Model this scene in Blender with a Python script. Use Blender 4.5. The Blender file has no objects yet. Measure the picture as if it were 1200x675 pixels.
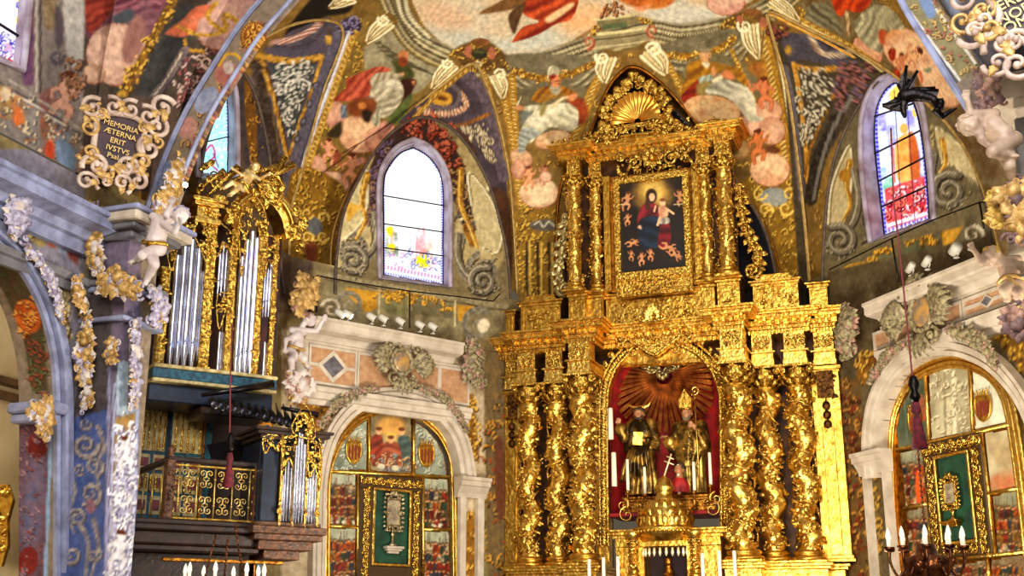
import bpy, math, random
import numpy as np
from mathutils import Vector, Matrix
from mathutils.geometry import tessellate_polygon
PI = math.pi
rnd = random.Random(7)
nrg = np.random.default_rng(11)
SC = bpy.context.scene
COL = SC.collection
# ---------------------------------------------------------------- camera
FPX, PITCH, EYE = 1422.0, math.radians(16.2), 1.6
cam = bpy.data.cameras.new('camera'); co = bpy.data.objects.new('camera', cam); COL.objects.link(co)
cam.sensor_width = 36.0; cam.lens = FPX / 1200.0 * 36.0; cam.clip_end = 200
co.location = (0, 0, EYE); co.rotation_euler = (PI/2 + PITCH, 0, 0)
SC.camera = co
# ---------------------------------------------------------------- world, lamps, exposure
SC.view_settings.view_transform = 'Standard'; SC.view_settings.look = 'None'
SC.view_settings.gamma = 1.0; SC.view_settings.exposure = 0.08; SC.view_settings.use_curve_mapping = False
W = bpy.data.worlds.new('nave_sparkle_fill'); SC.world = W; W.use_nodes = True
wn, wl = W.node_tree.nodes, W.node_tree.links
wn.clear()
wo = wn.new('ShaderNodeOutputWorld'); wb = wn.new('ShaderNodeBackground'); wc = wn.new('ShaderNodeTexCoord')
wv = wn.new('ShaderNodeTexVoronoi'); wv.inputs['Scale'].default_value = 3.2
wr = wn.new('ShaderNodeValToRGB')
wr.color_ramp.elements[0].position = 0.10; wr.color_ramp.elements[0].color = (4.2, 3.7, 2.8, 1)  # bright patches added so the gilding has something to sparkle from
wr.color_ramp.elements[1].position = 0.34; wr.color_ramp.elements[1].color = (0.16, 0.13, 0.09, 1)
wl.new(wc.outputs['Generated'], wv.inputs['Vector']); wl.new(wv.outputs['Distance'], wr.inputs['Fac'])
wl.new(wr.outputs['Color'], wb.inputs['Color']); wl.new(wb.outputs[0], wo.inputs[0]); wb.inputs['Strength'].default_value = 0.62

def lamp(kind, name, loc, aim, energy, color, size=1.0, spot=None):
    l = bpy.data.lights.new(name, kind); l.energy = energy; l.color = color
    if kind == 'AREA': l.size = size
    else: l.shadow_soft_size = size
    if spot: l.spot_size = math.radians(spot); l.spot_blend = 0.6
    o = bpy.data.objects.new(name, l); COL.objects.link(o); o.location = loc
    o.rotation_euler = (Vector(aim) - Vector(loc)).to_track_quat('-Z', 'Y').to_euler()
    return o
lamp('AREA', 'nave_daylight_lamp', (-1, -3, 9), (2.0, 24, 6), 2700, (1.0, 0.92, 0.76), 7)
lamp('AREA', 'choir_floodlight', (7.0, 12.0, 4.0), (3.0, 24, 6.5), 150, (1.0, 0.88, 0.66), 1.6)
lamp('AREA', 'vault_uplight', (2.0, 14.5, 1.2), (1.6, 19.5, 12), 1000, (1.0, 0.91, 0.74), 2.4)
lamp('AREA', 'side_daylight_lamp', (3.5, 6.0, 9.5), (-5.2, 15.5, 5.5), 360, (0.62, 0.74, 1.0), 3.0)

# ---------------------------------------------------------------- pixel rays, planes
def ray(px, py):
    u = np.asarray(px, float) - 600.0; v = 337.5 - np.asarray(py, float)
    den = FPX*math.cos(PITCH) - v*math.sin(PITCH)
    return u/den, (FPX*math.sin(PITCH) + v*math.cos(PITCH))/den      # x and z slopes per metre of depth
def project(P):
    P = np.asarray(P, float); x, y, z = P[..., 0], P[..., 1], P[..., 2]-EYE
    c, s = math.cos(PITCH), math.sin(PITCH)
    d = y*c + z*s; v = z*c - y*s
    return 600 + FPX*x/d, 337.5 - FPX*v/d
class Plane:
    """a vertical wall plane; s runs to the right along it, z is height above the floor"""
    def __init__(self, x, y, deg):
        self.p = np.array([x, y], float); self.a = math.radians(deg)
        self.t = np.array([math.cos(self.a), -math.sin(self.a)]); self.n = np.array([-math.sin(self.a), -math.cos(self.a)])
    def off(self, d):
        q = Plane(0, 0, 0); q.p = self.p + d*self.n; q.a, q.t, q.n = self.a, self.t, self.n; return q
    def hit(self, px, py):
        dx, dz = ray(px, py)
        k = (self.p @ self.n) / (dx*self.n[0] + self.n[1])
        X, Y = dx*k, k
        return (X-self.p[0])*self.t[0] + (Y-self.p[1])*self.t[1], EYE + dz*k
    def world(self, s, z, d=0.0):
        s = np.asarray(s, float)
        return np.stack([self.p[0]+s*self.t[0]+d*self.n[0], self.p[1]+s*self.t[1]+d*self.n[1], np.asarray(z, float)+0*s], -1)
    def hits(self, pts):
        return [tuple(float(c) for c in self.hit(x, y)) for x, y in pts]
APSE = Plane(0.43, 24.5, 20.0)            # behind the altarpiece, s 0..5.6
ALT = Plane(2.92, 22.95, 20.0)        # front plane of the altarpiece, s=0 on its axis
LEFT = Plane(0.43, 24.5, -39.0)           # left apse wall, s -5.7..0
CHOIR = Plane(-4.0, 20.9, -72.0)          # left choir wall, s -4.7..0
RIGHT = Plane(5.69, 22.6, 70.0)           # right apse wall, s 0..5.8
NAVE = Plane(-4.05, 14.3+1.6, -70.0)      # plane used for the nave pillar face
CEN = np.array([1.22, 18.5]); LAT = np.array([.9397, -.342]); AXI = np.array([.342, .9397])
VA, VB, ZS = 6.1, 6.0, 7.0 + EYE          # vault: half width, rise, springing height

# ---------------------------------------------------------------- mesh building
class MB:
    def __init__(self): self.v, self.f, self.n, self.sm, self.mi = [], [], 0, [], []
    def add(self, verts, faces, smooth=False, mi=0):
        verts = np.asarray(verts, float).reshape(-1, 3)
        self.v.append(verts); b = self.n
        for f in faces: self.f.append([i+b for i in f])
        self.sm += [smooth]*len(faces); self.mi += [mi]*len(faces); self.n += len(verts); return self
    def grid(self, P, smooth=True, closeu=False, closev=False, mi=0):
        P = np.asarray(P, float); a, b = P.shape[:2]
        fs = []
        for i in range(a if closeu else a-1):
            i2 = (i+1) % a
            for j in range(b if closev else b-1):
                j2 = (j+1) % b
                fs.append((i*b+j, i2*b+j, i2*b+j2, i*b+j2))
        return self.add(P.reshape(-1, 3), fs, smooth, mi)
    def box(self, c, s, bev=0.0, rot=None, mi=0):
        hx, hy, hz = s[0]/2, s[1]/2, s[2]/2
        b = min(bev, hx*.9, hy*.9, hz*.9)
        if b <= 0:
            v = np.array([(x*hx, y*hy, z*hz) for x in (-1, 1) for y in (-1, 1) for z in (-1, 1)])
            f = [(0,1,3,2),(4,6,7,5),(0,4,5,1),(2,3,7,6),(0,2,6,4),(1,5,7,3)]
        else:
            b = min(bev, hx*.4, hy*.4, hz*.4)
            def ring(z, k):
                X, Y = hx-k, hy-k
                return [(-X+b, -Y, z), (X-b, -Y, z), (X, -Y+b, z), (X, Y-b, z), (X-b, Y, z), (-X+b, Y, z), (-X, Y-b, z), (-X, -Y+b, z)]
            v = ring(-hz, b) + ring(-hz+b, 0) + ring(hz-b, 0) + ring(hz, b)
            f = [tuple(range(7, -1, -1)), tuple(range(24, 32))]
            for r in range(3):
                for j in range(8): f.append((r*8+j, r*8+(j+1) % 8, r*8+8+(j+1) % 8, r*8+8+j))
            v = np.array(v)
        v = np.asarray(v, float)
        if rot is not None: v = v @ np.array(rot).T
        return self.add(v + np.array(c, float), f, False, mi)
    def tube(self, pts, r, n=6, caps=True, flat=1.0, closed=False, mi=0):
        P = np.asarray(pts, float); m = len(P)
        R = np.full(m, r, float) if np.isscalar(r) else np.asarray(r, float)
        T = (np.roll(P, -1, 0)-np.roll(P, 1, 0)) if closed else np.gradient(P, axis=0)
        T /= np.linalg.norm(T, axis=1)[:, None]+1e-9
        up = np.array([0, -1, 0.]) if abs(T[:, 1]).mean() < .8 else np.array([1, 0, 0.])
        A = np.cross(T, up); A /= np.linalg.norm(A, axis=1)[:, None]+1e-9
        B = np.cross(A, T)
        th = np.arange(n)*2*PI/n
        G = P[:, None]+R[:, None, None]*(np.cos(th)[None, :, None]*A[:, None]+flat*np.sin(th)[None, :, None]*B[:, None])
        self.grid(G, True, closed, True, mi)
        if caps and not closed:
            b = self.n-m*n
            self.f.append([b+j for j in range(n)]); self.f.append([b+(m-1)*n+j for j in range(n)][::-1]); self.sm += [False]*2; self.mi += [mi]*2
        return self
    def lathe(self, prof, c=(0, 0, 0), n=16, axis='z', smooth=True, squash=1.0, mi=0):
        pr = np.asarray(prof, float); th = np.arange(n)*2*PI/n
        G = np.stack([pr[:, 0][:, None]*np.cos(th), squash*pr[:, 0][:, None]*np.sin(th), pr[:, 1][:, None]+0*th], -1)
        if axis == 'y': G = G[..., [0, 2, 1]]*np.array([1, -1, 1])
        if axis == 'x': G = G[..., [2, 0, 1]]
        return self.grid(G+np.array(c, float), smooth, False, True, mi)
    def ell(self, c, r, n=8, m=6, rot=None, mi=0):
        th = np.arange(n)*2*PI/n; ph = np.linspace(-PI/2, PI/2, m+1)
        G = np.stack([np.cos(ph)[:, None]*np.cos(th), np.cos(ph)[:, None]*np.sin(th), np.sin(ph)[:, None]+0*th], -1)*np.array(r, float)
        if rot is not None: G = G @ np.array(rot).T
        return self.grid(G+np.array(c, float), True, False, True, mi)
    def prism(self, poly, y0, y1, smooth=False, mi=0):
        """outline in x,z extruded from y0 (back) to y1 (front, smaller y)"""
        P = [(float(x), float(z)) for x, z in poly]; n = len(P)
        v = [(x, y0, z) for x, z in P]+[(x, y1, z) for x, z in P]
        tri = tessellate_polygon([[Vector((x, z, 0)) for x, z in P]])
        f = [tuple(i for i in t) for t in tri]+[tuple(i+n for i in t[::-1]) for t in tri]
        f += [(i, (i+1) % n, (i+1) % n+n, i+n) for i in range(n)]
        return self.add(v, f, smooth, mi)
    def sweep(self, path, prof, closed=False, smooth=False, mi=0):
        """moulding: path in x,z ; profile (outward in the plane, toward the room)"""
        P = np.asarray(path, float); T = (np.roll(P, -1, 0)-np.roll(P, 1, 0)) if closed else np.gradient(P, axis=0)
        T /= np.linalg.norm(T, axis=1)[:, None]+1e-9
        N = np.stack([-T[:, 1], T[:, 0]], -1)
        G = np.array([[(p[0]+q[0]*nn[0], -q[1], p[1]+q[0]*nn[1]) for q in prof] for p, nn in zip(P, N)])
        return self.grid(G, smooth, closed, False, mi)
    def xf(self, M=None, loc=(0, 0, 0)):
        self.v = [(a @ np.array(M).T if M is not None else a)+np.array(loc, float) for a in self.v]; return self
    def join(self, o, loc=(0, 0, 0), M=None, s=1.0, mi=None):
        b = self.n
        for a in o.v: self.v.append(((a @ np.array(M).T if M is not None else a)*s)+np.array(loc, float))
        for f in o.f: self.f.append([i+b for i in f])
        self.sm += o.sm; self.mi += (o.mi if mi is None else [mi]*len(o.mi)); self.n += o.n; return self
    def mesh(self, name, mats):
        V = np.concatenate(self.v) if self.v else np.zeros((0, 3))
        me = bpy.data.meshes.new(name); nf = len(self.f)
        me.vertices.add(len(V)); me.vertices.foreach_set('co', V.ravel())
        ln = np.fromiter((len(f) for f in self.f), int, nf); ls = np.concatenate([[0], np.cumsum(ln)[:-1]]) if nf else ln
        fl = np.fromiter((i for f in self.f for i in f), int)
        me.loops.add(len(fl)); me.loops.foreach_set('vertex_index', fl)
        me.polygons.add(nf); me.polygons.foreach_set('loop_start', ls); me.polygons.foreach_set('loop_total', ln)
        me.polygons.foreach_set('use_smooth', self.sm); me.polygons.foreach_set('material_index', self.mi)
        me.update(calc_edges=True); me.validate()
        for m in (mats if isinstance(mats, (list, tuple)) else [mats]): me.materials.append(m)
        return me
def obj(name, mb, mat, parent=None, loc=None):
    o = bpy.data.objects.new(name, mb.mesh(name, mat) if isinstance(mb, MB) else mb)
    COL.objects.link(o)
    if parent is not None: o.parent = parent
    if loc is not None: o.location = loc
    return o
def tag(o, label, cat, group=None, kind=None):
    if kind: o['kind'] = kind
    if label: o['label'] = label
    if cat: o['category'] = cat
    if group: o['group'] = group
    return o
def thing(name, label, cat, loc=(0, 0, 0), rz=0.0, group=None):
    o = bpy.data.objects.new(name, None); COL.objects.link(o); o.location = loc; o.rotation_euler = (0, 0, rz)
    o.empty_display_size = .1
    return tag(o, label, cat, group)
def struct(name, mb, mat, loc=None, rz=0.0):
    o = obj(name, mb, mat, None, loc); o.rotation_euler = (0, 0, rz); o['kind'] = 'structure'; return o
def place(o, pl, s, z, d=0.0):
    o.location = tuple(float(c) for c in pl.world(s, z, d)); o.rotation_euler = (0, 0, -pl.a); return o
def copy_tree(o, parent=None):
    c = o.copy(); COL.objects.link(c)
    if parent is not None: c.parent = parent
    for ch in list(o.children): copy_tree(ch, c)
    return c
class Loc:
    """pixel -> local x,z of a thing standing on plane pl at pixel (px,py), d metres in front of it"""
    def __init__(self, pl, px, py, d=0.0):
        self.pl = pl.off(d); self.s, self.z = (float(c) for c in self.pl.hit(px, py))
    def __call__(self, px, py, y=0.0):
        s, z = (self.pl.off(y) if y else self.pl).hit(px, py); return (float(s)-self.s, float(z)-self.z)
    def place(self, o): return place(o, self.pl, self.s, self.z)
    def many(self, pts, y=0.0): return [self(x, yy, y) for x, yy in pts]
def smoothline(pts, n=8, closed=False):
    P = np.asarray(pts, float); m = len(P); out = []
    idx = range(m if closed else m-1)
    for i in idx:
        p0 = P[(i-1) % m] if closed or i > 0 else P[0]*2-P[1]; p1 = P[i]; p2 = P[(i+1) % m]
        p3 = P[(i+2) % m] if closed or i+2 < m else P[-1]*2-P[-2]
        for k in range(n):
            t = k/n
            out.append(.5*((2*p1)+(-p0+p2)*t+(2*p0-5*p1+4*p2-p3)*t*t+(-p0+3*p1-3*p2+p3)*t**3))
    if not closed: out.append(P[-1])
    return np.array(out)
def resample(pts, n):
    P = np.asarray(pts, float); d = np.concatenate([[0], np.cumsum(np.linalg.norm(np.diff(P, axis=0), axis=1))])
    t = np.linspace(0, d[-1], n); return np.stack([np.interp(t, d, P[:, k]) for k in range(P.shape[1])], -1)
def inpoly(x, y, poly):
    P = np.asarray(poly, float); x = np.asarray(x, float); y = np.asarray(y, float); r = np.zeros(x.shape, bool); n = len(P)
    for i in range(n):
        x1, y1 = P[i]; x2, y2 = P[(i+1) % n]
        if y1 == y2: continue
        c = ((y1 > y) != (y2 > y)) & (x < (x2-x1)*(y-y1)/(y2-y1)+x1); r ^= c
    return r

# ---------------------------------------------------------------- materials
def lin(c):
    c = np.asarray(c, float)/255.0
    return tuple(np.where(c <= .04045, c/12.92, ((c+.055)/1.055)**2.4))
MATS = {}
def mat(name, c, rough=.6, metal=0.0, c2=None, scale=6.0, bump=0.0, bscale=30.0, emit=None, spec=.5, detail=5.0, attr=False, contrast=(.35, .65)):
    if name in MATS: return MATS[name]
    m = bpy.data.materials.new(name); m.use_nodes = True; nt = m.node_tree; N, L = nt.nodes, nt.links
    b = N['Principled BSDF']; b.inputs['Roughness'].default_value = rough; b.inputs['Metallic'].default_value = metal
    b.inputs['Specular IOR Level'].default_value = spec
    tc = N.new('ShaderNodeTexCoord')
    if attr:
        a = N.new('ShaderNodeVertexColor'); a.layer_name = 'Col'
        nz = N.new('ShaderNodeTexNoise'); nz.inputs['Scale'].default_value = scale; nz.inputs['Detail'].default_value = 6
        L.new(tc.outputs['Object'], nz.inputs['Vector'])
        mr = N.new('ShaderNodeMapRange'); mr.inputs['From Min'].default_value = .3; mr.inputs['From Max'].default_value = .7; mr.inputs['To Min'].default_value = .74; mr.inputs['To Max'].default_value = 1.24
        L.new(nz.outputs['Fac'], mr.inputs['Value'])
        mx = N.new('ShaderNodeMix'); mx.data_type = 'RGBA'; mx.blend_type = 'MULTIPLY'; mx.inputs[0].default_value = 1
        L.new(a.outputs['Color'], mx.inputs[6]); L.new(mr.outputs['Result'], mx.inputs[7]); L.new(mx.outputs[2], b.inputs['Base Color'])
    elif c2 is not None:
        nz = N.new('ShaderNodeTexNoise'); nz.inputs['Scale'].default_value = scale; nz.inputs['Detail'].default_value = detail
        L.new(tc.outputs['Object'], nz.inputs['Vector'])
        r = N.new('ShaderNodeValToRGB'); r.color_ramp.elements[0].position = contrast[0]; r.color_ramp.elements[1].position = contrast[1]
        r.color_ramp.elements[0].color = (*lin(c), 1); r.color_ramp.elements[1].color = (*lin(c2), 1)
        L.new(nz.outputs['Fac'], r.inputs['Fac']); L.new(r.outputs['Color'], b.inputs['Base Color'])
    else: b.inputs['Base Color'].default_value = (*lin(c), 1)
    if bump:
        n2 = N.new('ShaderNodeTexNoise'); n2.inputs['Scale'].default_value = bscale; n2.inputs['Detail'].default_value = 4
        L.new(tc.outputs['Object'], n2.inputs['Vector'])
        bp = N.new('ShaderNodeBump'); bp.inputs['Strength'].default_value = bump; bp.inputs['Distance'].default_value = .03
        L.new(n2.outputs['Fac'], bp.inputs['Height']); L.new(bp.outputs['Normal'], b.inputs['Normal'])
    if emit: b.inputs['Emission Color'].default_value = (*lin(emit[0]), 1); b.inputs['Emission Strength'].default_value = emit[1]
    MATS[name] = m; return m
FRESCO = mat('fresco', (0, 0, 0), rough=.75, attr=True, scale=11, bump=.3, bscale=14, spec=.25)
GOLD = mat('gilding', (250, 206, 96), .33, 1.0, (192, 138, 50), 9, .5, 16)
GOLDL = mat('bright_gilding', (250, 216, 116), .28, 1.0, (214, 160, 62), 12, .5, 22)
GOLDC = mat('carved_gilding', (255, 216, 104), .27, 1.0, (150, 100, 32), 22, .9, 26)
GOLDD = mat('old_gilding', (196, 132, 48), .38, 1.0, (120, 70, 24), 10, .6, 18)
STUC = mat('white_stucco', (226, 214, 206), .6, 0, (196, 178, 170), 7, .2, 20)
STUCG = mat('grey_stucco', (150, 136, 120), .55, 0, (98, 84, 66), 14, .4, 30)
STUCO = mat('gilded_stucco', (226, 184, 112), .45, .25, (160, 120, 62), 12, .4, 26)
BLUEST = mat('lavender_stone', (158, 164, 200), .5, 0, (120, 122, 152), 5, .15, 12)
STONE = mat('pale_stone', (214, 200, 182), .55, 0, (186, 170, 150), 4, .12, 12)
STONED = mat('grey_stone', (120, 118, 124), .5, 0, (92, 88, 92), 5, .15, 12)
DARK = mat('black_metal', (26, 22, 22), .35, .7)
WOOD = mat('dark_wood', (52, 30, 20), .4, 0, (30, 18, 14), 8, .2, 20)
RED = mat('red_cloth', (176, 16, 14), .7, 0, (120, 8, 10), 5, .2, 10)
GREEN = mat('green_velvet', (22, 74, 46), .8, 0, (10, 44, 30), 4, .1, 40)
WAX = mat('candle_wax', (250, 240, 214), .5)
PIPE = mat('organ_pipe_tin', (205, 208, 226), .22, .9, (168, 168, 188), 3)
# ---------------------------------------------------------------- the fresco cartoon: colours of the paint, in picture units
CS = 2.0; CX0, CY0, CW, CH = -140, -120, 1480, 900
CANS = {k: np.zeros((int(CH*CS), int(CW*CS), 3), np.float32) for k in ('vault', 'wall', 'arch')}
CAN = CANS['vault']
def canvas(k):
    global CAN
    CAN = CANS[k]
_yy, _xx = np.mgrid[0:CAN.shape[0], 0:CAN.shape[1]].astype(np.float32)
PXX = _xx/CS+CX0; PYY = _yy/CS+CY0
VO = [0.0, 0.0, 1.0]
def view(x, y, s): VO[:] = [x, y, s]
def tv(pts): return [(VO[0]+x/VO[2], VO[1]+y/VO[2]) for x, y in pts]
def vnoise(shape, cell, seed):
    r = np.random.default_rng(seed); h, w = int(shape[0]/cell)+3, int(shape[1]/cell)+3
    g = r.random((h, w)).astype(np.float32)
    y = np.arange(shape[0])/cell; x = np.arange(shape[1])/cell
    yi, xi = y.astype(int), x.astype(int); fy = (y-yi)[:, None]; fx = (x-xi)[None]
    fy = fy*fy*(3-2*fy); fx = fx*fx*(3-2*fx)
    a = g[yi][:, xi]; b = g[yi][:, xi+1]; c = g[yi+1][:, xi]; d = g[yi+1][:, xi+1]
    return (a*(1-fx)+b*fx)*(1-fy)+(c*(1-fx)+d*fx)*fy
NZ1 = vnoise(CAN.shape, 9*CS, 1); NZ2 = vnoise(CAN.shape, 3.2*CS, 2); NZ3 = vnoise(CAN.shape, 24*CS, 3); NZ4 = vnoise(CAN.shape, 1.3*CS, 4)
NZ = (NZ1+.6*NZ2+.35*NZ4)/1.95
def blur(m, k):
    for ax in (0, 1):
        if k < 1: continue
        c = np.cumsum(np.pad(m, [(k+1, k) if a == ax else (0, 0) for a in (0, 1)], mode='edge'), axis=ax, dtype=np.float64)
        m = (np.take(c, range(2*k+1, c.shape[ax]), ax)-np.take(c, range(0, c.shape[ax]-2*k-1), ax))/(2*k+1)
    return m
def box_of(pts, pad):
    P = np.asarray(pts); x0 = int(max(0, (P[:, 0].min()-pad-CX0)*CS)); x1 = int(min(CAN.shape[1], (P[:, 0].max()+pad-CX0)*CS+1))
    y0 = int(max(0, (P[:, 1].min()-pad-CY0)*CS)); y1 = int(min(CAN.shape[0], (P[:, 1].max()+pad-CY0)*CS+1))
    return slice(y0, max(y0, y1)), slice(x0, max(x0, x1))
def lay(sl, m, col):
    if m.size == 0: return
    CAN[sl] = CAN[sl]*(1-m[..., None])+np.asarray(col, np.float32)*m[..., None]
def mask(pts, soft=1.0, smooth=True):
    P = smoothline(tv(pts), 5, True) if smooth else np.array(tv(pts)); sl = box_of(P, soft*2+2)
    m = inpoly(PXX[sl], PYY[sl], P).astype(np.float32)
    if m.size: m = blur(m, max(0, int(soft*CS*.6)))
    return sl, m.astype(np.float32)
def poly(c, pts, soft=1.0, smooth=True, c2=None, nz=NZ, lo=.12, hi=.88, al=1.0):
    sl, m = mask(pts, soft, smooth)
    if c2 is not None:
        t = np.clip((nz[sl]-lo)/(hi-lo), 0, 1)[..., None]; col = np.array(c)*(1-t)+np.array(c2)*t
    else: col = np.array(c)
    lay(sl, m*al, col)
def drape(c1, c2, pts, ang=0.0, per=8.0, warp=1.0, soft=1.0, c3=None, smooth=True, al=1.0):
    """painted cloth: folds alternate between a lit and a shaded tone put into the colour"""
    sl, m = mask(pts, soft, smooth); a = math.radians(ang)
    q = PXX[sl]*math.cos(a)+PYY[sl]*math.sin(a)+(NZ3[sl]-.5)*13*warp+(NZ1[sl]-.5)*4*warp
    t = (.5+.33*np.sin(q*2*PI/per)+.17*np.sin(q*2*PI/per*.43+1)+(NZ2[sl]-.5)*.3)[..., None]; t = np.clip(t, 0, 1); col = np.array(c1)*t+np.array(c2)*(1-t)  # sine stripes model light and shade of the pictured folds
    if c3 is not None:
        u = np.clip((NZ3[sl]-.45)*4, 0, 1)[..., None]; col = col*(1-u*.7)+np.array(c3)*u*.7
    lay(sl, m*al, col)
def oval(c, x, y, rx, ry, rot=0, soft=1.0, c2=None, al=1.0):
    t = np.linspace(0, 2*PI, 22)[:-1]; a = math.radians(rot)
    P = [(x+rx*math.cos(k)*math.cos(a)-ry*math.sin(k)*math.sin(a), y+rx*math.cos(k)*math.sin(a)+ry*math.sin(k)*math.cos(a)) for k in t]
    poly(c, P, soft, False, c2, al=al)
def seg(c, pts, w, soft=.6, smooth=True, c2=None, w2=None, al=1.0, per=None):
    P = smoothline(tv(pts), 6) if smooth and len(pts) > 2 else np.array(tv(pts), float)
    ws = np.linspace(w, w if w2 is None else w2, len(P))/VO[2]
    sl = box_of(P, ws.max()+2); X, Y = PXX[sl], PYY[sl]
    if X.size == 0: return
    best = np.full(X.shape, 1e9, np.float32); along = np.zeros(X.shape, np.float32); acc = 0.0
    for i in range(len(P)-1):
        ax, ay = P[i]; dx, dy = P[i+1]-P[i]; L2 = dx*dx+dy*dy+1e-9
        t = np.clip(((X-ax)*dx+(Y-ay)*dy)/L2, 0, 1); d = np.hypot(X-ax-t*dx, Y-ay-t*dy)-(ws[i]*(1-t)+ws[i+1]*t)/2
        k = d < best; best = np.where(k, d, best); along = np.where(k, acc+t*math.sqrt(L2), along); acc += math.sqrt(L2)
    m = np.clip(.5-best/soft, 0, 1)
    if c2 is not None:
        if per: t = (.5+.5*np.sin(along*2*PI/per))[..., None]
        else: t = np.clip((NZ2[sl]*.6+NZ4[sl]*.4-.3)/.4, 0, 1)[..., None]
        c = np.array(c)*(1-t)+np.array(c2)*t
    lay(sl, m*al, c)
def curl(c, x, y, r, turns=1.6, d=1, a0=0.0, w=3.0, c2=None):
    k = np.linspace(0, 1, 16); a = math.radians(a0)+d*k*turns*2*PI
    P = [(x+r*(1-kk*.85)*math.cos(q), y+r*(1-kk*.85)*math.sin(q)) for kk, q in zip(k, a)]
    seg(c, P, w, c2=c2, w2=w*.4)
def lace(pts, cl, cd, n, r=3.5, w=1.1, seed=1, mid=None):
    """fills an outline with small painted scrollwork"""
    R = random.Random(seed); P = smoothline(tv(pts), 4, True); x0, y0 = P.min(0); x1, y1 = P.max(0); s = list(VO); view(0, 0, 1)
    k = 0; tr = 0
    while k < n and tr < n*6:
        tr += 1; x, y = R.uniform(x0, x1), R.uniform(y0, y1)
        if not inpoly(np.array([x]), np.array([y]), P)[0]: continue
        k += 1; rr = R.uniform(.55, 1.2)*r; d = R.choice((-1, 1)); a = R.uniform(0, 360); ca = math.cos(math.radians(a)); sa = math.sin(math.radians(a)); cc = mid if mid and R.random() < .4 else cl
        if k % 3 == 0:
            Q = [(x, y), (x+rr*.8*ca, y+rr*.8*sa), (x+rr*1.4*ca-rr*.6*sa*d, y+rr*1.4*sa+rr*.6*ca*d)]
            seg(cd, [(p+.7, q+.9) for p, q in Q], w*2.2, w2=w*.5); seg(cc, Q, w*1.7, w2=w*.3); continue
        if k % 3 == 1: oval(cd, x+.6, y+.8, rr*.42, rr*.3, a, .5); oval(cc, x, y, rr*.36, rr*.24, a, .5); continue
        curl(cd, x+.8, y+.8, rr, R.uniform(.5, 1.3), d, a, w*1.5); curl(mid if mid and R.random() < .4 else cl, x, y, rr, R.uniform(.5, 1.3), d, a, w)
    VO[:] = s
def cloud(x, y, rx, ry, rot=0, c=(232, 196, 168), c2=(188, 128, 108), n=5, seed=0):
    """painted cloud of overlapping puffs, cream over rose"""
    c = tuple(.72*a+.28*b for a, b in zip(c, (244, 222, 190))); c2 = tuple(.8*a+.2*b for a, b in zip(c2, (230, 200, 170)))
    R = random.Random(seed+int(x+y)); oval((150, 88, 62), x+1.5*VO[2]/3, y+1.5*VO[2]/3, rx*1.03, ry*1.03, rot, 1.5)
    oval(c2, x, y, rx, ry, rot, 1.2, c)
    for i in range(n):
        q = R.uniform(-.5, .5), R.uniform(-.5, .45); k = R.uniform(.3, .55)
        oval(c2, x+q[0]*rx+2, y+q[1]*ry+3, rx*k, ry*k, rot, 2.5, al=.5)
        oval(c, x+q[0]*rx, y+q[1]*ry, rx*k*.93, ry*k*.9, rot, 2.5, al=.9)
SKIN, SKIN2 = (226, 164, 122), (176, 96, 66)
def putto(x, y, h, ang=0, flip=1, seed=0, c=SKIN, c2=SKIN2):
    """small painted cherub: head, body, bent limbs"""
    a = math.radians(ang)
    def T(u, v): u *= flip; return (x+h*(u*math.cos(a)-v*math.sin(a)), y+h*(u*math.sin(a)+v*math.cos(a)))
    for col, g in ((c2, 1.25), (c, 1.0)):
        for P, w in ((((-.02, .0), (.06, .12), (.0, .32)), .26), (((.0, .34), (.2, .42), (.16, .66)), .17), (((-.05, .34), (-.16, .52), (-.1, .78)), .16),
                     (((.08, .02), (.26, .0), (.34, -.16)), .1), (((-.1, .02), (-.26, .1), (-.24, .26)), .1)):
            seg(col, [T(*p) for p in P], w*h*g, 1.0, w2=w*h*g*.6)
        oval(col, *T(.02, -.2), .13*h*g, .14*h*g, ang, .8)
    oval((96, 48, 24), *T(-.01, -.29), .13*h, .08*h, ang, .8); seg(c2, [T(.0, -.18), T(.09, -.17)], .02*h+1)
def band(pts, cols, w, offs=None):
    """parallel painted mouldings following a line"""
    P = smoothline(tv(pts), 6); T = np.gradient(P, axis=0); T /= np.linalg.norm(T, axis=1)[:, None]; N = np.stack([-T[:, 1], T[:, 0]], -1)
    s = list(VO); view(0, 0, 1); n = len(cols); W_ = w/s[2]; st = W_/n
    for i, c in enumerate(cols):
        if c is None: continue
        seg(c, P+N*((i+.5)*st-W_/2), st*1.15, .5, smooth=False)
    VO[:] = s
# ---------------------------------------------------------------- the paintings
for k_, c_ in (('vault', (136, 106, 56)), ('wall', (130, 116, 84)), ('arch', (140, 126, 112))): CANS[k_][:] = np.array(c_, np.float32)+((NZ-.5)*34)[..., None]
GRY, GRYL, GRYD = (134, 126, 104), (184, 176, 146), (84, 76, 58)
OCH, OCHL, OCHD = (176, 132, 48), (224, 186, 92), (96, 66, 22)
CRM, DRK, PURP = (222, 206, 164), (44, 32, 24), (104, 92, 112)
# --- dome zone: grey painted drapes and gold garlands under the oval frame
view(0, 0, 1)
poly((150, 120, 62), [(395, -20), (480, 0), (560, 70), (700, 90), (900, 50), (1000, 60), (940, 330), (600, 345), (330, 345), (350, 200)], 2, False, (112, 88, 46))
lace([(590, 60), (900, 50), (945, 340), (600, 345)], OCHL, OCHD, 700, 4, 1.5, 2, (180, 150, 90)); lace([(340, 330), (400, 60), (480, 60), (560, 90), (470, 180), (400, 300)], OCHL, OCHD, 300, 4, 1.4, 2, (180, 150, 90)); lace([(890, 10), (1040, 60), (1200, 200), (1200, 60), (1050, -60)], OCHL, OCHD, 300, 4, 1.4, 2, (180, 150, 90))
poly(GRY, [(860, -60), (1120, -60), (1200, 140), (1200, 340), (1100, 200), (1000, 60)], 2, False, OCHD)
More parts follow.
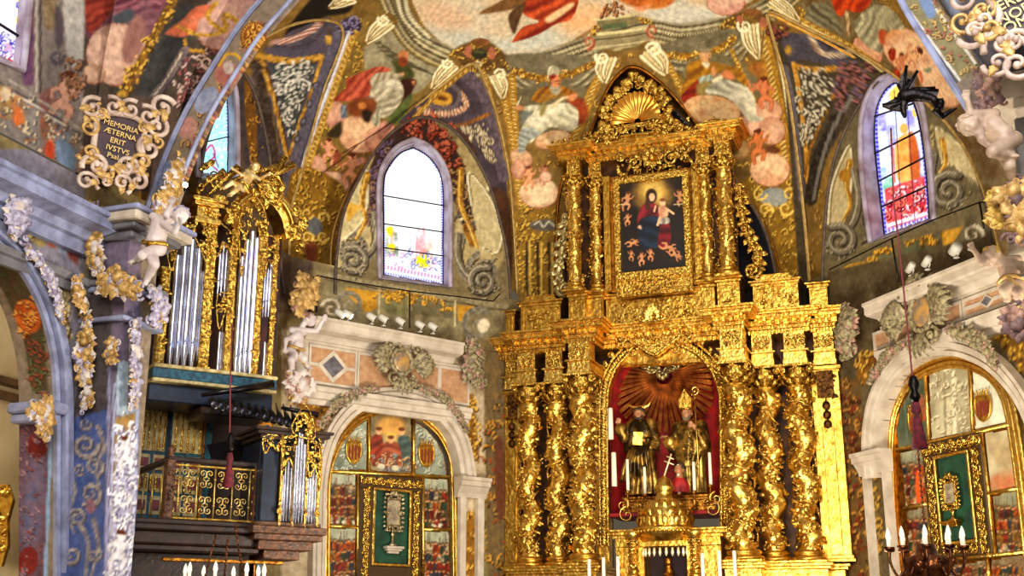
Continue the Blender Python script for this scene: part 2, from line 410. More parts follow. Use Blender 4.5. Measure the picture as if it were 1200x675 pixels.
# spandrel between left organ lunette and window lunette
view(300, 0, 3)
poly((118, 96, 50), [(330, 120), (420, 20), (560, 60), (760, 230), (500, 420), (330, 675), (150, 675), (230, 400)], 2, False, (150, 124, 66))
lace([(330, 120), (400, 30), (560, 60), (700, 200), (520, 330), (330, 640), (160, 670)], OCHL, OCHD, 140, 5, 1.2, 3)
poly(GRY, [(380, 170), (470, 90), (560, 150), (640, 230), (560, 330), (420, 330)], 2, True, GRYL)
for k in range(6): seg((92, 86, 66), [(390+k*22, 110+k*18), (470+k*22, 200+k*8), (590+k*10, 250+k*4)], 5)
# oval sky
view(480, 0, 3.158)
SKY = [(-60, -400), (-10, -60), (15, 20), (50, 90), (110, 150), (180, 188), (330, 202), (480, 192), (600, 152), (690, 92), (840, 60), (1000, 88), (1170, 62), (1330, -40), (1400, -400)]
band([(-90, -60), (-40, 60), (20, 150), (110, 205), (220, 240), (330, 246), (500, 234), (640, 190), (760, 150), (900, 120), (1010, 135), (1180, 105), (1330, 40), (1460, -60)],
     [(150, 140, 112), (96, 86, 64), (196, 188, 154), (120, 110, 84), (206, 196, 158), (88, 78, 56), (170, 160, 128), (112, 100, 74), (190, 176, 132), (120, 104, 62)], 96)
seg((220, 212, 172), [(230, 236), (330, 242), (500, 230), (640, 186)], 7, c2=(92, 82, 60), per=3.2)
seg((220, 212, 172), [(930, 122), (1010, 131), (1180, 101)], 7, c2=(92, 82, 60), per=3.2)
poly((206, 200, 182), SKY, 1, False, (216, 190, 156), NZ3, .1, .9)
poly((196, 202, 196), [(60, 90), (180, 180), (330, 198), (470, 188), (560, 160), (500, 100), (400, 150), (250, 120), (150, 70)], 10, True, (206, 200, 182))
poly((222, 182, 152), [(50, 30), (160, 20), (250, 70), (180, 110), (90, 100)], 14, True, (210, 188, 160))
poly((234, 186, 140), [(560, 60), (700, 20), (700, 90), (600, 120)], 12)
poly((210, 208, 196), [(860, 50), (1000, 20), (1110, 30), (1130, 66), (1000, 82)], 8)
drape((214, 96, 50), (120, 36, 18), [(425, -30), (610, -30), (615, 40), (590, 75), (540, 90), (470, 130), (390, 155), (382, 150), (420, 100), (480, 80), (420, 50)], 60, 14, .7)
poly((238, 204, 158), [(500, 70), (560, 30), (600, 10), (610, 20), (560, 60), (520, 84)], 3); poly((240, 190, 150), [(600, 60), (680, 40), (700, 60), (640, 66)], 3)
poly((104, 76, 44), [(255, 50), (330, 8), (400, -30), (440, -10), (390, 30), (330, 44)], 2, True, (140, 100, 60)); poly((74, 54, 36), [(366, 60), (390, 30), (430, 10), (405, 80), (388, 126), (372, 100)], 2, True, (110, 80, 50))
poly((216, 140, 60), [(770, -40), (985, -40), (960, 20), (880, 32), (790, 10)], 3, True, (180, 90, 40)); poly((226, 150, 110), [(830, 30), (900, 16), (860, 42)], 2)
cloud(1170, 10, 70, 45, 0, (224, 176, 158), (196, 128, 120))
# pedestal cartouche on the frame
poly((150, 140, 100), [(690, 70), (835, 50), (850, 84), (700, 112)], 1, False, (120, 110, 78)); seg((214, 204, 156), [(684, 74), (832, 54)], 10, smooth=False); poly((96, 110, 78), [(712, 92), (800, 80), (806, 100), (716, 112)], 1, False)
poly((142, 132, 100), [(668, 126), (890, 100), (910, 160), (672, 190)], 1, False, (170, 160, 124)); seg((220, 208, 160), [(664, 130), (896, 104)], 11, smooth=False); seg((96, 84, 58), [(668, 150), (896, 122)], 5, smooth=False); seg((208, 196, 150), [(676, 180), (900, 150)], 8, smooth=False)
for x, y, d in ((662, 156, -1), (900, 114, 1)): curl((196, 120, 92), x, y, 26, 1.1, d, 90, 12, (150, 80, 60)); curl((226, 170, 130), x, y, 18, 1.0, d, 90, 5)
lace([(705, 60), (720, 20), (760, 6), (800, 30), (800, 50)], (190, 130, 80), (80, 44, 26), 34, 3, 1.4, 8); lace([(670, 130), (690, 80), (700, 110)], OCHL, OCHD, 14, 2.5, 1.2, 9); lace([(840, 60), (900, 80), (915, 100), (860, 84)], OCHL, OCHD, 18, 2.5, 1.2, 10)
# masks at the lunette crowns
for cx, cy in ((258, 200), (1262, 90)):
    poly((120, 90, 46), [(cx-110, cy), (cx-40, cy-44), (cx+40, cy-44), (cx+120, cy+30), (cx+100, cy+70), (cx-90, cy+50)], 3, True, (84, 60, 28))
    lace([(cx-110, cy), (cx-40, cy-54), (cx+40, cy-44), (cx+130, cy+30), (cx+100, cy+80), (cx-90, cy+50)], OCHL, OCHD, 60, 4, 1.4, 12)
    oval((176, 110, 84), cx-40, cy-10, 14, 24); oval((176, 110, 84), cx+46, cy-2, 14, 24); oval((150, 104, 56), cx+4, cy-44, 36, 15, c2=(110, 70, 34)); oval((54, 52, 30), cx, cy, 30, 20); oval((84, 84, 50), cx, cy-8, 24, 7); oval((206, 196, 160), cx-6, cy+38, 15, 13); oval((120, 110, 80), cx-6, cy+38, 8, 6)
# --- garlands and drapes of the bishop spandrels
view(600, 0, 3)
poly((138, 130, 106), [(0, 190), (280, 200), (300, 250), (220, 330), (20, 330), (-10, 240)], 2, True, (100, 92, 70))
for a in ([(5, 262), (60, 300), (140, 318), (230, 290), (290, 240)], [(5, 290), (70, 330), (150, 345), (250, 300), (300, 262)]): seg((196, 188, 156), a, 9, 1.5, c2=(150, 140, 112)); seg((84, 76, 56), [(x, y+11) for x, y in a], 5, 1.2)
seg((176, 128, 34), [(10, 248), (60, 268), (130, 275), (210, 258), (290, 225)], 22, 2, c2=(110, 74, 18)); lace([(10, 236), (130, 262), (290, 214), (292, 240), (130, 290), (10, 262)], (244, 206, 110), (100, 64, 14), 60, 2.4, 1.1, 13)
poly((138, 130, 106), [(500, 170), (780, 100), (800, 200), (760, 260), (560, 250)], 2, True, (100, 92, 70))
for a in ([(540, 210), (640, 220), (730, 205), (800, 150)], [(560, 240), (650, 245), (740, 225), (815, 165)], [(760, 250), (800, 215), (830, 170)]): seg((196, 188, 156), a, 9, 1.5, c2=(150, 140, 112)); seg((84, 76, 56), [(x, y+11) for x, y in a], 5, 1.2)
seg((190, 140, 36), [(525, 195), (600, 198), (680, 190), (740, 165), (778, 135)], 22, 2, c2=(120, 80, 20)); lace([(525, 184), (680, 176), (780, 120), (782, 150), (690, 206), (525, 208)], (250, 214, 116), (100, 64, 14), 60, 2.4, 1.1, 14)
view(0, 0, 1)
poly((96, 88, 66), [(603, 110), (640, 100), (690, 105), (680, 150), (640, 160), (606, 160)], 3, True, (130, 120, 92)); poly((98, 90, 62), [(800, 90), (830, 62), (880, 80), (890, 120), (860, 140)], 3, True, (140, 130, 100))
# --- gold borders of spandrels
def goldband(p, w, seed=0, gre=False):
    seg((150, 108, 34), p, w, .8, c2=(196, 150, 54)); seg((240, 212, 130), p, w*.42, .6, c2=(120, 80, 20), per=3.0)
for p in ([(600, 90), (603, 140), (610, 200), (618, 260), (628, 340)], [(584, 88), (594, 130), (604, 190), (612, 260), (622, 340)]): goldband(p, 9)
goldband([(706, 84), (692, 112), (678, 150), (664, 180)], 11); goldband([(775, 62), (796, 100), (812, 130)], 8)
goldband([(893, 40), (908, 110), (918, 170), (926, 230), (936, 330)], 16); seg((236, 226, 190), [(908, 46), (920, 110), (930, 190), (941, 270), (946, 330)], 2.2)
goldband([(858, 60), (880, 110), (896, 150)], 6)
view(0, 0, 1)
poly((120, 92, 34), [(896, 190), (930, 210), (946, 330), (918, 330), (905, 270), (870, 215)], 2, False, (168, 128, 44)); lace([(880, 200), (930, 205), (944, 330), (918, 330)], (232, 194, 92), (84, 56, 16), 110, 4, 1.5, 16)
poly((120, 92, 34), [(603, 245), (655, 240), (652, 345), (610, 345)], 1, False, (160, 122, 44)); lace([(603, 250), (652, 246), (648, 345), (612, 345)], (226, 186, 84), (74, 50, 14), 130, 4, 1.5, 17)
for x in (617, 630, 643): seg((60, 42, 16), [(x, 285), (x+1, 345)], 3); seg((222, 188, 96), [(x+4, 285), (x+4, 345)], 2)
oval((84, 76, 72), 638, 264, 18, 7, 0, 1, (120, 116, 104)); seg((206, 200, 176), [(626, 263), (632, 260), (637, 266), (643, 260), (650, 265)], 1.8)
oval((120, 130, 136), 907, 231, 17, 11, 0, 1, (176, 176, 168)); [curl((240, 206, 110), *q, 9, 1.2, d, 20, 3) for q, d in (((890, 226), 1), ((925, 228), -1), ((897, 246), -1), ((921, 244), 1))]
# left bishop writing
view(590, 70, 7.5)
poly((120, 124, 118), [(160, 460), (250, 430), (240, 520), (180, 600)], 2); poly((168, 78, 30), [(560, 350), (690, 340), (745, 460), (700, 560), (640, 560), (600, 420)], 4, True, (120, 50, 20))
drape((196, 134, 40), (120, 72, 18), [(245, 350), (300, 270), (400, 230), (540, 240), (640, 300), (600, 360), (500, 330), (430, 350), (330, 380)], 40, 9, .8, c3=(150, 120, 60))
drape((196, 190, 168), (150, 140, 116), [(410, 230), (500, 240), (490, 300), (430, 300)], 90, 6)
drape((232, 226, 196), (150, 146, 124), [(150, 675), (180, 560), (290, 440), (420, 390), (560, 380), (650, 440), (660, 520), (640, 600), (560, 630), (420, 590), (300, 680), (220, 740)], 125, 11, 1.1, c3=(244, 240, 216))
drape((236, 230, 206), (170, 164, 140), [(180, 415), (250, 400), (330, 400), (340, 440), (250, 456), (190, 446)], 10, 8); poly((196, 140, 96), [(95, 410), (140, 400), (180, 415), (176, 440), (110, 444)], 2)
seg((246, 236, 200), [(122, 396), (156, 325)], 14, w2=4); poly((150, 136, 84), [(330, 400), (380, 380), (360, 470), (320, 500)], 3)
seg((226, 208, 166), [(430, 410), (520, 340), (590, 330)], 32, 2, w2=22); poly((222, 150, 104), [(560, 330), (600, 300), (650, 305), (640, 340), (590, 366)], 2)
oval((206, 200, 176), 440, 100, 56, 50, 0, 1, (150, 142, 116)); seg((230, 224, 190), [(395, 190), (390, 120), (420, 60)], 8); oval((196, 118, 76), 462, 190, 44, 56, 0, 2, (222, 160, 112)); oval((140, 44, 26), 432, 150, 30, 20, -30, 2)
seg((90, 44, 28), [(455, 182), (490, 184)], 5); seg((120, 60, 40), [(478, 215), (500, 213)], 5); seg((150, 80, 50), [(494, 180), (502, 200)], 5); oval((150, 86, 56), 412, 196, 9, 14)
view(590, 150, 7.5)
cloud(430, 100, 160, 75, -12, (238, 206, 160), (200, 140, 96)); cloud(160, 260, 100, 70, 30, (220, 178, 140), (170, 110, 86)); cloud(130, 360, 60, 90, 0, (214, 160, 130), (160, 96, 80)); cloud(310, 570, 170, 130, 0, (236, 214, 178), (196, 150, 116), 8)
drape((190, 196, 190), (120, 124, 118), [(150, 20), (260, 0), (320, 60), (220, 120), (180, 210), (130, 200)], 110, 6)
putto(220, 400, 190, 0, 1); putto(360, 380, 150, 10, -1, c=(200, 146, 112)); cloud(370, 430, 50, 45, 0)
# right bishop
view(790, 40, 5.625)
drape((168, 56, 30), (110, 28, 16), [(50, 400), (150, 290), (200, 330), (160, 480), (80, 470)], 60, 9)
drape((206, 148, 40), (130, 84, 20), [(45, 390), (80, 280), (90, 200), (170, 165), (240, 180), (330, 200), (430, 230), (490, 330), (440, 320), (370, 250), (270, 260), (160, 300), (90, 360)], 60, 10, .9, c3=(150, 110, 44))
drape((200, 210, 196), (130, 140, 128), [(160, 290), (240, 265), (250, 300), (180, 330)], 20, 7); poly((150, 130, 76), [(150, 330), (250, 320), (220, 400), (160, 420)], 4)
cloud(250, 500, 190, 95, 8, (242, 206, 150), (214, 140, 84), 6); cloud(620, 510, 90, 85, 20, (226, 172, 140), (176, 112, 90)); cloud(560, 620, 150, 60, 20, (230, 176, 150), (184, 118, 96))
drape((216, 212, 190), (128, 126, 112), [(205, 390), (240, 330), (330, 300), (400, 320), (480, 350), (530, 420), (545, 530), (600, 560), (500, 580), (450, 520), (380, 440), (300, 400)], 120, 10, 1.0, c3=(236, 230, 206))
poly((206, 130, 84), [(300, 270), (350, 235), (390, 270), (400, 300), (330, 290)], 2); poly((230, 220, 190), [(250, 300), (310, 272), (320, 296), (260, 320)], 2); poly((216, 150, 104), [(244, 240), (262, 210), (276, 260), (256, 280)], 2)
oval((222, 176, 128), 205, 140, 38, 42, 10, 1.6, (200, 146, 100)); oval((150, 140, 110), 205, 108, 38, 14, 0, 1.5); seg((110, 60, 40), [(210, 138), (236, 140)], 4); seg((130, 70, 50), [(214, 160), (232, 162)], 4); poly((230, 220, 190), [(180, 185), (235, 190), (220, 225), (195, 210)], 2)
seg((170, 160, 130), [(140, 100), (160, 60), (200, 50)], 5)
putto(595, 350, 200, -8, -1, c=(214, 130, 88), c2=(150, 76, 48)); seg((206, 130, 90), [(555, 330), (510, 370), (490, 310)], 26, w2=18); poly((150, 90, 40), [(480, 230), (540, 180), (600, 180), (610, 250), (560, 280)], 5, True, (196, 140, 60))
view(840, 130, 5.625)
cloud(360, 130, 90, 90, 0, (222, 170, 140), (176, 116, 92)); cloud(150, 240, 70, 70, 0, (150, 112, 60), (110, 76, 36)); cloud(350, 385, 130, 112, 0, (238, 198, 154), (206, 140, 104), 8); putto(270, 190, 200, 0, 1, c=(206, 124, 72), c2=(146, 72, 38)); oval((110, 66, 40), 370, 255, 50, 26, 10, 2)
# left-hand saint over the window lunette
view(370, 60, 5.625)
cloud(130, 420, 70, 90, 0, (222, 166, 146), (180, 116, 104)); cloud(300, 540, 150, 130, 0, (234, 190, 150), (200, 136, 106), 8); cloud(430, 590, 110, 90, 20, (220, 166, 140), (176, 110, 92)); cloud(460, 520, 50, 70, 30, (196, 130, 120), (150, 90, 80))
poly((92, 96, 54), [(500, 60), (600, 80), (650, 150), (620, 190), (540, 180), (520, 110)], 3, True, (66, 66, 36)); drape((84, 40, 26), (54, 28, 20), [(560, 190), (660, 190), (640, 260), (560, 400), (500, 420), (580, 280)], 60, 9); poly((78, 92, 52), [(470, 450), (600, 300), (640, 290), (600, 400), (560, 470), (500, 480)], 3, True, (110, 120, 66))
drape((212, 112, 86), (140, 56, 42), [(120, 320), (200, 240), (200, 190), (300, 140), (420, 100), (500, 125), (400, 160), (370, 220), (350, 300), (290, 320), (200, 330)], 40, 11, 1, c3=(224, 122, 92))
drape((214, 204, 178), (140, 130, 108), [(360, 180), (420, 140), (560, 150), (560, 175), (400, 220), (370, 230)], 20, 9)
drape((222, 214, 190), (136, 128, 108), [(360, 260), (400, 210), (500, 185), (560, 210), (580, 290), (530, 380), (460, 440), (420, 430), (380, 400), (360, 340)], 60, 9, 1.3, c3=(238, 232, 212)); drape((206, 204, 180), (140, 136, 116), [(380, 380), (420, 350), (425, 440), (410, 500), (370, 470)], 0, 6)
poly((196, 130, 84), [(540, 30), (560, 0), (600, 0), (610, 40), (590, 80), (560, 60)], 2); oval((170, 84, 44), 575, 70, 30, 34, 0, 2, (120, 60, 34)); poly((206, 150, 110), [(545, 150), (580, 140), (580, 165)], 2); poly((206, 140, 96), [(630, 200), (655, 195), (650, 230)], 2)
for x, y in ((185, 400), (355, 345)): drape((150, 156, 170), (90, 92, 110), [(x-18, y-40), (x+20, y-36), (x+22, y+30), (x-16, y+40)], 20, 5)
poly((150, 84, 44), [(220, 340), (380, 310), (390, 400), (300, 430), (230, 420)], 4, True, (100, 52, 30)); oval((200, 130, 70), 305, 360, 28, 24, 0, 2); poly((50, 36, 26), [(310, 390), (370, 400), (350, 470), (310, 450)], 3); poly((60, 52, 34), [(75, 550), (165, 460), (165, 560), (110, 570)], 3)
seg((70, 34, 20), [(20, 760), (300, 600), (500, 470)], 7)
view(350, 120, 5.625)
cloud(120, 430, 62, 80, 0, (224, 166, 142), (180, 110, 90)); cloud(205, 560, 130, 105, 0, (230, 184, 156), (190, 124, 104), 8); putto(200, 290, 150, 0, -1, c=(232, 170, 136)); putto(345, 400, 190, 10, 1, c=(224, 160, 120)); putto(250, 350, 100, 0, 1, c=(150, 80, 60)); seg((70, 34, 20), [(90, 505), (250, 400), (400, 270)], 8); oval((206, 150, 130), 405, 385, 42, 24, -10, 2)
# right-hand saint at the triumphal side
view(960, 0, 5.625)
poly((120, 96, 44), [(350, -60), (560, -40), (900, 420), (980, 700), (860, 540), (700, 330), (540, 120)], 2, False, (160, 124, 54))
for k in range(60):
    u = k/60; x, y = 400+u*560, -40+u*700; seg((214, 176, 86) if k % 2 else (84, 58, 24), [(x-50, y-6), (x+10, y+8)], 5)
cloud(320, 330, 110, 70, 40, (214, 156, 120), (168, 96, 70)); cloud(580, 330, 170, 130, 30, (236, 196, 152), (206, 140, 106), 8); cloud(760, 500, 150, 100, 55, (234, 196, 160), (206, 142, 112), 8); cloud(850, 600, 110, 90, 60, (232, 190, 150), (200, 134, 100))
drape((150, 144, 116), (84, 78, 60), [(-60, 20), (60, 40), (110, 110), (150, 220), (100, 200), (-80, 150)], 120, 9)
drape((228, 90, 34), (150, 44, 16), [(80, 0), (60, -60), (330, -60), (330, 30), (260, 80), (180, 70), (150, 110), (110, 80)], 50, 12)
drape((204, 198, 164), (112, 106, 84), [(235, 160), (270, 100), (360, 40), (440, 40), (520, 110), (555, 190), (450, 200), (400, 190), (410, 260), (420, 345), (360, 330), (290, 280), (240, 210)], 30, 10, 1.2, c3=(170, 166, 134))
seg((214, 190, 150), [(180, 80), (190, 160), (190, 230)], 26, 1.5, w2=20, c2=(150, 110, 70)); poly((180, 84, 48), [(390, 210), (440, 200), (430, 290), (400, 280)], 3); poly((220, 160, 110), [(430, 270), (470, 200), (550, 205), (500, 240)], 3)
putto(620, 370, 200, 50, -1, c=(226, 176, 130)); putto(540, 390, 120, 0, 1, c=(200, 130, 90)); drape((190, 70, 30), (130, 40, 20), [(455, 330), (500, 320), (500, 390), (470, 400)], 20, 7); drape((190, 70, 30), (130, 40, 20), [(495, 460), (530, 470), (530, 530), (505, 520)], 20, 7); poly((120, 140, 110), [(690, 460), (740, 450), (720, 480)], 2); seg((210, 120, 90), [(665, 480), (680, 540)], 26, w2=18)
# --- lunette webs: grey coffers, gold lines, white scroll ornament
def coffer(poly_, c=(98, 88, 104), c2=(70, 62, 66)): poly(c, poly_, 1, False, c2)
view(300, 0, 3)
poly((34, 28, 22), [(100, 130), (140, 60), (230, -30), (340, -40), (330, 40), (240, 60), (160, 110)], 3)
coffer([(20, 200), (120, 110), (250, 60), (330, 110), (230, 330), (120, 640), (90, 640), (80, 500)], (104, 98, 112), (72, 66, 76))
seg((226, 200, 196), [(60, 150), (120, 140), (190, 110), (225, 80)], 22, 1, c2=(150, 96, 76), per=4); seg((92, 86, 104), [(40, 175), (130, 190), (200, 175), (250, 130)], 24, 1.5); seg((70, 62, 80), [(60, 160), (130, 165), (200, 145), (230, 110)], 5)
seg(OCH, [(10, 195), (120, 215), (230, 200)], 22, 1, c2=(220, 170, 80)); seg(OCHD, [(10, 212), (120, 230), (226, 214)], 4)
for p in ([(20, 215), (60, 340), (90, 470), (110, 560)], [(230, 210), (190, 340), (150, 440), (120, 540)]): seg((172, 124, 44), p, 13, .8, c2=(224, 180, 90)); seg((80, 50, 20), [(x+9, y) for x, y in p], 4)
seg((90, 88, 108), [(290, 130), (230, 300), (180, 440), (140, 560), (120, 675)], 42, 1, c2=(116, 112, 132))
for t in range(5): oval((50, 48, 60), 232-t*22+40*(t == 0), 240+t*62, 11, 16, 20, 1); oval((130, 126, 146), 232-t*22+40*(t == 0), 240+t*62, 7, 11, 20, 1)
poly((56, 66, 66), [(50, 225), (205, 225), (125, 500)], 1, False, (74, 84, 80))
lace([(60, 230), (195, 232), (150, 380), (122, 490), (90, 380)], (226, 222, 214), (50, 52, 56), 120, 4.6, 1.9, 21); curl((232, 228, 222), 120, 255, 34, 1.4, 1, 0, 9); curl((232, 228, 222), 165, 300, 26, 1.4, -1, 40, 8)
band([(345, 60), (290, 220), (215, 420), (160, 600), (140, 720)], [(70, 66, 90), (210, 212, 236), (236, 236, 246), (80, 76, 96)], 26)
seg(OCH, [(360, 75), (300, 240), (230, 440), (190, 560), (160, 675)], 24, .8, c2=OCHL); seg((244, 216, 140), [(360, 75), (300, 240), (230, 440), (190, 560), (160, 675)], 8, .6, c2=(120, 80, 26), per=3)
oval((90, 80, 110), 330, 85, 30, 24, 0, 2, (60, 54, 80)); lace([(300, 60), (360, 60), (350, 115), (300, 110)], (150, 140, 176), (50, 44, 70), 20, 4, 2, 22); oval(OCH, 255, 140, 13, 18, 0, 1, OCHL); seg(OCHD, [(256, 100), (256, 160)], 5)
seg((56, 44, 36), [(0, 230), (40, 420), (70, 600), (80, 700)], 40, 2, c2=(90, 78, 72)); seg((110, 100, 100), [(-20, 260), (20, 430), (46, 600), (50, 700)], 9)
# web of the left window lunette
coffer([(500, 430), (640, 300), (760, 250), (830, 330), (880, 640), (900, 900), (800, 700), (700, 560)], (92, 80, 96), (66, 56, 62))
poly((60, 40, 30), [(300, 700), (400, 560), (520, 430), (640, 420), (760, 500), (800, 640), (890, 700), (890, 1000), (780, 700), (640, 480), (520, 460), (380, 620)], 3, True, (100, 70, 50))
seg((232, 214, 190), [(575, 385), (640, 400), (700, 395), (740, 370), (720, 330)], 20, 1, c2=(160, 96, 64), per=4); oval((190, 136, 40), 650, 345, 42, 26, 10, 1.5, (226, 180, 80)); oval((110, 66, 24), 655, 345, 20, 10, 10, 1); seg((110, 98, 104), [(600, 370), (650, 380), (700, 372), (716, 330), (690, 300)], 14, 1)
seg((86, 74, 86), [(740, 270), (800, 330), (840, 470), (870, 620)], 40, 1, c2=(112, 98, 110)); seg((180, 120, 44), [(620, 440), (720, 440), (820, 400)], 12, 1, c2=(120, 76, 30)); seg((190, 150, 90), [(790, 250), (850, 420), (895, 640)], 8)
lace([(540, 420), (640, 410), (700, 470), (640, 500), (520, 450)], (196, 110, 80), (90, 34, 24), 60, 5, 2.6, 24, (150, 60, 40)); lace([(380, 600), (480, 480), (540, 440), (460, 540), (420, 675), (380, 675)], (150, 110, 90), (60, 40, 34), 70, 5, 2.4, 25, (110, 90, 120))
lace([(720, 450), (810, 440), (830, 560), (790, 530)], (206, 192, 160), (90, 74, 60), 34, 5, 2.2, 26)
goldband([(555, 415), (600, 370), (650, 320), (740, 245)], 16); goldband([(800, 250), (850, 420), (880, 560)], 12)
# web of the right lunette
view(900, 0, 3)
poly((88, 78, 60), [(30, 120), (300, 170), (420, 250), (420, 320), (300, 400), (130, 675), (150, 1000), (110, 1000), (60, 300)], 1, False, (64, 56, 46))
poly((92, 88, 100), [(60, 120), (260, 150), (270, 230), (120, 210), (80, 230)], 1, True, (70, 66, 78)); seg((214, 204, 180), [(150, 130), (180, 180), (230, 195), (290, 180)], 20, 1, c2=(140, 110, 90), per=4); seg((60, 50, 60), [(190, 140), (220, 165), (270, 160)], 16)
seg((176, 122, 44), [(90, 230), (160, 245), (250, 240)], 16, 1, c2=(220, 170, 80)); seg((176, 122, 44), [(90, 225), (110, 330), (130, 500), (140, 640)], 15, 1, c2=(220, 170, 80)); seg((176, 122, 44), [(240, 300), (200, 400), (150, 520), (130, 620)], 10, 1, c2=(130, 90, 34))
lace([(105, 255), (230, 260), (200, 380), (140, 500), (110, 480)], (214, 206, 184), (54, 48, 40), 110, 4.4, 1.8, 31); lace([(250, 230), (380, 230), (340, 310), (270, 400), (240, 350)], (150, 100, 96), (60, 34, 34), 60, 6, 2.8, 32, (110, 90, 110)); lace([(5, 90), (60, 95), (50, 135), (10, 140)], (150, 90, 80), (60, 30, 30), 16, 4, 2.4, 33); oval(OCH, 72, 176, 12, 15, 0, 1, OCHL)
seg((94, 88, 96), [(60, 240), (90, 400), (110, 600), (120, 700)], 24, 1, c2=(120, 112, 120)); seg((70, 62, 52), [(240, 420), (180, 560), (150, 700)], 46, 2, c2=(40, 34, 30)); seg((120, 116, 110), [(290, 340), (220, 470), (180, 600), (160, 700)], 12, 1)
goldband([(20, 20), (100, 62), (200, 112), (300, 168), (400, 235)], 16); seg((236, 220, 160), [(0, 20), (100, 74), (200, 124), (300, 180), (400, 250)], 7); seg((220, 150, 60), [(0, 45), (100, 95), (200, 145), (300, 200)], 9, c2=(240, 200, 110), per=3)
# white acanthus consoles beside the lunette crowns
def acanth(x0, y0, x1, y1, w, d=1, n=5):
    """fluted leaf scroll from a curled head down to a point"""
    dx, dy = x1-x0, y1-y0; L = math.hypot(dx, dy); nx, ny = -dy/L, dx/L; seg((126, 98, 50), [(x0+2, y0+2), (x1+1, y1+2)], w*1.0, 1.5, w2=w*.3)
    for i in range(n):
        o = (i-(n-1)/2)/n; c = (244, 234, 196) if i % 2 == 0 else (224, 208, 160)
        seg(c, [(x0+nx*w*o, y0+ny*w*o), ((x0+x1)/2+nx*w*o*.9+d*w*.12, (y0+y1)/2+ny*w*o*.9), (x1+nx*w*o*.25, y1+ny*w*o*.25)], w/n*.95, .5, w2=w/n*.35)
        if i: seg((120, 92, 50), [(x0+nx*w*(o-.5/n), y0+ny*w*(o-.5/n)), ((x0+x1)/2+nx*w*(o-.5/n)*.9+d*w*.12, (y0+y1)/2+ny*w*(o-.5/n)*.9), (x1, y1)], 1.2*VO[2]**.5, .5)
    curl((248, 240, 206), x0+d*w*.25, y0-w*.06, w*.36, 1.3, d, 200, w*.16)
view(600, 0, 3)
acanth(335, 205, 325, 290, 70, -1); acanth(480, 180, 540, 260, 78, 1); acanth(835, 95, 868, 205, 70, -1)
view(300, 0, 3)
acanth(690, 225, 620, 310, 56, -1); acanth(845, 265, 868, 345, 56, 1); acanth(465, 75, 390, 150, 62, -1); acanth(340, -10, 260, 25, 50, -1)
for y in range(4): seg((214, 206, 176) if y % 2 else (110, 100, 76), [(480+y*14, -20), (505+y*12, 60), (560+y*16, 130)], 13, 1)
view(900, 0, 3)
acanth(20, -5, 110, 75, 46, 1); acanth(-15, 105, -28, 205, 10, 1)
# --- left wall (window wall) above the ledge
canvas('wall')
def scrollwall(flip, X, Yb):
    """big painted volute bracket with fruit beside a window"""
    f = flip
    def q(p): return [(X+f*x, Yb+y) for x, y in p]
    poly((206, 192, 152), q([(0, -260), (60, -200), (80, -80), (60, 0), (-60, 0), (-90, -60), (-40, -140)]), 1, True, (170, 154, 112))
    poly((190, 140, 50), q([(10, -200), (40, -150), (50, -100), (10, -120), (-20, -80)]), 2, True, (120, 84, 28))
    seg((232, 220, 180), q([(-40, -250), (-20, -190), (30, -160), (60, -120)]), 11, 1); seg((100, 84, 56), q([(-48, -240), (-30, -180), (20, -150), (50, -108)]), 3)
    seg((180, 126, 44), q([(56, -200), (40, -140), (44, -90), (20, -30)]), 17, 1.5, c2=(110, 72, 26))
    curl((112, 106, 96), *q([(-20, 60)])[0], 62, 1.7, f, 250, 19, (150, 144, 128)); curl((60, 54, 46), *q([(-20, 66)])[0], 50, 1.6, f, 250, 6)
    seg((118, 110, 98), q([(56, -60), (70, 0), (60, 60), (30, 100)]), 22, 1, c2=(150, 142, 124)); seg((64, 56, 46), q([(44, -50), (54, 10), (40, 70)]), 5)
    lace(q([(-60, 30), (20, 20), (50, 90), (-40, 100)]), (160, 150, 130), (60, 52, 44), 36, 4, 1.8, 40)
view(300, 225, 3)
poly((146, 132, 100), [(200, -300), (900, -300), (950, 560), (200, 480)], 3, False, (112, 100, 74)); poly((206, 190, 146), [(270, -40), (330, -200), (430, -120), (430, 180), (260, 260)], 3, True, (176, 158, 112)); poly((196, 180, 136), [(700, -180), (800, -60), (860, 100), (860, 260), (720, 240)], 3, True, (150, 132, 90))
poly((180, 138, 50), [(318, 20), (385, 45), (320, 110)], 1, False, (216, 180, 90)); seg((236, 226, 190), [(312, 0), (312, 130)], 6); seg((236, 226, 190), [(312, 130), (400, 40)], 6); poly((180, 138, 50), [(750, 110), (810, 140), (820, 200), (770, 160)], 1, True, (216, 180, 90)); oval((190, 150, 60), 765, 55, 26, 32, 0, 2, (120, 90, 30))
scrollwall(1, 355, 150); scrollwall(-1, 780, 215)
seg((126, 116, 92), [(245, 290), (430, 325), (700, 375), (880, 405)], 18, 1, c2=(160, 150, 122)); seg((70, 60, 44), [(245, 305), (430, 340), (700, 388), (880, 418)], 5)
poly((150, 142, 112), [(240, 310), (460, 345), (700, 390), (870, 420), (870, 520), (240, 460)], 1, False, (118, 108, 82))
poly((176, 128, 40), [(310, 335), (425, 350), (425, 410), (390, 425), (330, 370)], 1.5, False, (214, 168, 70)); poly((110, 112, 78), [(450, 360), (530, 375), (530, 440), (450, 420)], 1.5, False, (136, 128, 92)); poly((120, 104, 80), [(550, 380), (695, 400), (690, 445), (550, 430)], 1.5, False, (96, 104, 78)); poly((176, 128, 40), [(708, 395), (790, 405), (740, 450), (712, 455)], 1.5, False, (214, 168, 70))
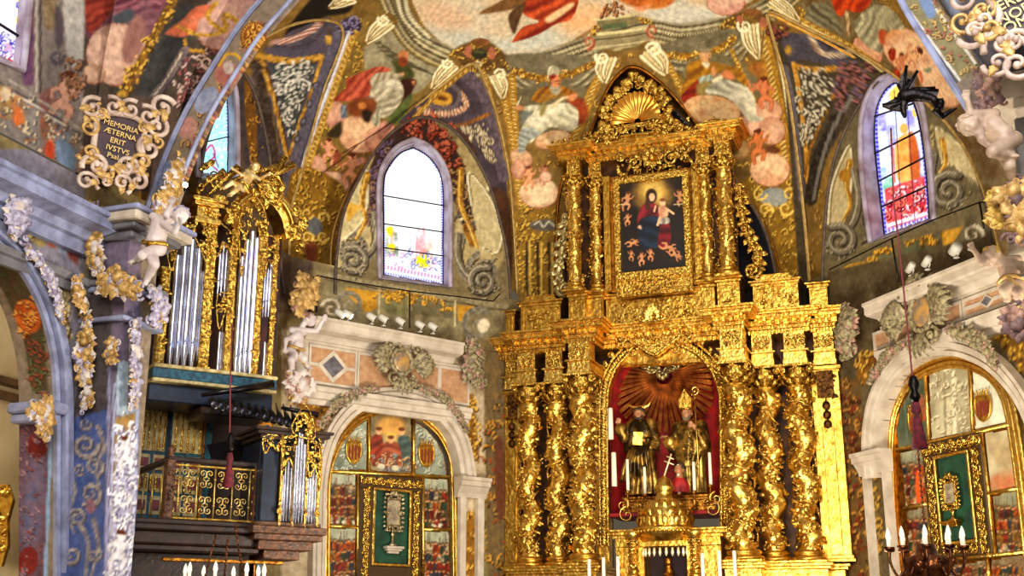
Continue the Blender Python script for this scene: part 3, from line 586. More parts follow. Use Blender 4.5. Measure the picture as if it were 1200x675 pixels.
lace([(430, 350), (560, 350), (690, 400), (690, 420), (560, 385), (440, 385)], (226, 176, 70), (110, 76, 26), 60, 3.4, 1.6, 42); curl((110, 106, 92), 330, 400, 50, 1.3, 1, 200, 20, (150, 144, 128)); curl((110, 106, 92), 780, 470, 60, 1.3, -1, 300, 24, (150, 144, 128)); oval((226, 214, 190), 800, 470, 20, 26, 20, 2); curl((226, 214, 190), 265, 410, 36, 1.3, 1, 200, 12)
seg((200, 188, 150), [(432, 340), (432, 440)], 5); seg((200, 188, 150), [(700, 385), (700, 470)], 5)
# piers of the left spandrels
canvas('vault')
view(300, 225, 3)
poly((120, 88, 34), [(120, -60), (310, -20), (270, 120), (240, 200), (235, 300), (210, 420), (130, 420)], 2, True, (164, 124, 46)); lace([(130, -60), (300, -20), (262, 120), (232, 210), (190, 330)], (226, 184, 84), (70, 46, 14), 120, 4, 1.6, 44)
oval((84, 88, 92), 205, 120, 34, 28, 60, 1, (120, 124, 126)); [curl((240, 204, 110), *q, 22, 1.2, d, 20, 8) for q, d in (((180, 75), 1), ((235, 90), -1), ((180, 160), -1), ((235, 155), 1))]; poly((150, 84, 60), [(170, 190), (215, 190), (200, 290)], 3, True, (110, 60, 40))
# --- right wall above the ledge
canvas('wall')
view(900, 0, 3)
poly((120, 112, 84), [(200, 560), (300, 400), (400, 280), (560, 300), (680, 480), (900, 700), (900, 1200), (180, 1200)], 3, False, (92, 84, 62))
poly((206, 194, 150), [(200, 675), (270, 480), (320, 420), (320, 675)], 3, True, (150, 134, 92)); poly((206, 194, 150), [(570, 440), (640, 480), (700, 560), (730, 675), (600, 600)], 3, True, (150, 134, 92)); oval((190, 146, 50), 262, 575, 26, 26, 0, 2, (226, 180, 80)); seg((180, 126, 44), [(296, 480), (286, 560), (300, 650)], 22, 1.5, c2=(110, 72, 26)); oval((190, 140, 50), 620, 520, 22, 34, 0, 2, (120, 84, 30))
seg((76, 70, 58), [(560, 640), (640, 590), (700, 560)], 60, 4, c2=(110, 104, 88)); curl((84, 80, 68), 690, 640, 60, 1.6, -1, 100, 24, (130, 124, 108)); oval((170, 116, 90), 645, 600, 18, 16, 0, 2)
view(900, 225, 3)
poly((126, 116, 90), [(215, -20), (400, -20), (420, 160), (600, 80), (800, 0), (800, 240), (500, 340), (300, 420), (215, 420)], 1, False, (94, 86, 66)); curl((84, 78, 66), 300, 140, 62, 1.7, 1, 250, 26, (130, 122, 104)); lace([(220, 60), (330, 60), (340, 180), (230, 180)], (150, 142, 120), (50, 44, 36), 40, 5, 2.2, 50); poly((206, 196, 160), [(200, 0), (260, -40), (300, 40), (230, 100)], 3, True, (160, 146, 110))
seg((140, 130, 104), [(220, 250), (400, 165), (600, 85), (760, 30)], 12, 1); poly((180, 130, 40), [(260, 270), (345, 245), (360, 300), (310, 310)], 1.5, True, (214, 168, 70)); poly((104, 108, 80), [(365, 225), (440, 195), (445, 270), (370, 290)], 1.5, False, (126, 120, 90)); poly((112, 108, 82), [(470, 190), (590, 150), (600, 215), (480, 250)], 1.5, False, (90, 96, 72)); poly((180, 130, 40), [(610, 130), (700, 100), (650, 180), (615, 195)], 1.5, False, (214, 168, 70)); lace([(340, 235), (460, 160), (600, 150), (600, 180), (470, 190), (350, 260)], (232, 180, 70), (110, 76, 26), 60, 3.6, 1.7, 51); curl((110, 106, 92), 260, 340, 50, 1.4, -1, 100, 24, (160, 152, 134)); curl((220, 212, 190), 720, 150, 40, 1.4, -1, 60, 16)
# --- apse wall behind the altarpiece stays dark
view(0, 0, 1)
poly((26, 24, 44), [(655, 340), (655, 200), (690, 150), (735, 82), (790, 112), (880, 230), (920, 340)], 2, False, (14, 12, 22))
# --- left side: choir wall, triumphal arch, nave spandrel with tablet, nave wall
view(0, 0, 3)
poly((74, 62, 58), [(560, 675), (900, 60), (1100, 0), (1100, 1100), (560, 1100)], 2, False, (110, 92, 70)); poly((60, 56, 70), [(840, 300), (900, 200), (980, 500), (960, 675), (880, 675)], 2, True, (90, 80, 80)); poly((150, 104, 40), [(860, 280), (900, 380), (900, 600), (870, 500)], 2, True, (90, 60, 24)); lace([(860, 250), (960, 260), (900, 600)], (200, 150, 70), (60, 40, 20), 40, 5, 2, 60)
canvas('vault')
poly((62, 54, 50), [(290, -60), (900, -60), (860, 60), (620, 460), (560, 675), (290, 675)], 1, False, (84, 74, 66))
poly((128, 88, 96), [(300, 130), (330, -40), (590, -40), (560, 60), (520, 160), (420, 100)], 3, True, (96, 58, 72)); drape((160, 104, 116), (84, 44, 60), [(380, -60), (570, -60), (540, 90), (500, 180), (440, 90), (400, 60)], 70, 12, 1.4, c3=(120, 90, 100)); drape((168, 76, 60), (110, 40, 36), [(300, -60), (420, -60), (390, 40), (330, 110), (305, 90)], 70, 10); poly((74, 80, 88), [(395, 60), (460, 30), (470, 70), (410, 86)], 3)
cloud(410, 190, 106, 108, 0, (190, 152, 142), (140, 104, 100), 9); cloud(330, 260, 40, 34, 0, (170, 136, 120), (130, 92, 80)); cloud(800, 70, 120, 90, -40, (178, 134, 134), (136, 96, 104), 8); oval((146, 106, 100), 470, 140, 36, 90, 15, 4)
seg((150, 110, 44), [(620, -20), (540, 130), (470, 260), (430, 350)], 26, 1.5, c2=(90, 62, 22)); lace([(600, -20), (640, -20), (500, 280), (430, 360), (400, 350)], (214, 172, 80), (70, 48, 16), 50, 5, 2.2, 62); oval((190, 150, 70), 428, 342, 20, 24, 0, 2)
poly((52, 52, 54), [(620, 40), (700, 40), (640, 200), (540, 340), (480, 350), (500, 260)], 3, True, (74, 74, 74)); poly((216, 130, 96), [(580, 116), (640, 70), (690, 24), (750, 20), (740, 50), (700, 70), (690, 110), (640, 130), (600, 124)], 2, True, (180, 88, 66))
seg((206, 168, 70), [(760, 10), (730, 60), (790, 110), (790, 50), (840, 80)], 15, 1, c2=(150, 108, 36)); seg((206, 168, 70), [(620, 90), (690, 120), (760, 120), (800, 90)], 12, 1, c2=(150, 108, 36)); seg((196, 150, 60), [(650, 140), (660, 175), (710, 180), (715, 200)], 11, 1)
seg((96, 88, 96), [(650, 180), (590, 280), (530, 360)], 34, 1, c2=(130, 116, 112)); seg((206, 190, 170), [(640, 185), (580, 285), (522, 362)], 5); seg((60, 50, 56), [(662, 190), (602, 285), (546, 366)], 5)
lace([(660, 200), (740, 180), (740, 250), (640, 380), (560, 380)], (206, 180, 176), (70, 50, 60), 70, 4.5, 2, 63, (150, 90, 90)); curl((220, 190, 180), 728, 220, 26, 1.4, 1, 0, 10)
# tablet surround
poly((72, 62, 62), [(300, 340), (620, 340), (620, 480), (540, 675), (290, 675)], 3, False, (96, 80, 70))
# triumphal arch band
canvas('arch')
A_ = [(560, 740), (625, 560), (700, 400), (790, 250), (880, 110), (980, -10), (1080, -110)]
band(A_, [(130, 122, 126), (176, 170, 176), (92, 84, 88)]+[(140, 126, 112)]*9+[(92, 84, 88), (196, 190, 196), (120, 112, 116)], 118)
lace([(600, 640), (670, 470), (760, 290), (860, 120), (930, 60), (900, 200), (800, 380), (700, 560), (640, 660)], (196, 160, 96), (96, 66, 56), 170, 5, 2, 64, (176, 110, 110))
oval((120, 64, 30), 893, 128, 48, 52, 20, 1, (160, 100, 40)); seg((226, 180, 90), [(893+40*math.cos(t/2), 128+44*math.sin(t/2)) for t in range(14)], 7, c2=(110, 60, 20), per=3); lace([(865, 100), (920, 100), (920, 156), (865, 156)], (230, 180, 90), (110, 56, 20), 22, 4, 2, 65); oval((130, 140, 176), 726, 352, 34, 54, 38, 1, (160, 166, 190)); oval((150, 92, 92), 800, 262, 46, 44, 0, 2, (190, 130, 110)); seg((206, 160, 60), [(770, 230), (800, 190), (840, 200), (845, 240)], 10); oval((170, 120, 120), 660, 450, 34, 40, 20, 2, (200, 160, 140)); poly((190, 176, 170), [(785, 225), (815, 215), (820, 250), (795, 260)], 2)
poly((120, 132, 164), [(530, 675), (545, 600), (600, 560), (630, 590), (570, 690)], 2, False, (150, 160, 190))
# nave wall upper zone
canvas('vault')
poly((112, 104, 104), [(-200, -100), (296, -100), (290, 690), (-60, 420)], 1, False, (140, 130, 124))
poly((84, 64, 110), [(72, -60), (118, -60), (120, 300), (80, 300)], 3, False, (130, 80, 96)); seg((176, 168, 160), [(128, -60), (128, 320)], 8); seg((70, 60, 62), [(142, -60), (142, 330)], 7); poly((146, 130, 104), [(152, 0), (200, 0), (205, 90), (160, 100)], 2, True, (110, 90, 70)); seg((176, 168, 156), [(212, -60), (205, 60), (228, 140), (236, 240)], 10, c2=(110, 100, 96)); poly((164, 160, 160), [(228, -60), (292, -60), (290, 210), (250, 230), (225, 100)], 3, True, (190, 186, 182)); poly((84, 76, 84), [(196, 20), (222, 60), (222, 150), (196, 160)], 4); curl((90, 84, 92), 200, 200, 26, 1.4, 1, 0, 16)
poly((146, 60, 46), [(140, 340), (190, 330), (190, 520), (160, 600), (150, 480)], 6, True, (120, 110, 110)); putto(232, 310, 170, 15, 1, c=(196, 150, 130), c2=(130, 80, 70)); lace([(220, 220), (285, 230), (285, 330), (240, 340)], (150, 110, 80), (70, 50, 50), 40, 5, 2.4, 66)
seg((170, 160, 150), [(-60, 250), (60, 300), (290, 460)], 9, 1, c2=(130, 124, 120)); seg((196, 190, 184), [(40, 320), (290, 480)], 7); seg((76, 74, 86), [(-60, 270), (50, 318), (280, 470)], 5)
for k, c in enumerate(((176, 140, 70), (196, 120, 60), (140, 136, 140), (160, 90, 60), (120, 132, 160))): poly(c, [(-10+k*52, 300+k*36), (34+k*52, 320+k*36), (36+k*52, 420+k*34), (-8+k*52, 380+k*34)], 3, True, (120, 108, 100))
lace([(-20, 280), (100, 340), (280, 480), (280, 620), (100, 500), (-20, 400)], (206, 190, 160), (80, 74, 80), 90, 4.5, 1.8, 67, (170, 110, 70)); oval((206, 186, 160), 20, 330, 18, 26, 0, 2); oval((200, 110, 60), 62, 410, 17, 34, 0, 3); oval((180, 70, 40), 176, 530, 16, 40, 0, 3); poly((110, 130, 160), [(200, 490), (260, 520), (262, 610), (205, 570)], 3)
# right triumphal band and tablet spandrel
canvas('arch'); view(900, 0, 3)
band([(450, -80), (540, 40), (620, 150), (700, 260)], [(206, 200, 190)]+[(134, 126, 96)]*7+[(206, 200, 196), (90, 90, 96)], 100); lace([(470, -60), (560, -60), (720, 230), (690, 270), (560, 120)], (196, 170, 110), (90, 66, 44), 80, 4, 1.8, 70, (170, 110, 90)); poly((120, 140, 180), [(520, -30), (560, -30), (590, 50), (560, 60)], 3)
canvas('vault'); poly((96, 96, 110), [(580, -80), (960, -80), (960, 280), (740, 270), (640, 90)], 2, False, (76, 74, 80)); seg((170, 176, 200), [(560, -60), (620, 40), (700, 160), (750, 240)], 9); poly((120, 130, 156), [(600, -60), (660, -60), (680, 60), (640, 40)], 4)
# lower zones of the side walls
canvas('wall')
view(300, 0, 3); poly((76, 56, 52), [(380, 680), (430, 520), (520, 430), (600, 420), (690, 500), (750, 640), (770, 760), (690, 700), (670, 580), (560, 480), (450, 580), (430, 720)], 2, True, (56, 40, 36))
lace([(470, 480), (560, 415), (640, 430), (720, 540), (690, 620), (620, 500), (540, 480)], (190, 104, 78), (60, 26, 20), 80, 6, 2.6, 180, (140, 60, 44)); lace([(380, 700), (420, 560), (470, 480), (450, 600), (435, 760), (390, 780)], (150, 116, 104), (50, 36, 36), 80, 5, 2.4, 181, (110, 90, 120)); lace([(690, 560), (760, 640), (790, 800), (720, 780)], (170, 140, 96), (50, 40, 30), 60, 5, 2.2, 182, (110, 100, 100)); view(900, 0, 3); lace([(260, 430), (330, 300), (430, 240), (500, 300), (400, 300), (330, 400), (300, 520)], (150, 110, 96), (50, 34, 34), 90, 6, 2.4, 183, (110, 90, 110))
for p in ([(200, 700), (230, 560), (300, 400), (370, 300)], [(215, 720), (246, 570), (312, 410), (380, 312)]): seg((60, 54, 44), p, 12, 1)
lace([(560, 440), (640, 480), (720, 620), (600, 650)], (190, 170, 120), (60, 54, 40), 60, 5, 2, 184); lace([(205, 520), (320, 440), (320, 660), (210, 670)], (200, 180, 130), (70, 60, 44), 70, 5, 2, 185, (190, 140, 60))
view(0, 0, 1)
def vol(x, y, r, d, a=0, stem=None):
    if stem: seg((58, 52, 44), [(p[0]+1, p[1]+1.5) for p in stem], r*.5, 1, w2=r*.34); seg((138, 130, 112), stem, r*.42, 1, w2=r*.28, c2=(112, 104, 90)); seg((186, 178, 156), [(p[0]-r*.1, p[1]-r*.06) for p in stem], r*.09, .6)
    curl((54, 48, 42), x+1, y+1.5, r, 1.7, d, a, r*.52); curl((130, 122, 106), x, y, r, 1.7, d, a, r*.4, (108, 100, 88)); curl((184, 176, 154), x-r*.08, y-r*.08, r*.98, 1.7, d, a, r*.1)
    lace([(x-r*1.2, y), (x, y+r*.7), (x+r*1.2, y), (x, y+r*1.3)], (176, 166, 140), (60, 54, 44), 14, 3.4, 1.4, int(x))
def cream(P, gold=None):
    poly((214, 202, 164), P, 1, True, (186, 172, 130)); seg((236, 228, 198), P, 2, .7); seg((110, 96, 66), [(p[0]+2.4, p[1]+1) for p in P], 1, .6)
    if gold: seg((196, 148, 56), gold, 8, 1, w2=3, c2=(140, 96, 32)); seg((230, 196, 110), [(p[0]-1.5, p[1]) for p in gold], 1.8, .6)
poly((128, 118, 92), [(962, 330), (966, 220), (990, 150), (1010, 120), (1010, 290), (1100, 262), (1092, 120), (1120, 140), (1160, 236), (1168, 256), (1100, 272), (1000, 300)], 2, False, (104, 94, 70))
cream([(970, 262), (974, 220), (986, 186), (996, 172), (998, 210), (992, 250), (980, 275)], [(996, 190), (992, 215), (996, 240), (988, 258)]); cream([(1096, 150), (1112, 158), (1136, 182), (1150, 214), (1140, 212), (1120, 196), (1104, 190)], [(1104, 165), (1108, 190), (1100, 205)])
oval((206, 160, 60), 990, 206, 7, 8, 0, 1, (150, 104, 36)); vol(984, 282, 19, 1, 240, [(1000, 200), (1006, 230), (1002, 256), (992, 270)]); vol(1112, 224, 22, -1, 300, [(1094, 180), (1092, 200), (1098, 216)]); vol(990, 342, 15, -1, 60)
cream([(392, 288), (396, 250), (410, 222), (428, 196), (430, 240), (422, 262), (404, 280)], [(430, 205), (424, 236), (428, 258), (418, 280)]); cream([(566, 290), (582, 296), (588, 270), (578, 240), (560, 212), (548, 204), (552, 240)], [(540, 200), (540, 240), (552, 268), (560, 290)])
poly((196, 148, 56), [(405, 235), (424, 242), (407, 262)], 1, False, (226, 186, 90)); vol(414, 306, 17, 1, 250, [(438, 250), (442, 275), (436, 292), (424, 304)]); vol(566, 330, 18, -1, 290, [(536, 276), (536, 300), (544, 318), (556, 330)])
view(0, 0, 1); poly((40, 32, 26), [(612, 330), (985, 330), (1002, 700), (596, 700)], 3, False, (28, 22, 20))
def goldfield(P, n, seed, base=(164, 118, 46), b2=(112, 76, 26), cl=(226, 182, 88), r=4.5, w=1.8): poly(base, P, 1, False, b2); lace(P, cl, (76, 50, 18), n, r, w, seed)
view(0, 0, 1)
poly((196, 180, 156), [(330, 385), (600, 415), (600, 700), (330, 700)], 1, False, (168, 150, 124))
goldfield([(345, 440), (420, 455), (395, 490), (378, 520), (350, 520)], 70, 80); goldfield([(505, 455), (555, 462), (562, 545), (545, 520), (530, 490)], 60, 81)
goldfield([(540, 600), (556, 600), (560, 690), (540, 690)], 20, 82); poly((150, 142, 96), [(556, 580), (572, 580), (574, 690), (558, 690)], 1, False, (120, 112, 76)); lace([(556, 580), (572, 580), (574, 690), (558, 690)], (190, 150, 70), (90, 70, 36), 40, 4, 1.6, 83)
poly((96, 84, 66), [(566, 400), (600, 400), (600, 700), (572, 700)], 2, False, (130, 108, 70)); lace([(568, 480), (596, 480), (598, 690), (574, 690)], (200, 150, 66), (60, 44, 26), 80, 5, 2, 84, (150, 80, 40))
poly((104, 66, 46), [(580, 520), (590, 520), (592, 600), (582, 600)], 2, True)
view(900, 225, 3)
poly((110, 100, 78), [(210, 280), (1000, 100), (1000, 1400), (260, 1400)], 2, False, (84, 72, 52)); goldfield([(320, 580), (430, 540), (370, 640), (340, 680), (310, 650)], 40, 85, (150, 104, 40)); goldfield([(720, 480), (860, 400), (960, 500), (900, 640), (800, 520)], 110, 86, (140, 104, 36), (90, 66, 24), (200, 160, 66))
view(900, 450, 3)
poly((96, 86, 60), [(240, 0), (330, -20), (330, 250), (400, 300), (400, 800), (300, 800)], 2, False, (120, 84, 46)); lace([(250, 60), (320, 60), (340, 700), (290, 700)], (190, 140, 70), (60, 44, 26), 120, 5, 2.2, 87, (130, 60, 36)); poly((80, 84, 60), [(345, 330), (380, 330), (400, 700), (350, 700)], 1, False, (150, 120, 60)); lace([(345, 340), (385, 340), (400, 700), (360, 700)], (190, 150, 70), (60, 50, 26), 60, 5, 2.2, 88)
view(0, 0, 3)
# nave wall between cornice and arch
view(0, 225, 3)
poly((140, 138, 156), [(-100, -150), (300, -150), (300, 1400), (-100, 1400)], 1, False, (118, 114, 128))
poly((206, 92, 56), [(170, 95), (230, 110), (215, 200), (170, 190)], 3, False, (150, 80, 70)); poly((150, 164, 196), [(200, 120), (255, 150), (250, 215), (200, 200)], 3, True, (176, 180, 200)); poly((120, 60, 60), [(235, 110), (280, 130), (275, 260), (240, 230)], 3, False, (150, 90, 80)); poly((170, 150, 96), [(100, 30), (160, 20), (165, 180), (110, 170)], 3, True, (110, 96, 76)); lace([(100, 20), (200, 20), (165, 180), (110, 170)], (206, 186, 130), (70, 56, 44), 30, 5, 2.2, 90)
poly((84, 96, 84), [(60, 20), (100, 30), (104, 130), (60, 120)], 2, False, (120, 130, 120)); goldfield([(150, 260), (240, 320), (245, 620), (215, 560), (190, 420)], 50, 91, (170, 156, 120), (120, 110, 90), (214, 200, 160))
view(0, 450, 3)
poly((130, 160, 200), [(155, 60), (260, 60), (240, 700), (130, 700)], 1, False, (110, 134, 176)); seg((180, 206, 240), [(180, 130), (160, 700)], 12); seg((160, 186, 226), [(248, 130), (216, 700)], 12); lace([(190, 180), (238, 180), (215, 690), (170, 690)], (226, 216, 190), (80, 110, 120), 110, 4.5, 2, 92, (110, 150, 130))
# pilaster faces, arch jamb and soffit
canvas('arch'); view(0, 450, 3)
poly((128, 116, 140), [(230, -800), (500, -800), (480, 800), (200, 800)], 1, False, (108, 100, 124))
poly((70, 66, 72), [(240, -400), (400, -400), (380, 110), (250, 110)], 2, False, (96, 88, 90)); poly((66, 84, 140), [(258, 120), (376, 90), (362, 760), (210, 760)], 1, False, (90, 104, 158))
for k, (x, y, r, d) in enumerate(((300, 215, 46, 1), (330, 290, 34, -1), (318, 385, 42, -1), (270, 470, 34, 1), (250, 600, 40, -1), (330, 600, 26, 1), (300, 140, 22, 1), (280, 300, 20, 1))): curl((84, 80, 96), x+2, y+3, r, 1.5, d, 60*k, r*.5); curl((176, 166, 160), x, y, r, 1.5, d, 60*k, r*.36, (138, 130, 136))
for p in ([(345, 150), (365, 220), (340, 290), (350, 380)], [(250, 330), (262, 380), (240, 460), (260, 520)], [(330, 480), (345, 560), (320, 680)], [(285, 500), (310, 560), (300, 680)]): seg((170, 160, 158), p, 18, 1, w2=8, c2=(120, 112, 122))
oval((110, 84, 110), 318, 430, 18, 26, 0, 2, (170, 120, 130)); seg((150, 150, 190), [(385, -60), (372, 700)], 10); seg((168, 176, 214), [(402, 0), (384, 700)], 9); seg((170, 180, 220), [(486, 0), (462, 700)], 12)
poly((150, 172, 190), [(410, -80), (480, -80), (476, 120), (408, 110)], 1, False, (170, 180, 204)); poly((170, 136, 84), [(406, 120), (476, 100), (456, 760), (380, 760)], 1, False, (140, 116, 80)); poly((190, 190, 222), [(415, 170), (470, 160), (455, 760), (385, 760), (392, 480)], 2, False, (156, 154, 190))
lace([(412, 160), (472, 160), (456, 760), (384, 760)], (236, 236, 246), (110, 106, 140), 150, 6, 2.6, 93, (206, 206, 226)); putto(440, 220, 110, 0, 1, c=(224, 222, 234), c2=(140, 134, 160)); putto(420, 560, 130, 10, 1, c=(224, 222, 234), c2=(140, 134, 160)); curl((236, 234, 246), 430, 400, 30, 1.4, 1, 0, 12)
poly((128, 96, 110), [(40, 140), (180, 140), (156, 760), (10, 760)], 1, False, (104, 84, 104)); poly((96, 108, 150), [(95, 290), (160, 290), (130, 560), (70, 560)], 8, True, (140, 110, 130)); oval((150, 60, 54), 132, 215, 38, 46, 10, 1, (110, 44, 44)); oval((150, 56, 50), 98, 622, 36, 52, 10, 1, (110, 44, 44)); lace([(40, 160), (165, 160), (140, 740), (30, 740)], (176, 140, 150), (84, 66, 90), 90, 5, 1.6, 94, (150, 90, 90))
seg((150, 180, 226), [(182, 110), (156, 760)], 12)
view(0, 225, 3)
poly((76, 84, 62), [(-60, 150), (60, 220), (150, 420), (170, 700), (110, 700), (80, 500), (0, 330), (-60, 280)], 1, False, (96, 70, 50)); oval((214, 120, 50), 97, 437, 46, 62, -20, 1, (160, 70, 30)); lace([(60, 380), (130, 380), (140, 500), (70, 500)], (240, 170, 90), (110, 50, 24), 26, 5, 2.2, 95); lace([(100, 520), (160, 520), (170, 700), (110, 700)], (150, 84, 60), (60, 44, 36), 40, 5, 2, 96, (110, 120, 80))
# stained glass colours
CANS['glass'] = np.zeros_like(CAN); CAN = CANS['glass']; CAN[:] = np.array((238, 240, 255), np.float32)
view(300, 0, 3)
view(440, 160, 1)
poly((250, 250, 255), [(0, 0), (90, 0), (90, 190), (0, 190)], 1, False)
for (x, y, w, h, c) in ((18, 92, 5, 34, (150, 120, 70)), (22, 96, 4, 30, (70, 90, 60)), (48, 92, 5, 36, (190, 40, 40)), (54, 90, 4, 40, (230, 60, 50)), (60, 100, 6, 30, (160, 130, 90)), (12, 100, 3, 20, (110, 120, 70)), (40, 100, 4, 30, (230, 190, 190)), (32, 100, 5, 34, (240, 200, 200))): poly(c, [(x, y+20), (x+w, y+18), (x+w+1, y+20+h), (x-1, y+20+h)], 1.5, True, (250, 240, 250), al=.8)
poly((236, 214, 30), [(48, 142), (60, 138), (64, 150), (54, 154), (46, 152)], 1); poly((236, 200, 40), [(12, 108), (20, 106), (18, 118)], 1); poly((240, 200, 40), [(14, 128), (22, 126), (22, 134)], 1)
lace([(9, 134), (79, 140), (79, 158), (9, 154)], (90, 100, 150), (200, 200, 230), 60, 4, 1.2, 97, (180, 120, 160)); seg((246, 120, 170), [(12, 153), (78, 166)], 5, c2=(255, 230, 240), per=4); seg((80, 90, 210), [(10, 160), (79, 172)], 3, c2=(240, 240, 255), per=3)
for p in ([(10, 160), (10, 55), (16, 36), (28, 20), (44, 13)], [(78, 172), (78, 62), (72, 38), (60, 22), (44, 13)]): seg((60, 70, 220), p, 3.2, c2=(236, 236, 255), per=3)
lace([(10, 20), (78, 20), (78, 100), (10, 90)], (214, 214, 240), (240, 240, 255), 60, 6, 1.0, 98)
# right window
view(900, 0, 3)
poly((190, 200, 255), [(370, 260), (600, 260), (600, 900), (370, 900)], 1, False, (240, 240, 255))
for k, (x, y, c) in enumerate(((400, 430, (90, 80, 210)), (430, 470, (150, 150, 240)), (410, 560, (230, 220, 255)), (440, 520, (110, 90, 190)), (520, 560, (70, 60, 190)), (400, 620, (110, 160, 200)), (500, 640, (120, 70, 60)), (440, 360, (60, 80, 210)), (500, 420, (120, 110, 230)), (535, 640, (70, 90, 190)))): poly(c, [(x-16, y-34), (x+14, y-30), (x+18, y+28), (x-12, y+34)], 2, False, (230, 230, 255))
poly((230, 130, 50), [(450, 500), (480, 470), (515, 480), (525, 560), (520, 640), (460, 640), (446, 560)], 2, True, (250, 200, 120)); poly((170, 70, 30), [(495, 470), (525, 500), (535, 650), (505, 640)], 2, True, (210, 120, 60)); oval((240, 170, 90), 478, 452, 15, 19); poly((240, 180, 60), [(430, 320), (460, 300), (456, 340), (430, 356)], 2, True, (250, 230, 140)); oval((250, 200, 80), 520, 395, 14, 18); poly((70, 160, 130), [(408, 635), (445, 625), (440, 675), (410, 680)], 2, True, (180, 220, 200)); poly((120, 60, 70), [(455, 650), (530, 640), (530, 680), (450, 690)], 2, True, (60, 60, 110)); seg((220, 60, 50), [(440, 520), (446, 640)], 4)
view(900, 225, 3)
poly((196, 40, 44), [(410, -10), (560, -60), (566, 90), (420, 130)], 1, False, (226, 110, 110)); lace([(412, 0), (560, -50), (566, 70), (420, 110)], (250, 200, 200), (120, 20, 40), 70, 5, 2.2, 99, (240, 120, 90)); seg((250, 210, 226), [(415, 120), (568, 72)], 14); seg((110, 80, 200), [(415, 138), (568, 88)], 10, c2=(230, 220, 250), per=5)
view(0, 0, 1)
for p in ([(1038, 280), (1028, 180), (1027, 130), (1036, 108), (1050, 95)], [(1090, 262), (1082, 170), (1074, 128), (1060, 102), (1050, 95)]): seg((50, 40, 190), p, 4.5, c2=(170, 170, 255), per=5)
for p in ([(1048, 106), (1058, 280)], [(1062, 106), (1073, 270)]): seg((50, 40, 60), p, .8)
# choir window and nave window
poly((190, 232, 250), [(225, 90), (280, 90), (280, 220), (225, 220)], 1, False, (150, 214, 240))
for k in range(9): seg((240, 252, 255), [(232, 140+k*9), (272, 128+k*9+10)], 3.2, c2=(110, 200, 226))
seg((190, 60, 120), [(240, 178), (248, 170), (252, 182), (246, 190), (255, 200)], 2); seg((150, 60, 110), [(250, 180), (256, 196)], 1.5); seg((60, 90, 190), [(266, 110), (268, 205)], 2.5, c2=(200, 220, 255), per=4)
view(0, 0, 3)
poly((236, 232, 250), [(-200, -100), (110, -100), (90, 250), (-200, 150)], 1, False, (206, 200, 236)); seg((200, 10, 20), [(92, -60), (88, 90), (74, 236)], 14); seg((200, 10, 20), [(-60, 160), (0, 190), (74, 240)], 14)
for k in range(9): y = -20+k*26; poly(((250, 214, 60), (60, 70, 200), (240, 240, 250))[k % 3], [(58, y), (84-k*.8, y+4), (82-k*.8, y+26), (56, y+22)], 1.5, False); poly(((50, 40, 150), (240, 220, 120), (90, 40, 120))[k % 3], [(64, y+6), (76, y+8), (74, y+18), (64, y+16)], 1, True)
poly((220, 120, 130), [(0, 120), (50, 150), (46, 200), (0, 170)], 2, True, (180, 180, 226)); lace([(-20, 110), (50, 140), (44, 210), (-20, 175)], (70, 60, 160), (250, 250, 255), 30, 5, 2, 100)
canvas('vault')
def paint_at(kind, P):
    """linear RGB of the fresco at world points"""
    x, y = project(P); C = CANS[kind]
    fx = np.clip((x-CX0)*CS, 0, C.shape[1]-2); fy = np.clip((y-CY0)*CS, 0, C.shape[0]-2); xi, yi = fx.astype(int), fy.astype(int)
    a, b = (fx-xi)[..., None], (fy-yi)[..., None]
    c = (C[yi, xi]*(1-a)+C[yi, xi+1]*a)*(1-b)+(C[yi+1, xi]*(1-a)+C[yi+1, xi+1]*a)*b
    c = np.clip((c/255.-.5)*1.14*np.array((1, .99, .96))+(.5 if kind in ('glass', 'oil') else np.array((.495, .485, .465))), 0, 1); return np.where(c <= .04045, c/12.92, ((c+.055)/1.055)**2.4)
def paint(o, kind):
    me = o.data; n = len(me.vertices); V = np.empty(n*3); me.vertices.foreach_get('co', V); V = V.reshape(-1, 3)
    bpy.context.view_layer.update(); M = np.array(o.matrix_world); P = V @ M[:3, :3].T+M[:3, 3]
    c = np.ones((n, 4)); c[:, :3] = paint_at(kind, P)
    a = me.color_attributes.new('Col', 'FLOAT_COLOR', 'POINT'); a.data.foreach_set('color', c.astype(np.float32).ravel()); return o
# ---------------------------------------------------------------- the vault
def q_world(q, e):
    q, e = np.broadcast_arrays(np.asarray(q, float), np.asarray(e, float))
    r = VA*np.where(e > 0, np.cos(np.maximum(e, 0)), 1.0); z = np.where(e > 0, ZS+VB*np.sin(np.maximum(e, 0)), ZS+VB*e)
    H = VA*PI/2; al = np.clip(q/VA, -PI/2, PI/2); ov = np.maximum(np.abs(q)-H, 0)
    l = r*np.sin(al); a = r*np.cos(al)-ov
    a = np.where(np.abs(q) > H, -ov, a)
    return np.stack([CEN[0]+l*LAT[0]+a*AXI[0], CEN[1]+l*LAT[1]+a*AXI[1], z], -1)
def q_of(P):
    P = np.asarray(P, float); x, y = P[..., 0]-CEN[0], P[..., 1]-CEN[1]; l = x*LAT[0]+y*LAT[1]; a = x*AXI[0]+y*AXI[1]; H = VA*PI/2
    q = np.where(a >= 0, VA*np.arctan2(l, np.maximum(a, 1e-9)), np.sign(l)*(H-a)); r = np.where(a >= 0, np.hypot(l, a), np.abs(l)); dz = P[..., 2]-ZS
    return q, np.where(dz > 0, np.arctan2(dz/VB, r/VA), dz/VB)
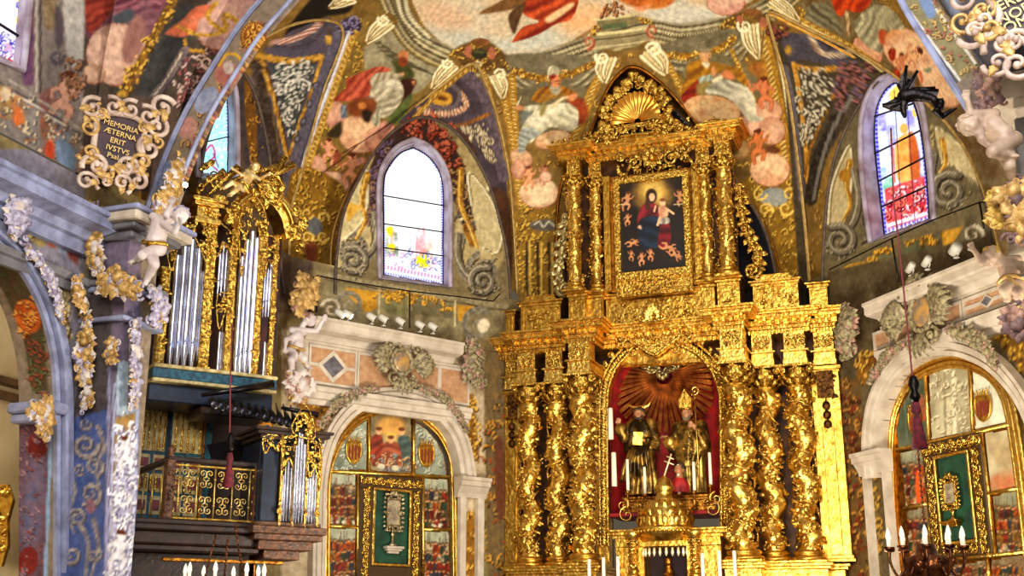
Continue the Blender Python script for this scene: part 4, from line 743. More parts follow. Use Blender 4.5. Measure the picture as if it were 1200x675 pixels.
def vault_hit(px, py):
    dx, dz = ray(px, py); dx, dz = np.atleast_1d(dx), np.atleast_1d(dz)
    def g(t):
        x, y, z = dx*t-CEN[0], t-CEN[1], EYE+dz*t-ZS; l = x*LAT[0]+y*LAT[1]; a = x*AXI[0]+y*AXI[1]
        r = np.where(a >= 0, np.hypot(l, a), np.abs(l))/VA; return np.where(z > 0, r*r+(z/VB)**2, r*r)-1
    lo = np.full(dx.shape, 12.0); hi = lo.copy(); done = np.zeros(dx.shape, bool)
    for t in np.arange(12.0, 34.0, .1):
        o = (g(np.full(dx.shape, t)) > 0) & ~done; hi[o] = t; done |= o; lo[~done] = t
    for _ in range(25):
        m = (lo+hi)/2; o = g(m) > 0; hi = np.where(o, m, hi); lo = np.where(o, lo, m)
    return np.stack([dx*hi, hi, EYE+dz*hi], -1)
ARCH = {
 'left': [(388, 330), (389, 285), (396, 255), (410, 222), (430, 188), (455, 157), (487, 125), (520, 98), (553, 74), (566, 90), (583, 138), (596, 200), (602, 270), (606, 345)],
 'apse': [(652, 345), (652, 280), (655, 230), (668, 190), (690, 160), (710, 108), (728, 84), (742, 78), (760, 86), (787, 110), (817, 147), (850, 190), (880, 235), (903, 280), (918, 335)],
 'right': [(950, 350), (944, 270), (934, 180), (922, 100), (905, 40), (902, 14), (950, 36), (1000, 59), (1042, 84), (1085, 120), (1122, 160), (1150, 215), (1168, 275), (1176, 320)],
 'choir': [(338, 345), (341, 250), (354, 200), (378, 110), (402, 42), (384, 24), (340, 30), (300, 55), (268, 105), (240, 190), (225, 330)]}
WALLC = {
 'left': [(392, 345), (394, 300), (402, 250), (420, 210), (440, 176), (463, 152), (490, 138), (522, 146), (548, 172), (572, 215), (586, 262), (594, 300), (598, 350)],
 'apse': [(662, 345), (664, 240), (698, 168), (716, 118), (743, 94), (782, 120), (812, 152), (862, 214), (896, 270), (912, 335)],
 'right': [(964, 350), (966, 290), (972, 220), (986, 165), (1012, 118), (1046, 84), (1080, 98), (1108, 130), (1134, 175), (1154, 230), (1164, 290), (1170, 320)],
 'choir': [(332, 345), (322, 260), (314, 180), (300, 118), (284, 86), (268, 92), (250, 128), (234, 200), (224, 330)]}
PLN = {'left': LEFT, 'apse': APSE, 'right': RIGHT, 'choir': CHOIR}
# vault shell
qs = np.arange(-VA*PI/2-4.6, VA*PI/2+3.0, .033); es = np.arange(-.36, 1.12, .0054)
G = q_world(qs[:, None], es[None, :]); gx, gy = project(G)
keep = (gx > -90) & (gx < 1290) & (gy > -100)
openings = []
for k, pts in ARCH.items():
    S = smoothline(pts, 6); Pw = vault_hit(S[:, 0], S[:, 1]); q, e = q_of(Pw); ARCH[k] = Pw
    openings.append(np.array([(q[0], -.4)]+list(zip(q, e))+[(q[-1], -.4)]))
    keep &= ~inpoly(qs[:, None]+0*es, es[None, :]+0*qs[:, None], openings[-1])
def masked_grid(G, keep):
    """faces of a grid where all four corners are kept; only the used points"""
    f = keep[:-1, :-1] & keep[1:, :-1] & keep[1:, 1:] & keep[:-1, 1:]
    n = G.shape[1]; i, j = np.nonzero(f); F = np.stack([i*n+j, (i+1)*n+j, (i+1)*n+j+1, i*n+j+1], 1)
    u, inv = np.unique(F, return_inverse=True); mb = MB(); mb.v = [G.reshape(-1, 3)[u]]; mb.f = inv.reshape(-1, 4).tolist(); mb.n = len(u); mb.sm = [True]*len(mb.f); mb.mi = [0]*len(mb.f); return mb
o = struct('ceiling', masked_grid(G, keep), FRESCO); paint(o, 'vault')
# lunette webs between the vault edge and each wall
WEB3 = {}
for k, pts in WALLC.items():
    S = smoothline(pts, 6); s, z = PLN[k].hit(S[:, 0], S[:, 1]); Pw = PLN[k].world(s, z)
    em = MB(); em.tube(resample(Pw, 120)+np.array([*PLN[k].n, 0])*.02, .032, 5); struct('trim', em, mat('dark_rib', (104, 84, 70), .6, 0, (70, 56, 50), 8)); A, B = resample(ARCH[k], 260), resample(Pw, 260); WEB3[k] = (s, z)
    t = np.linspace(0, 1, 34)[None, :, None]; Gw = A[:, None]*(1-t)+B[:, None]*t; Gw[..., 2] += (np.sin(t*PI)*.12)[..., 0]
    mb = MB(); mb.grid(Gw); o = struct('ceiling', mb, FRESCO); paint(o, 'vault')
# gilt ribs on the lunette edges
for k, r in (('left', .035), ('apse', .04), ('right', .035), ('choir', .03)):
    A = resample(ARCH[k], 150); mb = MB(); mb.tube(A, r, 6); mb.tube(A+np.array([.0, -.05, -.03]), r*.5, 5); struct('trim', mb, GOLDD if k == 'apse' else mat('painted_rib', (214, 182, 110), .5, .2, (170, 128, 60), 10))
# ---------------------------------------------------------------- walls
def zr(lo, hi, st): return np.arange(lo, hi+st, st)
def wall(name, pl, s0, s1, z0, z1, keepf, kind='wall', st=.033):
    S, Z = np.meshgrid(zr(s0, s1, st), zr(z0, z1, st), indexing='ij'); G = pl.world(S, Z); x, y = project(G)
    k = keepf(S, Z) & (x > -80) & (x < 1290) & (y < 760)
    return paint(struct(name, masked_grid(G, k), FRESCO), kind)
def pix_poly(pl, pts, smooth=True): S = smoothline(pts, 6) if smooth else np.array(pts, float); s, z = pl.hit(S[:, 0], S[:, 1]); return np.stack([s, z], -1)
WIN = {
 'left': ([(449, 322), (449, 262), (449, 215), (455, 196), (468, 180), (484, 173), (500, 182), (513, 198), (519, 222), (519, 280), (519, 333)],
          [(444, 327), (443, 262), (443, 215), (450, 190), (465, 172), (484, 163), (503, 172), (519, 192), (527, 222), (527, 280), (527, 337)]),
 'right': ([(1037, 275), (1030, 215), (1025, 165), (1027, 130), (1036, 108), (1048, 97), (1061, 102), (1074, 127), (1082, 165), (1087, 210), (1090, 256)],
           [(1021, 284), (1013, 225), (1009, 165), (1013, 125), (1026, 98), (1044, 86), (1062, 93), (1080, 120), (1088, 165), (1093, 210), (1096, 258)]),
 'choir': ([(236, 203), (236, 157), (246, 133), (262, 112), (266, 118), (267, 160), (266, 206)],
           [(231, 209), (231, 155), (242, 124), (262, 99), (274, 102), (277, 150), (277, 208)]),
}
def win_sharp(p): return np.concatenate([smoothline(p[:len(p)//2+1], 6), smoothline(p[len(p)//2:], 6)[1:]])
LARCH_OUT = [(366, 700), (366, 600), (369, 555), (376, 520), (390, 490), (412, 468), (440, 457), (462, 455), (492, 460), (520, 474), (540, 498), (552, 530), (556, 565), (557, 600), (558, 700)]
def add_window(n, key, pl, depth, frame_mat, bars):
    ins, out = WIN[key]; I, O = win_sharp(ins), win_sharp(out); s, z = pl.hit(O[:, 0], O[:, 1]); gl = pl.off(-depth); si, zi = gl.hit(I[:, 0], I[:, 1])
    Of = resample(np.stack([s, z], -1), 90); If = resample(np.stack([si, zi], -1), 90)
    Po, Pi = pl.world(Of[:, 0], Of[:, 1], .02), gl.world(If[:, 0], If[:, 1])
    mb = MB(); t = np.array([0, .02, .28, .34, .4, .46, .7, .76, .82, 1.0]); off = np.array([0, .03, .03, 0, .03, 0, 0, .025, 0, 0])[None, :, None]*np.array([*pl.n, 0])
    Gr = Po[:, None]*(1-t[None, :, None])+Pi[:, None]*t[None, :, None]+off; mb.grid(Gr, False)
    b0, b1 = Gr[0], Gr[-1]; mb.grid(np.stack([b0, b1]), False)
    mb.tube(Po, .05, 6); w = struct('window_%d' % n, mb, frame_mat)
    poly_ = If; x0, z0 = poly_.min(0); x1, z1 = poly_.max(0)
    S, Z = np.meshgrid(zr(x0-.02, x1+.02, .02), zr(z0-.02, z1+.02, .02), indexing='ij'); G2 = gl.world(S, Z)
    ob = obj('pane', masked_grid(G2, inpoly(S, Z, poly_)), GLASS); ob.parent = w; paint(ob, 'glass')
    bm = MB()
    for (xa, ya, xb, yb, r) in bars:
        sa, za = gl.off(.03).hit(xa, ya); sb, zb = gl.off(.03).hit(xb, yb); bm.tube([gl.off(.03).world(sa, za), gl.off(.03).world(sb, zb)], r, 5)
    bm.tube(Pi+np.array([*pl.n, 0])*.015, .018, 5); obj('glazing_bar', bm, DARK).parent = w
    return O
m = bpy.data.materials.new('stained_glass'); m.use_nodes = True; GLASS = m
_n, _l = m.node_tree.nodes, m.node_tree.links; _n.clear(); _o = _n.new('ShaderNodeOutputMaterial'); _e = _n.new('ShaderNodeEmission'); _v = _n.new('ShaderNodeVertexColor'); _v.layer_name = 'Col'
_e.inputs['Strength'].default_value = 1.35; _l.new(_v.outputs['Color'], _e.inputs['Color']); _l.new(_e.outputs[0], _o.inputs[0])
VIOLET = mat('violet_stone', (186, 176, 196), .4, 0, (130, 108, 118), 3, .1, 10)
OL = add_window(1, 'left', LEFT, .3, VIOLET, [(448, 229, 520, 241, .014), (448, 262, 520, 272, .014), (448, 290, 520, 300, .014)])
OR = add_window(2, 'right', RIGHT, .35, VIOLET, [(1020, 138, 1080, 118, .02), (1025, 180, 1084, 150, .02), (1030, 212, 1088, 182, .02), (1034, 242, 1091, 216, .02)])
OC = add_window(3, 'choir', CHOIR, .25, VIOLET, [(234, 168, 268, 160, .012)])
def winhole(pl, O): s, z = pl.hit(O[:, 0], O[:, 1]); return np.stack([s, z], -1)
def upper(key, pl, O, s0, s1, z0):
    W_ = np.stack(WEB3[key], -1); P = np.concatenate([[(W_[0, 0]-.4, -5.0)], [(W_[0, 0]-.4, W_[0, 1])], W_, [(W_[-1, 0]+.4, W_[-1, 1])], [(W_[-1, 0]+.4, -5.0)]]); H = winhole(pl, O) if O is not None else None
    f = lambda S, Z: (inpoly(S, Z, P) | (Z < 8.3)) & ~((key == 'choir') & (S < -2.6) & (Z < 6.75)) & ~(inpoly(S, Z, H) if H is not None else False)
    return wall('wall_'+{'apse': 'back'}.get(key, key), pl, s0, s1, z0, 14, f)
zl = float(LEFT.hit(465, 392)[1])         # height of the service ledge
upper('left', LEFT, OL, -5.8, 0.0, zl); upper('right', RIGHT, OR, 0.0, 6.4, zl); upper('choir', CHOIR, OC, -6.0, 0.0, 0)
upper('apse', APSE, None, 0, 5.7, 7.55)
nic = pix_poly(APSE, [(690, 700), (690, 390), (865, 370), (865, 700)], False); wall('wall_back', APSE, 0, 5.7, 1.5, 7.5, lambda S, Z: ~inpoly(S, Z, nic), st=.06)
# lower walls with their arched niches
LW = LEFT.off(.0); la = pix_poly(LEFT, [(378, 760), (378, 640), (379, 575), (384, 540), (394, 512), (410, 490), (432, 477), (455, 473), (478, 475), (500, 484), (520, 502), (532, 525), (540, 560), (543, 600), (545, 760)])
wall('wall_left', LEFT, -5.8, 0.0, 1.2, zl, lambda S, Z: ~inpoly(S, Z, la), st=.04)
ra_pts = [(1060, 800), (1048, 700), (1040, 620), (1034, 560), (1032, 520), (1036, 485), (1046, 458), (1062, 436), (1084, 422), (1108, 417), (1132, 420), (1158, 432), (1180, 452), (1200, 482), (1216, 530), (1225, 600), (1235, 700)]
ra = pix_poly(RIGHT, ra_pts)
wall('wall_right', RIGHT, 0.0, 6.6, 1.2, zl, lambda S, Z: ~inpoly(S, Z, ra), st=.04)
# ledge, frieze and archivolt of a side wall
def strip(name, pl, sa, sb, z, prof, m=None, ends=True, kind='structure', st=None):
    """moulding running along a wall: prof = [(out, up)] metres"""
    pr = np.array(prof, float); mb = MB(); G = np.stack([pl.world(np.full(len(pr), s), z+pr[:, 1], 0)+np.outer(pr[:, 0], [*pl.n, 0]) for s in (sa, sb)]); mb.grid(G, False)
    for g in G: mb.add(g, [list(range(len(g)))])
    o = obj(name, mb, m or STONE); o['kind'] = kind; return o
def zs(pl, px, py): s, z = pl.hit(px, py); return float(s), float(z)
LEDGE = [(0, -.30), (.12, -.30), (.16, -.24), (.2, -.2), (.42, -.17), (.46, -.14), (.46, -.02), (.5, 0), (.5, .05), (0, .05)]
s0, z0 = zs(LEFT.off(.5), 383, 377); s1, z1 = zs(LEFT.off(.5), 545, 403); zL = (z0+z1)/2
strip('trim_1', LEFT, -5.4, s1, zL, LEDGE)
_, za = zs(LEFT.off(.12), 365, 452); _, zb = zs(LEFT.off(.12), 365, 396)
sE = zs(LEFT.off(.1), 549, 430)[0]
strip('trim_2', LEFT, -5.6, sE, za-.02, [(0, -.3), (.1, -.3), (.14, -.22), (.2, -.2), (.22, -.1), (.26, -.08), (.26, 0), (0, 0)])
strip('trim_3', LEFT, -5.6, sE, za, [(0, 0), (.08, 0), (.08, zL-.3-za), (0, zL-.3-za)])
s0, z0 = zs(RIGHT.off(.5), 1010, 362); s1r, z1 = zs(RIGHT.off(.5), 1140, 303); zR = (z0+z1)/2
strip('trim_4', RIGHT, s0, s1r+2.2, zR, LEDGE)
_, zc = zs(RIGHT.off(.12), 1130, 378); strip('trim_5', RIGHT, s0-.1, s1r+2.6, zc-.02, [(0, -.3), (.1, -.3), (.14, -.22), (.2, -.2), (.22, -.1), (.26, -.08), (.26, 0), (0, 0)])
strip('trim_6', RIGHT, s0-.1, s1r+2.6, zc, [(0, 0), (.08, 0), (.08, zR-.3-zc), (0, zR-.3-zc)])
ORM = mat('orange_marble', (200, 156, 116), .35, 0, (174, 126, 90), 9, 0); GRM = mat('grey_marble', (122, 118, 124), .35, 0, (84, 78, 86), 9)
def panel_frieze(pl, z0, z1, sds, n):
    """row of marble panels: every entry (s0, s1, has a diamond)"""
    q = pl.off(.085); h = z1-z0; fr = MB(); om = MB(); gm = MB()
    def pt(s, z, d=0.0): return tuple(q.world(s, z, d))
    def slab(mb, pts, d):
        P = [q.world(s, z, 0) for s, z in pts]; Q = [q.world(s, z, d) for s, z in pts]; k = len(P); mb.add(P+Q, [list(range(k)), list(range(k, 2*k))]+[(i, (i+1) % k, (i+1) % k+k, i+k) for i in range(k)])
    for a, b, dia in sds:
        slab(om, [(a, z0), (b, z0), (b, z1), (a, z1)], .012)
        for (c, d) in (((a-.04, z0), (a, z1)), ((b, z0), (b+.04, z1))): slab(fr, [c, (d[0], c[1]), d, (c[0], d[1])], .035)
        slab(fr, [(a-.04, z0-.05), (b+.04, z0-.05), (b+.04, z0), (a-.04, z0)], .035); slab(fr, [(a-.04, z1), (b+.04, z1), (b+.04, z1+.05), (a-.04, z1+.05)], .035)
        if dia:
            m_, zc_ = (a+b)/2, (z0+z1)/2; w = min((b-a)*.36, h*.75)
            slab(fr, [(m_-w*.98, zc_), (m_, z0+.0), (m_+w*.98, zc_), (m_, z1)], .03); slab(gm, [(m_-w*.66, zc_), (m_, zc_-h*.33), (m_+w*.66, zc_), (m_, zc_+h*.33)], .042)
            slab(fr, [(a, zc_-.03), (m_-w*.9, zc_-.03), (m_-w*.9, zc_+.03), (a, zc_+.03)], .03); slab(fr, [(m_+w*.9, zc_-.03), (b, zc_-.03), (b, zc_+.03), (m_+w*.9, zc_+.03)], .03)
    f = struct('trim_%d' % n, om, ORM); obj('frame', fr, STONE, f)
    if gm.n: obj('marble_diamond', gm, GRM, f)
q = LEFT.off(.1); panel_frieze(LEFT, za+.1, zL-.42, [(zs(q, 364, 420)[0], zs(q, 416, 420)[0], True), (zs(q, 421, 420)[0], zs(q, 513, 420)[0], False), (zs(q, 517, 420)[0], zs(q, 548, 420)[0], False)], 7)
q = RIGHT.off(.1); panel_frieze(RIGHT, zc+.1, zR-.42, [(zs(q, 1024, 380)[0], zs(q, 1040, 375)[0], False), (zs(q, 1044, 370)[0], zs(q, 1124, 350)[0], False), (zs(q, 1130, 350)[0], zs(q, 1182, 330)[0], True)], 8)
# archivolts
def archivolt(n, pl, inner_px, w, m, depth=.18):
    I = smoothline(inner_px, 5); s, z = pl.hit(I[:, 0], I[:, 1]); P = resample(np.stack([s, z], -1), 120); T = np.gradient(P, axis=0); T /= np.linalg.norm(T, axis=1)[:, None]; N = np.stack([-T[:, 1], T[:, 0]], -1)
    prof = [(0, -.25), (0, depth*.55), (.25*w, depth*.6), (.28*w, depth*.4), (.36*w, depth*.4), (.4*w, depth*.85), (.7*w, depth*.9), (.74*w, depth*.6), (.8*w, depth), (w, depth), (w, 0)]
    G = np.stack([pl.world(P[:, 0]+N[:, 0]*a, P[:, 1]+N[:, 1]*a, d) for a, d in prof], 1); mb = MB(); mb.grid(G, False); return struct('trim_%d' % n, mb, m)
archivolt(9, LEFT, [(378, 760), (378, 680), (379, 620), (380, 575), (385, 540), (395, 512), (411, 491), (432, 478), (455, 474), (478, 476), (500, 485), (519, 502), (531, 525), (538, 562)], .3, STONE)
archivolt(10, RIGHT, ra_pts[3:-1], .3, STONE)
# imposts and jamb piers
for n, pl, pxa, pxb, y in ((11, LEFT, 539, 572, 562), (12, RIGHT, 1003, 1037, 537)):
    sa, zz = zs(pl.off(.15), pxa, y); sb, _ = zs(pl.off(.15), pxb, y)
    strip('trim_%d' % n, pl, sa-.02, sb, zz, [(0, -.32), (.1, -.32), (.12, -.24), (.2, -.12), (.24, -.1), (.24, -.02), (.28, 0), (.28, .06), (0, .06)])
    strip('trim_%d' % (n+10), pl, sa+.06, sa+.2, zz-2.6, [(0, 0), (.1, 0), (.1, 2.3), (0, 2.3)]); strip('trim_%d' % (n+20), pl, sb-.2, sb-.05, zz-2.6, [(0, 0), (.1, 0), (.1, 2.3), (0, 2.3)])
# inner recess of the niches
for n, pl, P in ((41, LEFT, la), (42, RIGHT, ra)):
    mb = MB(); mb.grid(np.stack([pl.world(P[:, 0], P[:, 1], .0), pl.world(P[:, 0], P[:, 1], -.5)], 1), True); struct('trim_%d' % n, mb, STONED)
floor = MB(); floor.box((0, 14, -.05), (40, 34, .1)); struct('floor', floor, mat('floor_stone', (120, 104, 88), .4, 0, (96, 82, 70), 2))
# ---------------------------------------------------------------- nave wall, pilaster, arch on the left
NW = Plane(-5.47, 15.0, -70.0)
na_px = [(62, 760), (62, 560), (62, 500), (61, 450), (57, 410), (44, 362), (22, 320), (0, 294), (-40, 262), (-90, 245)]
na = pix_poly(NW, na_px); na = np.concatenate([na, [(na[-1, 0]-1, na[-1, 1]), (na[-1, 0]-1, -3)]])
wb_ = [(33, -60), (33, 0), (30, 40), (25, 82), (-10, 66), (-60, 42), (-80, -60)]; nh = pix_poly(NW, wb_, False)
wall('wall_nave', NW, -3.2, .62, 1.0, 12.5, lambda S, Z: ~inpoly(S, Z, na) & ~inpoly(S, Z, nh) & (Z < 7.4), 'wall')
wall('wall_nave', NW, -3.2, -.05, 7.4, 12.5, lambda S, Z: ~inpoly(S, Z, nh), 'vault')
# nave spandrel above the pilaster: it leans in from the wall toward the transverse arch
s_ = np.arange(-.2, 1.45, .03); e_ = np.linspace(0, 1.0, 130)
Gs = np.stack([np.stack([NW.world(s, 7.5+4.2*math.sin(e*1.25), 1.9*(1-math.cos(e*1.25))*(.45+.5*(s+.2))) for e in e_]) for s in s_]); mb = MB(); mb.grid(Gs); paint(struct('ceiling', mb, FRESCO), 'vault')
# nave window
gl = NW.off(-.15); S, Z = np.meshgrid(zr(-2.6, .2, .025), zr(7.6, 11.5, .025), indexing='ij'); G2 = gl.world(S, Z); x, y = project(G2)
w4 = MB(); P4 = [NW.world(*p, .02) for p in nh[:5]]; w4.tube(P4, .05, 6); w4.grid(np.stack([[NW.world(*p, 0) for p in nh[:5]], [NW.world(*p, -.2) for p in nh[:5]]], 1), False); w4 = struct('window_4', w4, VIOLET)
ob = obj('pane', masked_grid(G2, inpoly(x, y, [(34, -80), (34, 0), (31, 40), (25, 84), (-80, 40), (-80, -80)])), GLASS, w4); paint(ob, 'glass')
bm = MB(); bm.tube([gl.world(*NW.hit(-20, 8), .03), gl.world(*NW.hit(30, 40), .03)], .02, 5); obj('glazing_bar', bm, DARK, w4)
# pilaster (near face turned to the nave, inner face turned to the axis)
PD = .6; zt = float(NW.off(PD).hit(125, 250)[1])
zg = zr(1.0, zt, .03)
for a, b in ((np.array([(0.0, d) for d in np.arange(0, PD+.03, .03)]), None), (np.array([(s, PD) for s in np.arange(0, .62, .03)]), None)):
    G = np.stack([NW.world(np.full(len(zg), s), zg, 0)+d*np.array([*NW.n, 0]) for s, d in a]); mb = MB(); mb.grid(G, False); paint(struct('wall_pilaster', mb, FRESCO), 'arch')
def nblock(name, s0, s1, d0, d1, z0, z1, m, bev=.02):
    mb = MB(); mb.box(((s0+s1)/2, -(d0+d1)/2, (z0+z1)/2), (s1-s0, d1-d0, z1-z0), bev); o = struct(name, mb, m, (NW.p[0], NW.p[1], 0), -NW.a); return o
def ztop(px, py, d): return float(NW.off(d).hit(px, py)[1])
zc1 = ztop(150, 232, PD+.3)
for i, (o_, h0, h1, mm) in enumerate(((.34, -.06, .0, BLUEST), (.30, -.18, -.06, STONE), (.2, -.26, -.18, STONED), (.1, -.36, -.26, STONED))): nblock('trim_%d' % (50+i), -o_, .62+o_, -.1, PD+o_, zc1+h0, zc1+h1, mm)
zc2 = ztop(125, 325, PD); zc3 = ztop(140, 375, PD)
for i, (o_, zz, h) in enumerate(((.12, zc2+.02, .07), (.07, zc2-.06, .08), (.1, zc3, .06))): nblock('trim_%d' % (55+i), -o_, .62+o_, -.05, PD+o_, zz, zz+h, BLUEST if i else STONED)
# nave cornice and architrave on the wall
def nstrip(n, pa, pb, out, prof, m):
    sa, z1 = zs(NW.off(out), *pa); sb, z2 = zs(NW.off(out), *pb); strip('trim_%d' % n, NW, -4, .0, z2, prof, m)
nstrip(60, (0, 165), (112, 240), .5, [(0, -.5), (.1, -.5), (.14, -.36), (.2, -.34), (.24, -.24), (.46, -.2), (.46, -.08), (.5, -.06), (.5, 0), (0, 0)], BLUEST)
nstrip(61, (0, 270), (92, 322), .15, [(0, -.2), (.06, -.2), (.08, -.1), (.12, -.08), (.15, 0), (0, 0)], STONED)
nin = pix_poly(NW, na_px[0:9]); P = resample(nin, 110); T = np.gradient(P, axis=0); T /= np.linalg.norm(T, axis=1)[:, None]; N = np.stack([T[:, 1], -T[:, 0]], -1)
for n, (w0, w1, d, m_) in enumerate(((0, .07, .06, BLUEST), (.09, .14, .12, BLUEST), (.16, .27, .09, BLUEST))):
    mb = MB(); Gp = np.stack([NW.world(P[:, 0]-N[:, 0]*a*-1, P[:, 1]-N[:, 1]*a*-1, dd) for a, dd in ((w0, 0), (w0, d), (w1, d), (w1, 0))], 1); mb.grid(Gp, False); struct('trim_%d' % (62+n), mb, m_)
dd_ = np.arange(0, .52, .03); G = np.stack([NW.world(P[:, 0], P[:, 1], 0)-d*np.array([*NW.n, 0]) for d in dd_], 1); P2 = resample(nin, 330); G = np.stack([NW.world(P2[:, 0], P2[:, 1], 0)-d*np.array([*NW.n, 0]) for d in dd_], 1); mb = MB(); mb.grid(G); paint(struct('wall_arch', mb, FRESCO), 'arch')
sa, zi = zs(NW.off(.1), 62, 480); nblock('trim_66', sa-.12, sa+.24, -.5, .14, zi-.03, zi+.1, BLUEST); nblock('trim_67', sa-.07, sa+.19, -.48, .08, zi-.14, zi-.03, BLUEST)
# chapel behind the arch
mb = MB(); mb.box((-2, 2.3, 4), (9, .1, 9)); struct('wall_chapel', mb, mat('chapel_plaster', (236, 214, 168), .7, 0, (206, 176, 124), 1.2), (NW.p[0], NW.p[1], 0), -NW.a)
mb = MB()
for z in (4.9, 5.1, 6.5, 6.7): mb.box((-2, 2.2, z), (9, .25, .09))
mb.box((-3.0, 2.2, 6.2), (.5, .2, .5)); mb.box((-3.6, 2.2, 5.8), (.5, .14, .4)); struct('trim_68', mb, mat('brown_stone', (120, 84, 50), .5, 0, (84, 56, 36), 4), (NW.p[0], NW.p[1], 0), -NW.a)
# transverse arches
TA = Plane(*(CEN-4.6*AXI), 20.0)
def trans(name, pts, wd, pl):
    c = smoothline(pts, 8); s, z = pl.hit(c[:, 0], c[:, 1]); P = resample(np.stack([s, z], -1), 260); T = np.gradient(P, axis=0); T /= np.linalg.norm(T, axis=1)[:, None]; N = np.stack([-T[:, 1], T[:, 0]], -1); mb = MB()
    prof = [(-.5, -.12)]+[(a, 0.0) for a in np.linspace(-.5, .5, 40)]+[(.5, -.12)]
    G = np.stack([pl.world(P[:, 0]+N[:, 0]*a*wd, P[:, 1]+N[:, 1]*a*wd, d) for a, d in prof], 1); mb.grid(G, False); o = struct(name, mb, FRESCO); paint(o, 'arch')
    for sg in (-1, 1):
        mb = MB(); mb.tube(pl.world(P[:, 0]+N[:, 0]*.5*sg*wd, P[:, 1]+N[:, 1]*.5*sg*wd, .03), .035, 6); mb.tube(pl.world(P[:, 0]+N[:, 0]*.43*sg*wd, P[:, 1]+N[:, 1]*.43*sg*wd, .02), .018, 5); struct('trim', mb, BLUEST)
trans('ceiling_arch', [(187, 246), (208, 187), (233, 133), (263, 83), (293, 37), (327, -3), (360, -37), (400, -70)], .42, TA)
trans('ceiling_arch', [(1050, -60), (1080, 0), (1107, 43), (1135, 88), (1166, 135)], .42, TA)
# right nave spandrel behind the right tablet
s_ = np.linspace(0, 1, 70); pl_r = TA.off(.1)
Gs = []
for u in s_:
    a = np.array((1062+u*100, -60+u*150)); b = np.array((1300, -60+u*170)); row = []
    for v in np.linspace(0, 1, 60):
        p = a*(1-v)+b*v; s, z = pl_r.off(v*1.6).hit(*p); row.append(pl_r.off(v*1.6).world(s, z))
    Gs.append(row)
mb = MB(); mb.grid(np.array(Gs)); paint(struct('ceiling', mb, FRESCO), 'vault')
# ---------------------------------------------------------------- carving
def rotm(ax, ay, az):
    return np.array(Matrix.Rotation(az, 3, 'Z') @ Matrix.Rotation(ay, 3, 'Y') @ Matrix.Rotation(ax, 3, 'X'))
def frame(d, n):
    d = np.array(d, float); d /= np.linalg.norm(d)+1e-9; n = np.array(n, float); n = n-d*(n@d); n /= np.linalg.norm(n)+1e-9
    return d, n, np.cross(d, n)
def leaf(mb, o, d, n, L, w, curl=.35, lob=3, mi=0, th=.12):
    """acanthus leaf: lobed blade with a midrib, bulging along n and curling over at the tip"""
    d, n, s = frame(d, n); k = 2*lob+1; o = np.array(o, float); G = []
    for i in range(k+1):
        t = i/k; ww = w*(math.sin(PI*min(1, t*.8+.18))**.8)*(1.0 if i % 2 else .72) if i < k else w*.08
        c = o+d*L*(t-curl*.35*max(0, t-.5)**2*4*.6)+n*L*(curl*math.sin(t*PI*.9)+curl*.5*max(0, t-.6))
        G.append([c-s*ww*.5-n*w*.10, c-s*ww*.22+n*w*th, c+n*w*.02, c+s*ww*.22+n*w*th, c+s*ww*.5-n*w*.10])
    return mb.grid(np.array(G), True, mi=mi)
def scrollpts(x, z, r, turns, d=1, a0=0.0, n=22, y=0.0, lift=0.0):
    k = np.linspace(0, 1, n); a = a0+d*k*turns*2*PI; rr = r*(1-.86*k)
    return np.stack([x+rr*np.cos(a), y-lift*k, z+rr*np.sin(a)], -1)
def scroll(mb, x, z, r, th, turns=1.5, d=1, a0=0.0, y=0.0, lift=0.0, n=22, mi=0, m=6):
    P = scrollpts(x, z, r, turns, d, a0, n, y, lift); mb.tube(P, np.linspace(th, th*.55, n), m, mi=mi); mb.ell(P[-1], (th*1.2,)*3, 6, 4, mi=mi); return mb
def carve(mb, x0, x1, z0, z1, y=0.0, size=.06, dens=1.0, seed=0, mask_=None, mi=0):
    """fills a rectangle of the local x,z plane with leaf-and-scroll relief standing toward -y"""
    R = random.Random(seed); n = int((x1-x0)*(z1-z0)/(size*size)*.9*dens)+1
    for i in range(n):
        x, z = R.uniform(x0, x1), R.uniform(z0, z1)
        if mask_ is not None and not mask_(x, z): continue
        s = size*R.uniform(.7, 1.3); a = R.uniform(0, 2*PI); q = i % 4
        if q == 0: scroll(mb, x, z, s*.6, s*.13, R.uniform(.8, 1.4), R.choice((-1, 1)), a, y-s*.1, 0, 12, mi, 5)
        elif q == 1: mb.ell((x, y-s*.1, z), (s*.22, s*.3, s*.22), 6, 4, mi=mi)
        else: leaf(mb, (x-math.cos(a)*s*.5, y, z-math.sin(a)*s*.5), (math.cos(a), 0, math.sin(a)), (0, -1, 0), s*1.3, s*.6, .38, 2, mi)
    return mb
def rosette(mb, x, z, r, y=0.0, n=6, mi=0):
    for k in range(n):
        a = 2*PI*k/n; leaf(mb, (x+math.cos(a)*r*.15, y, z+math.sin(a)*r*.15), (math.cos(a), 0, math.sin(a)), (0, -1, 0), r*.9, r*.6, .3, 2, mi)
    mb.ell((x, y-r*.25, z), (r*.28,)*3, 8, 6, mi=mi); return mb
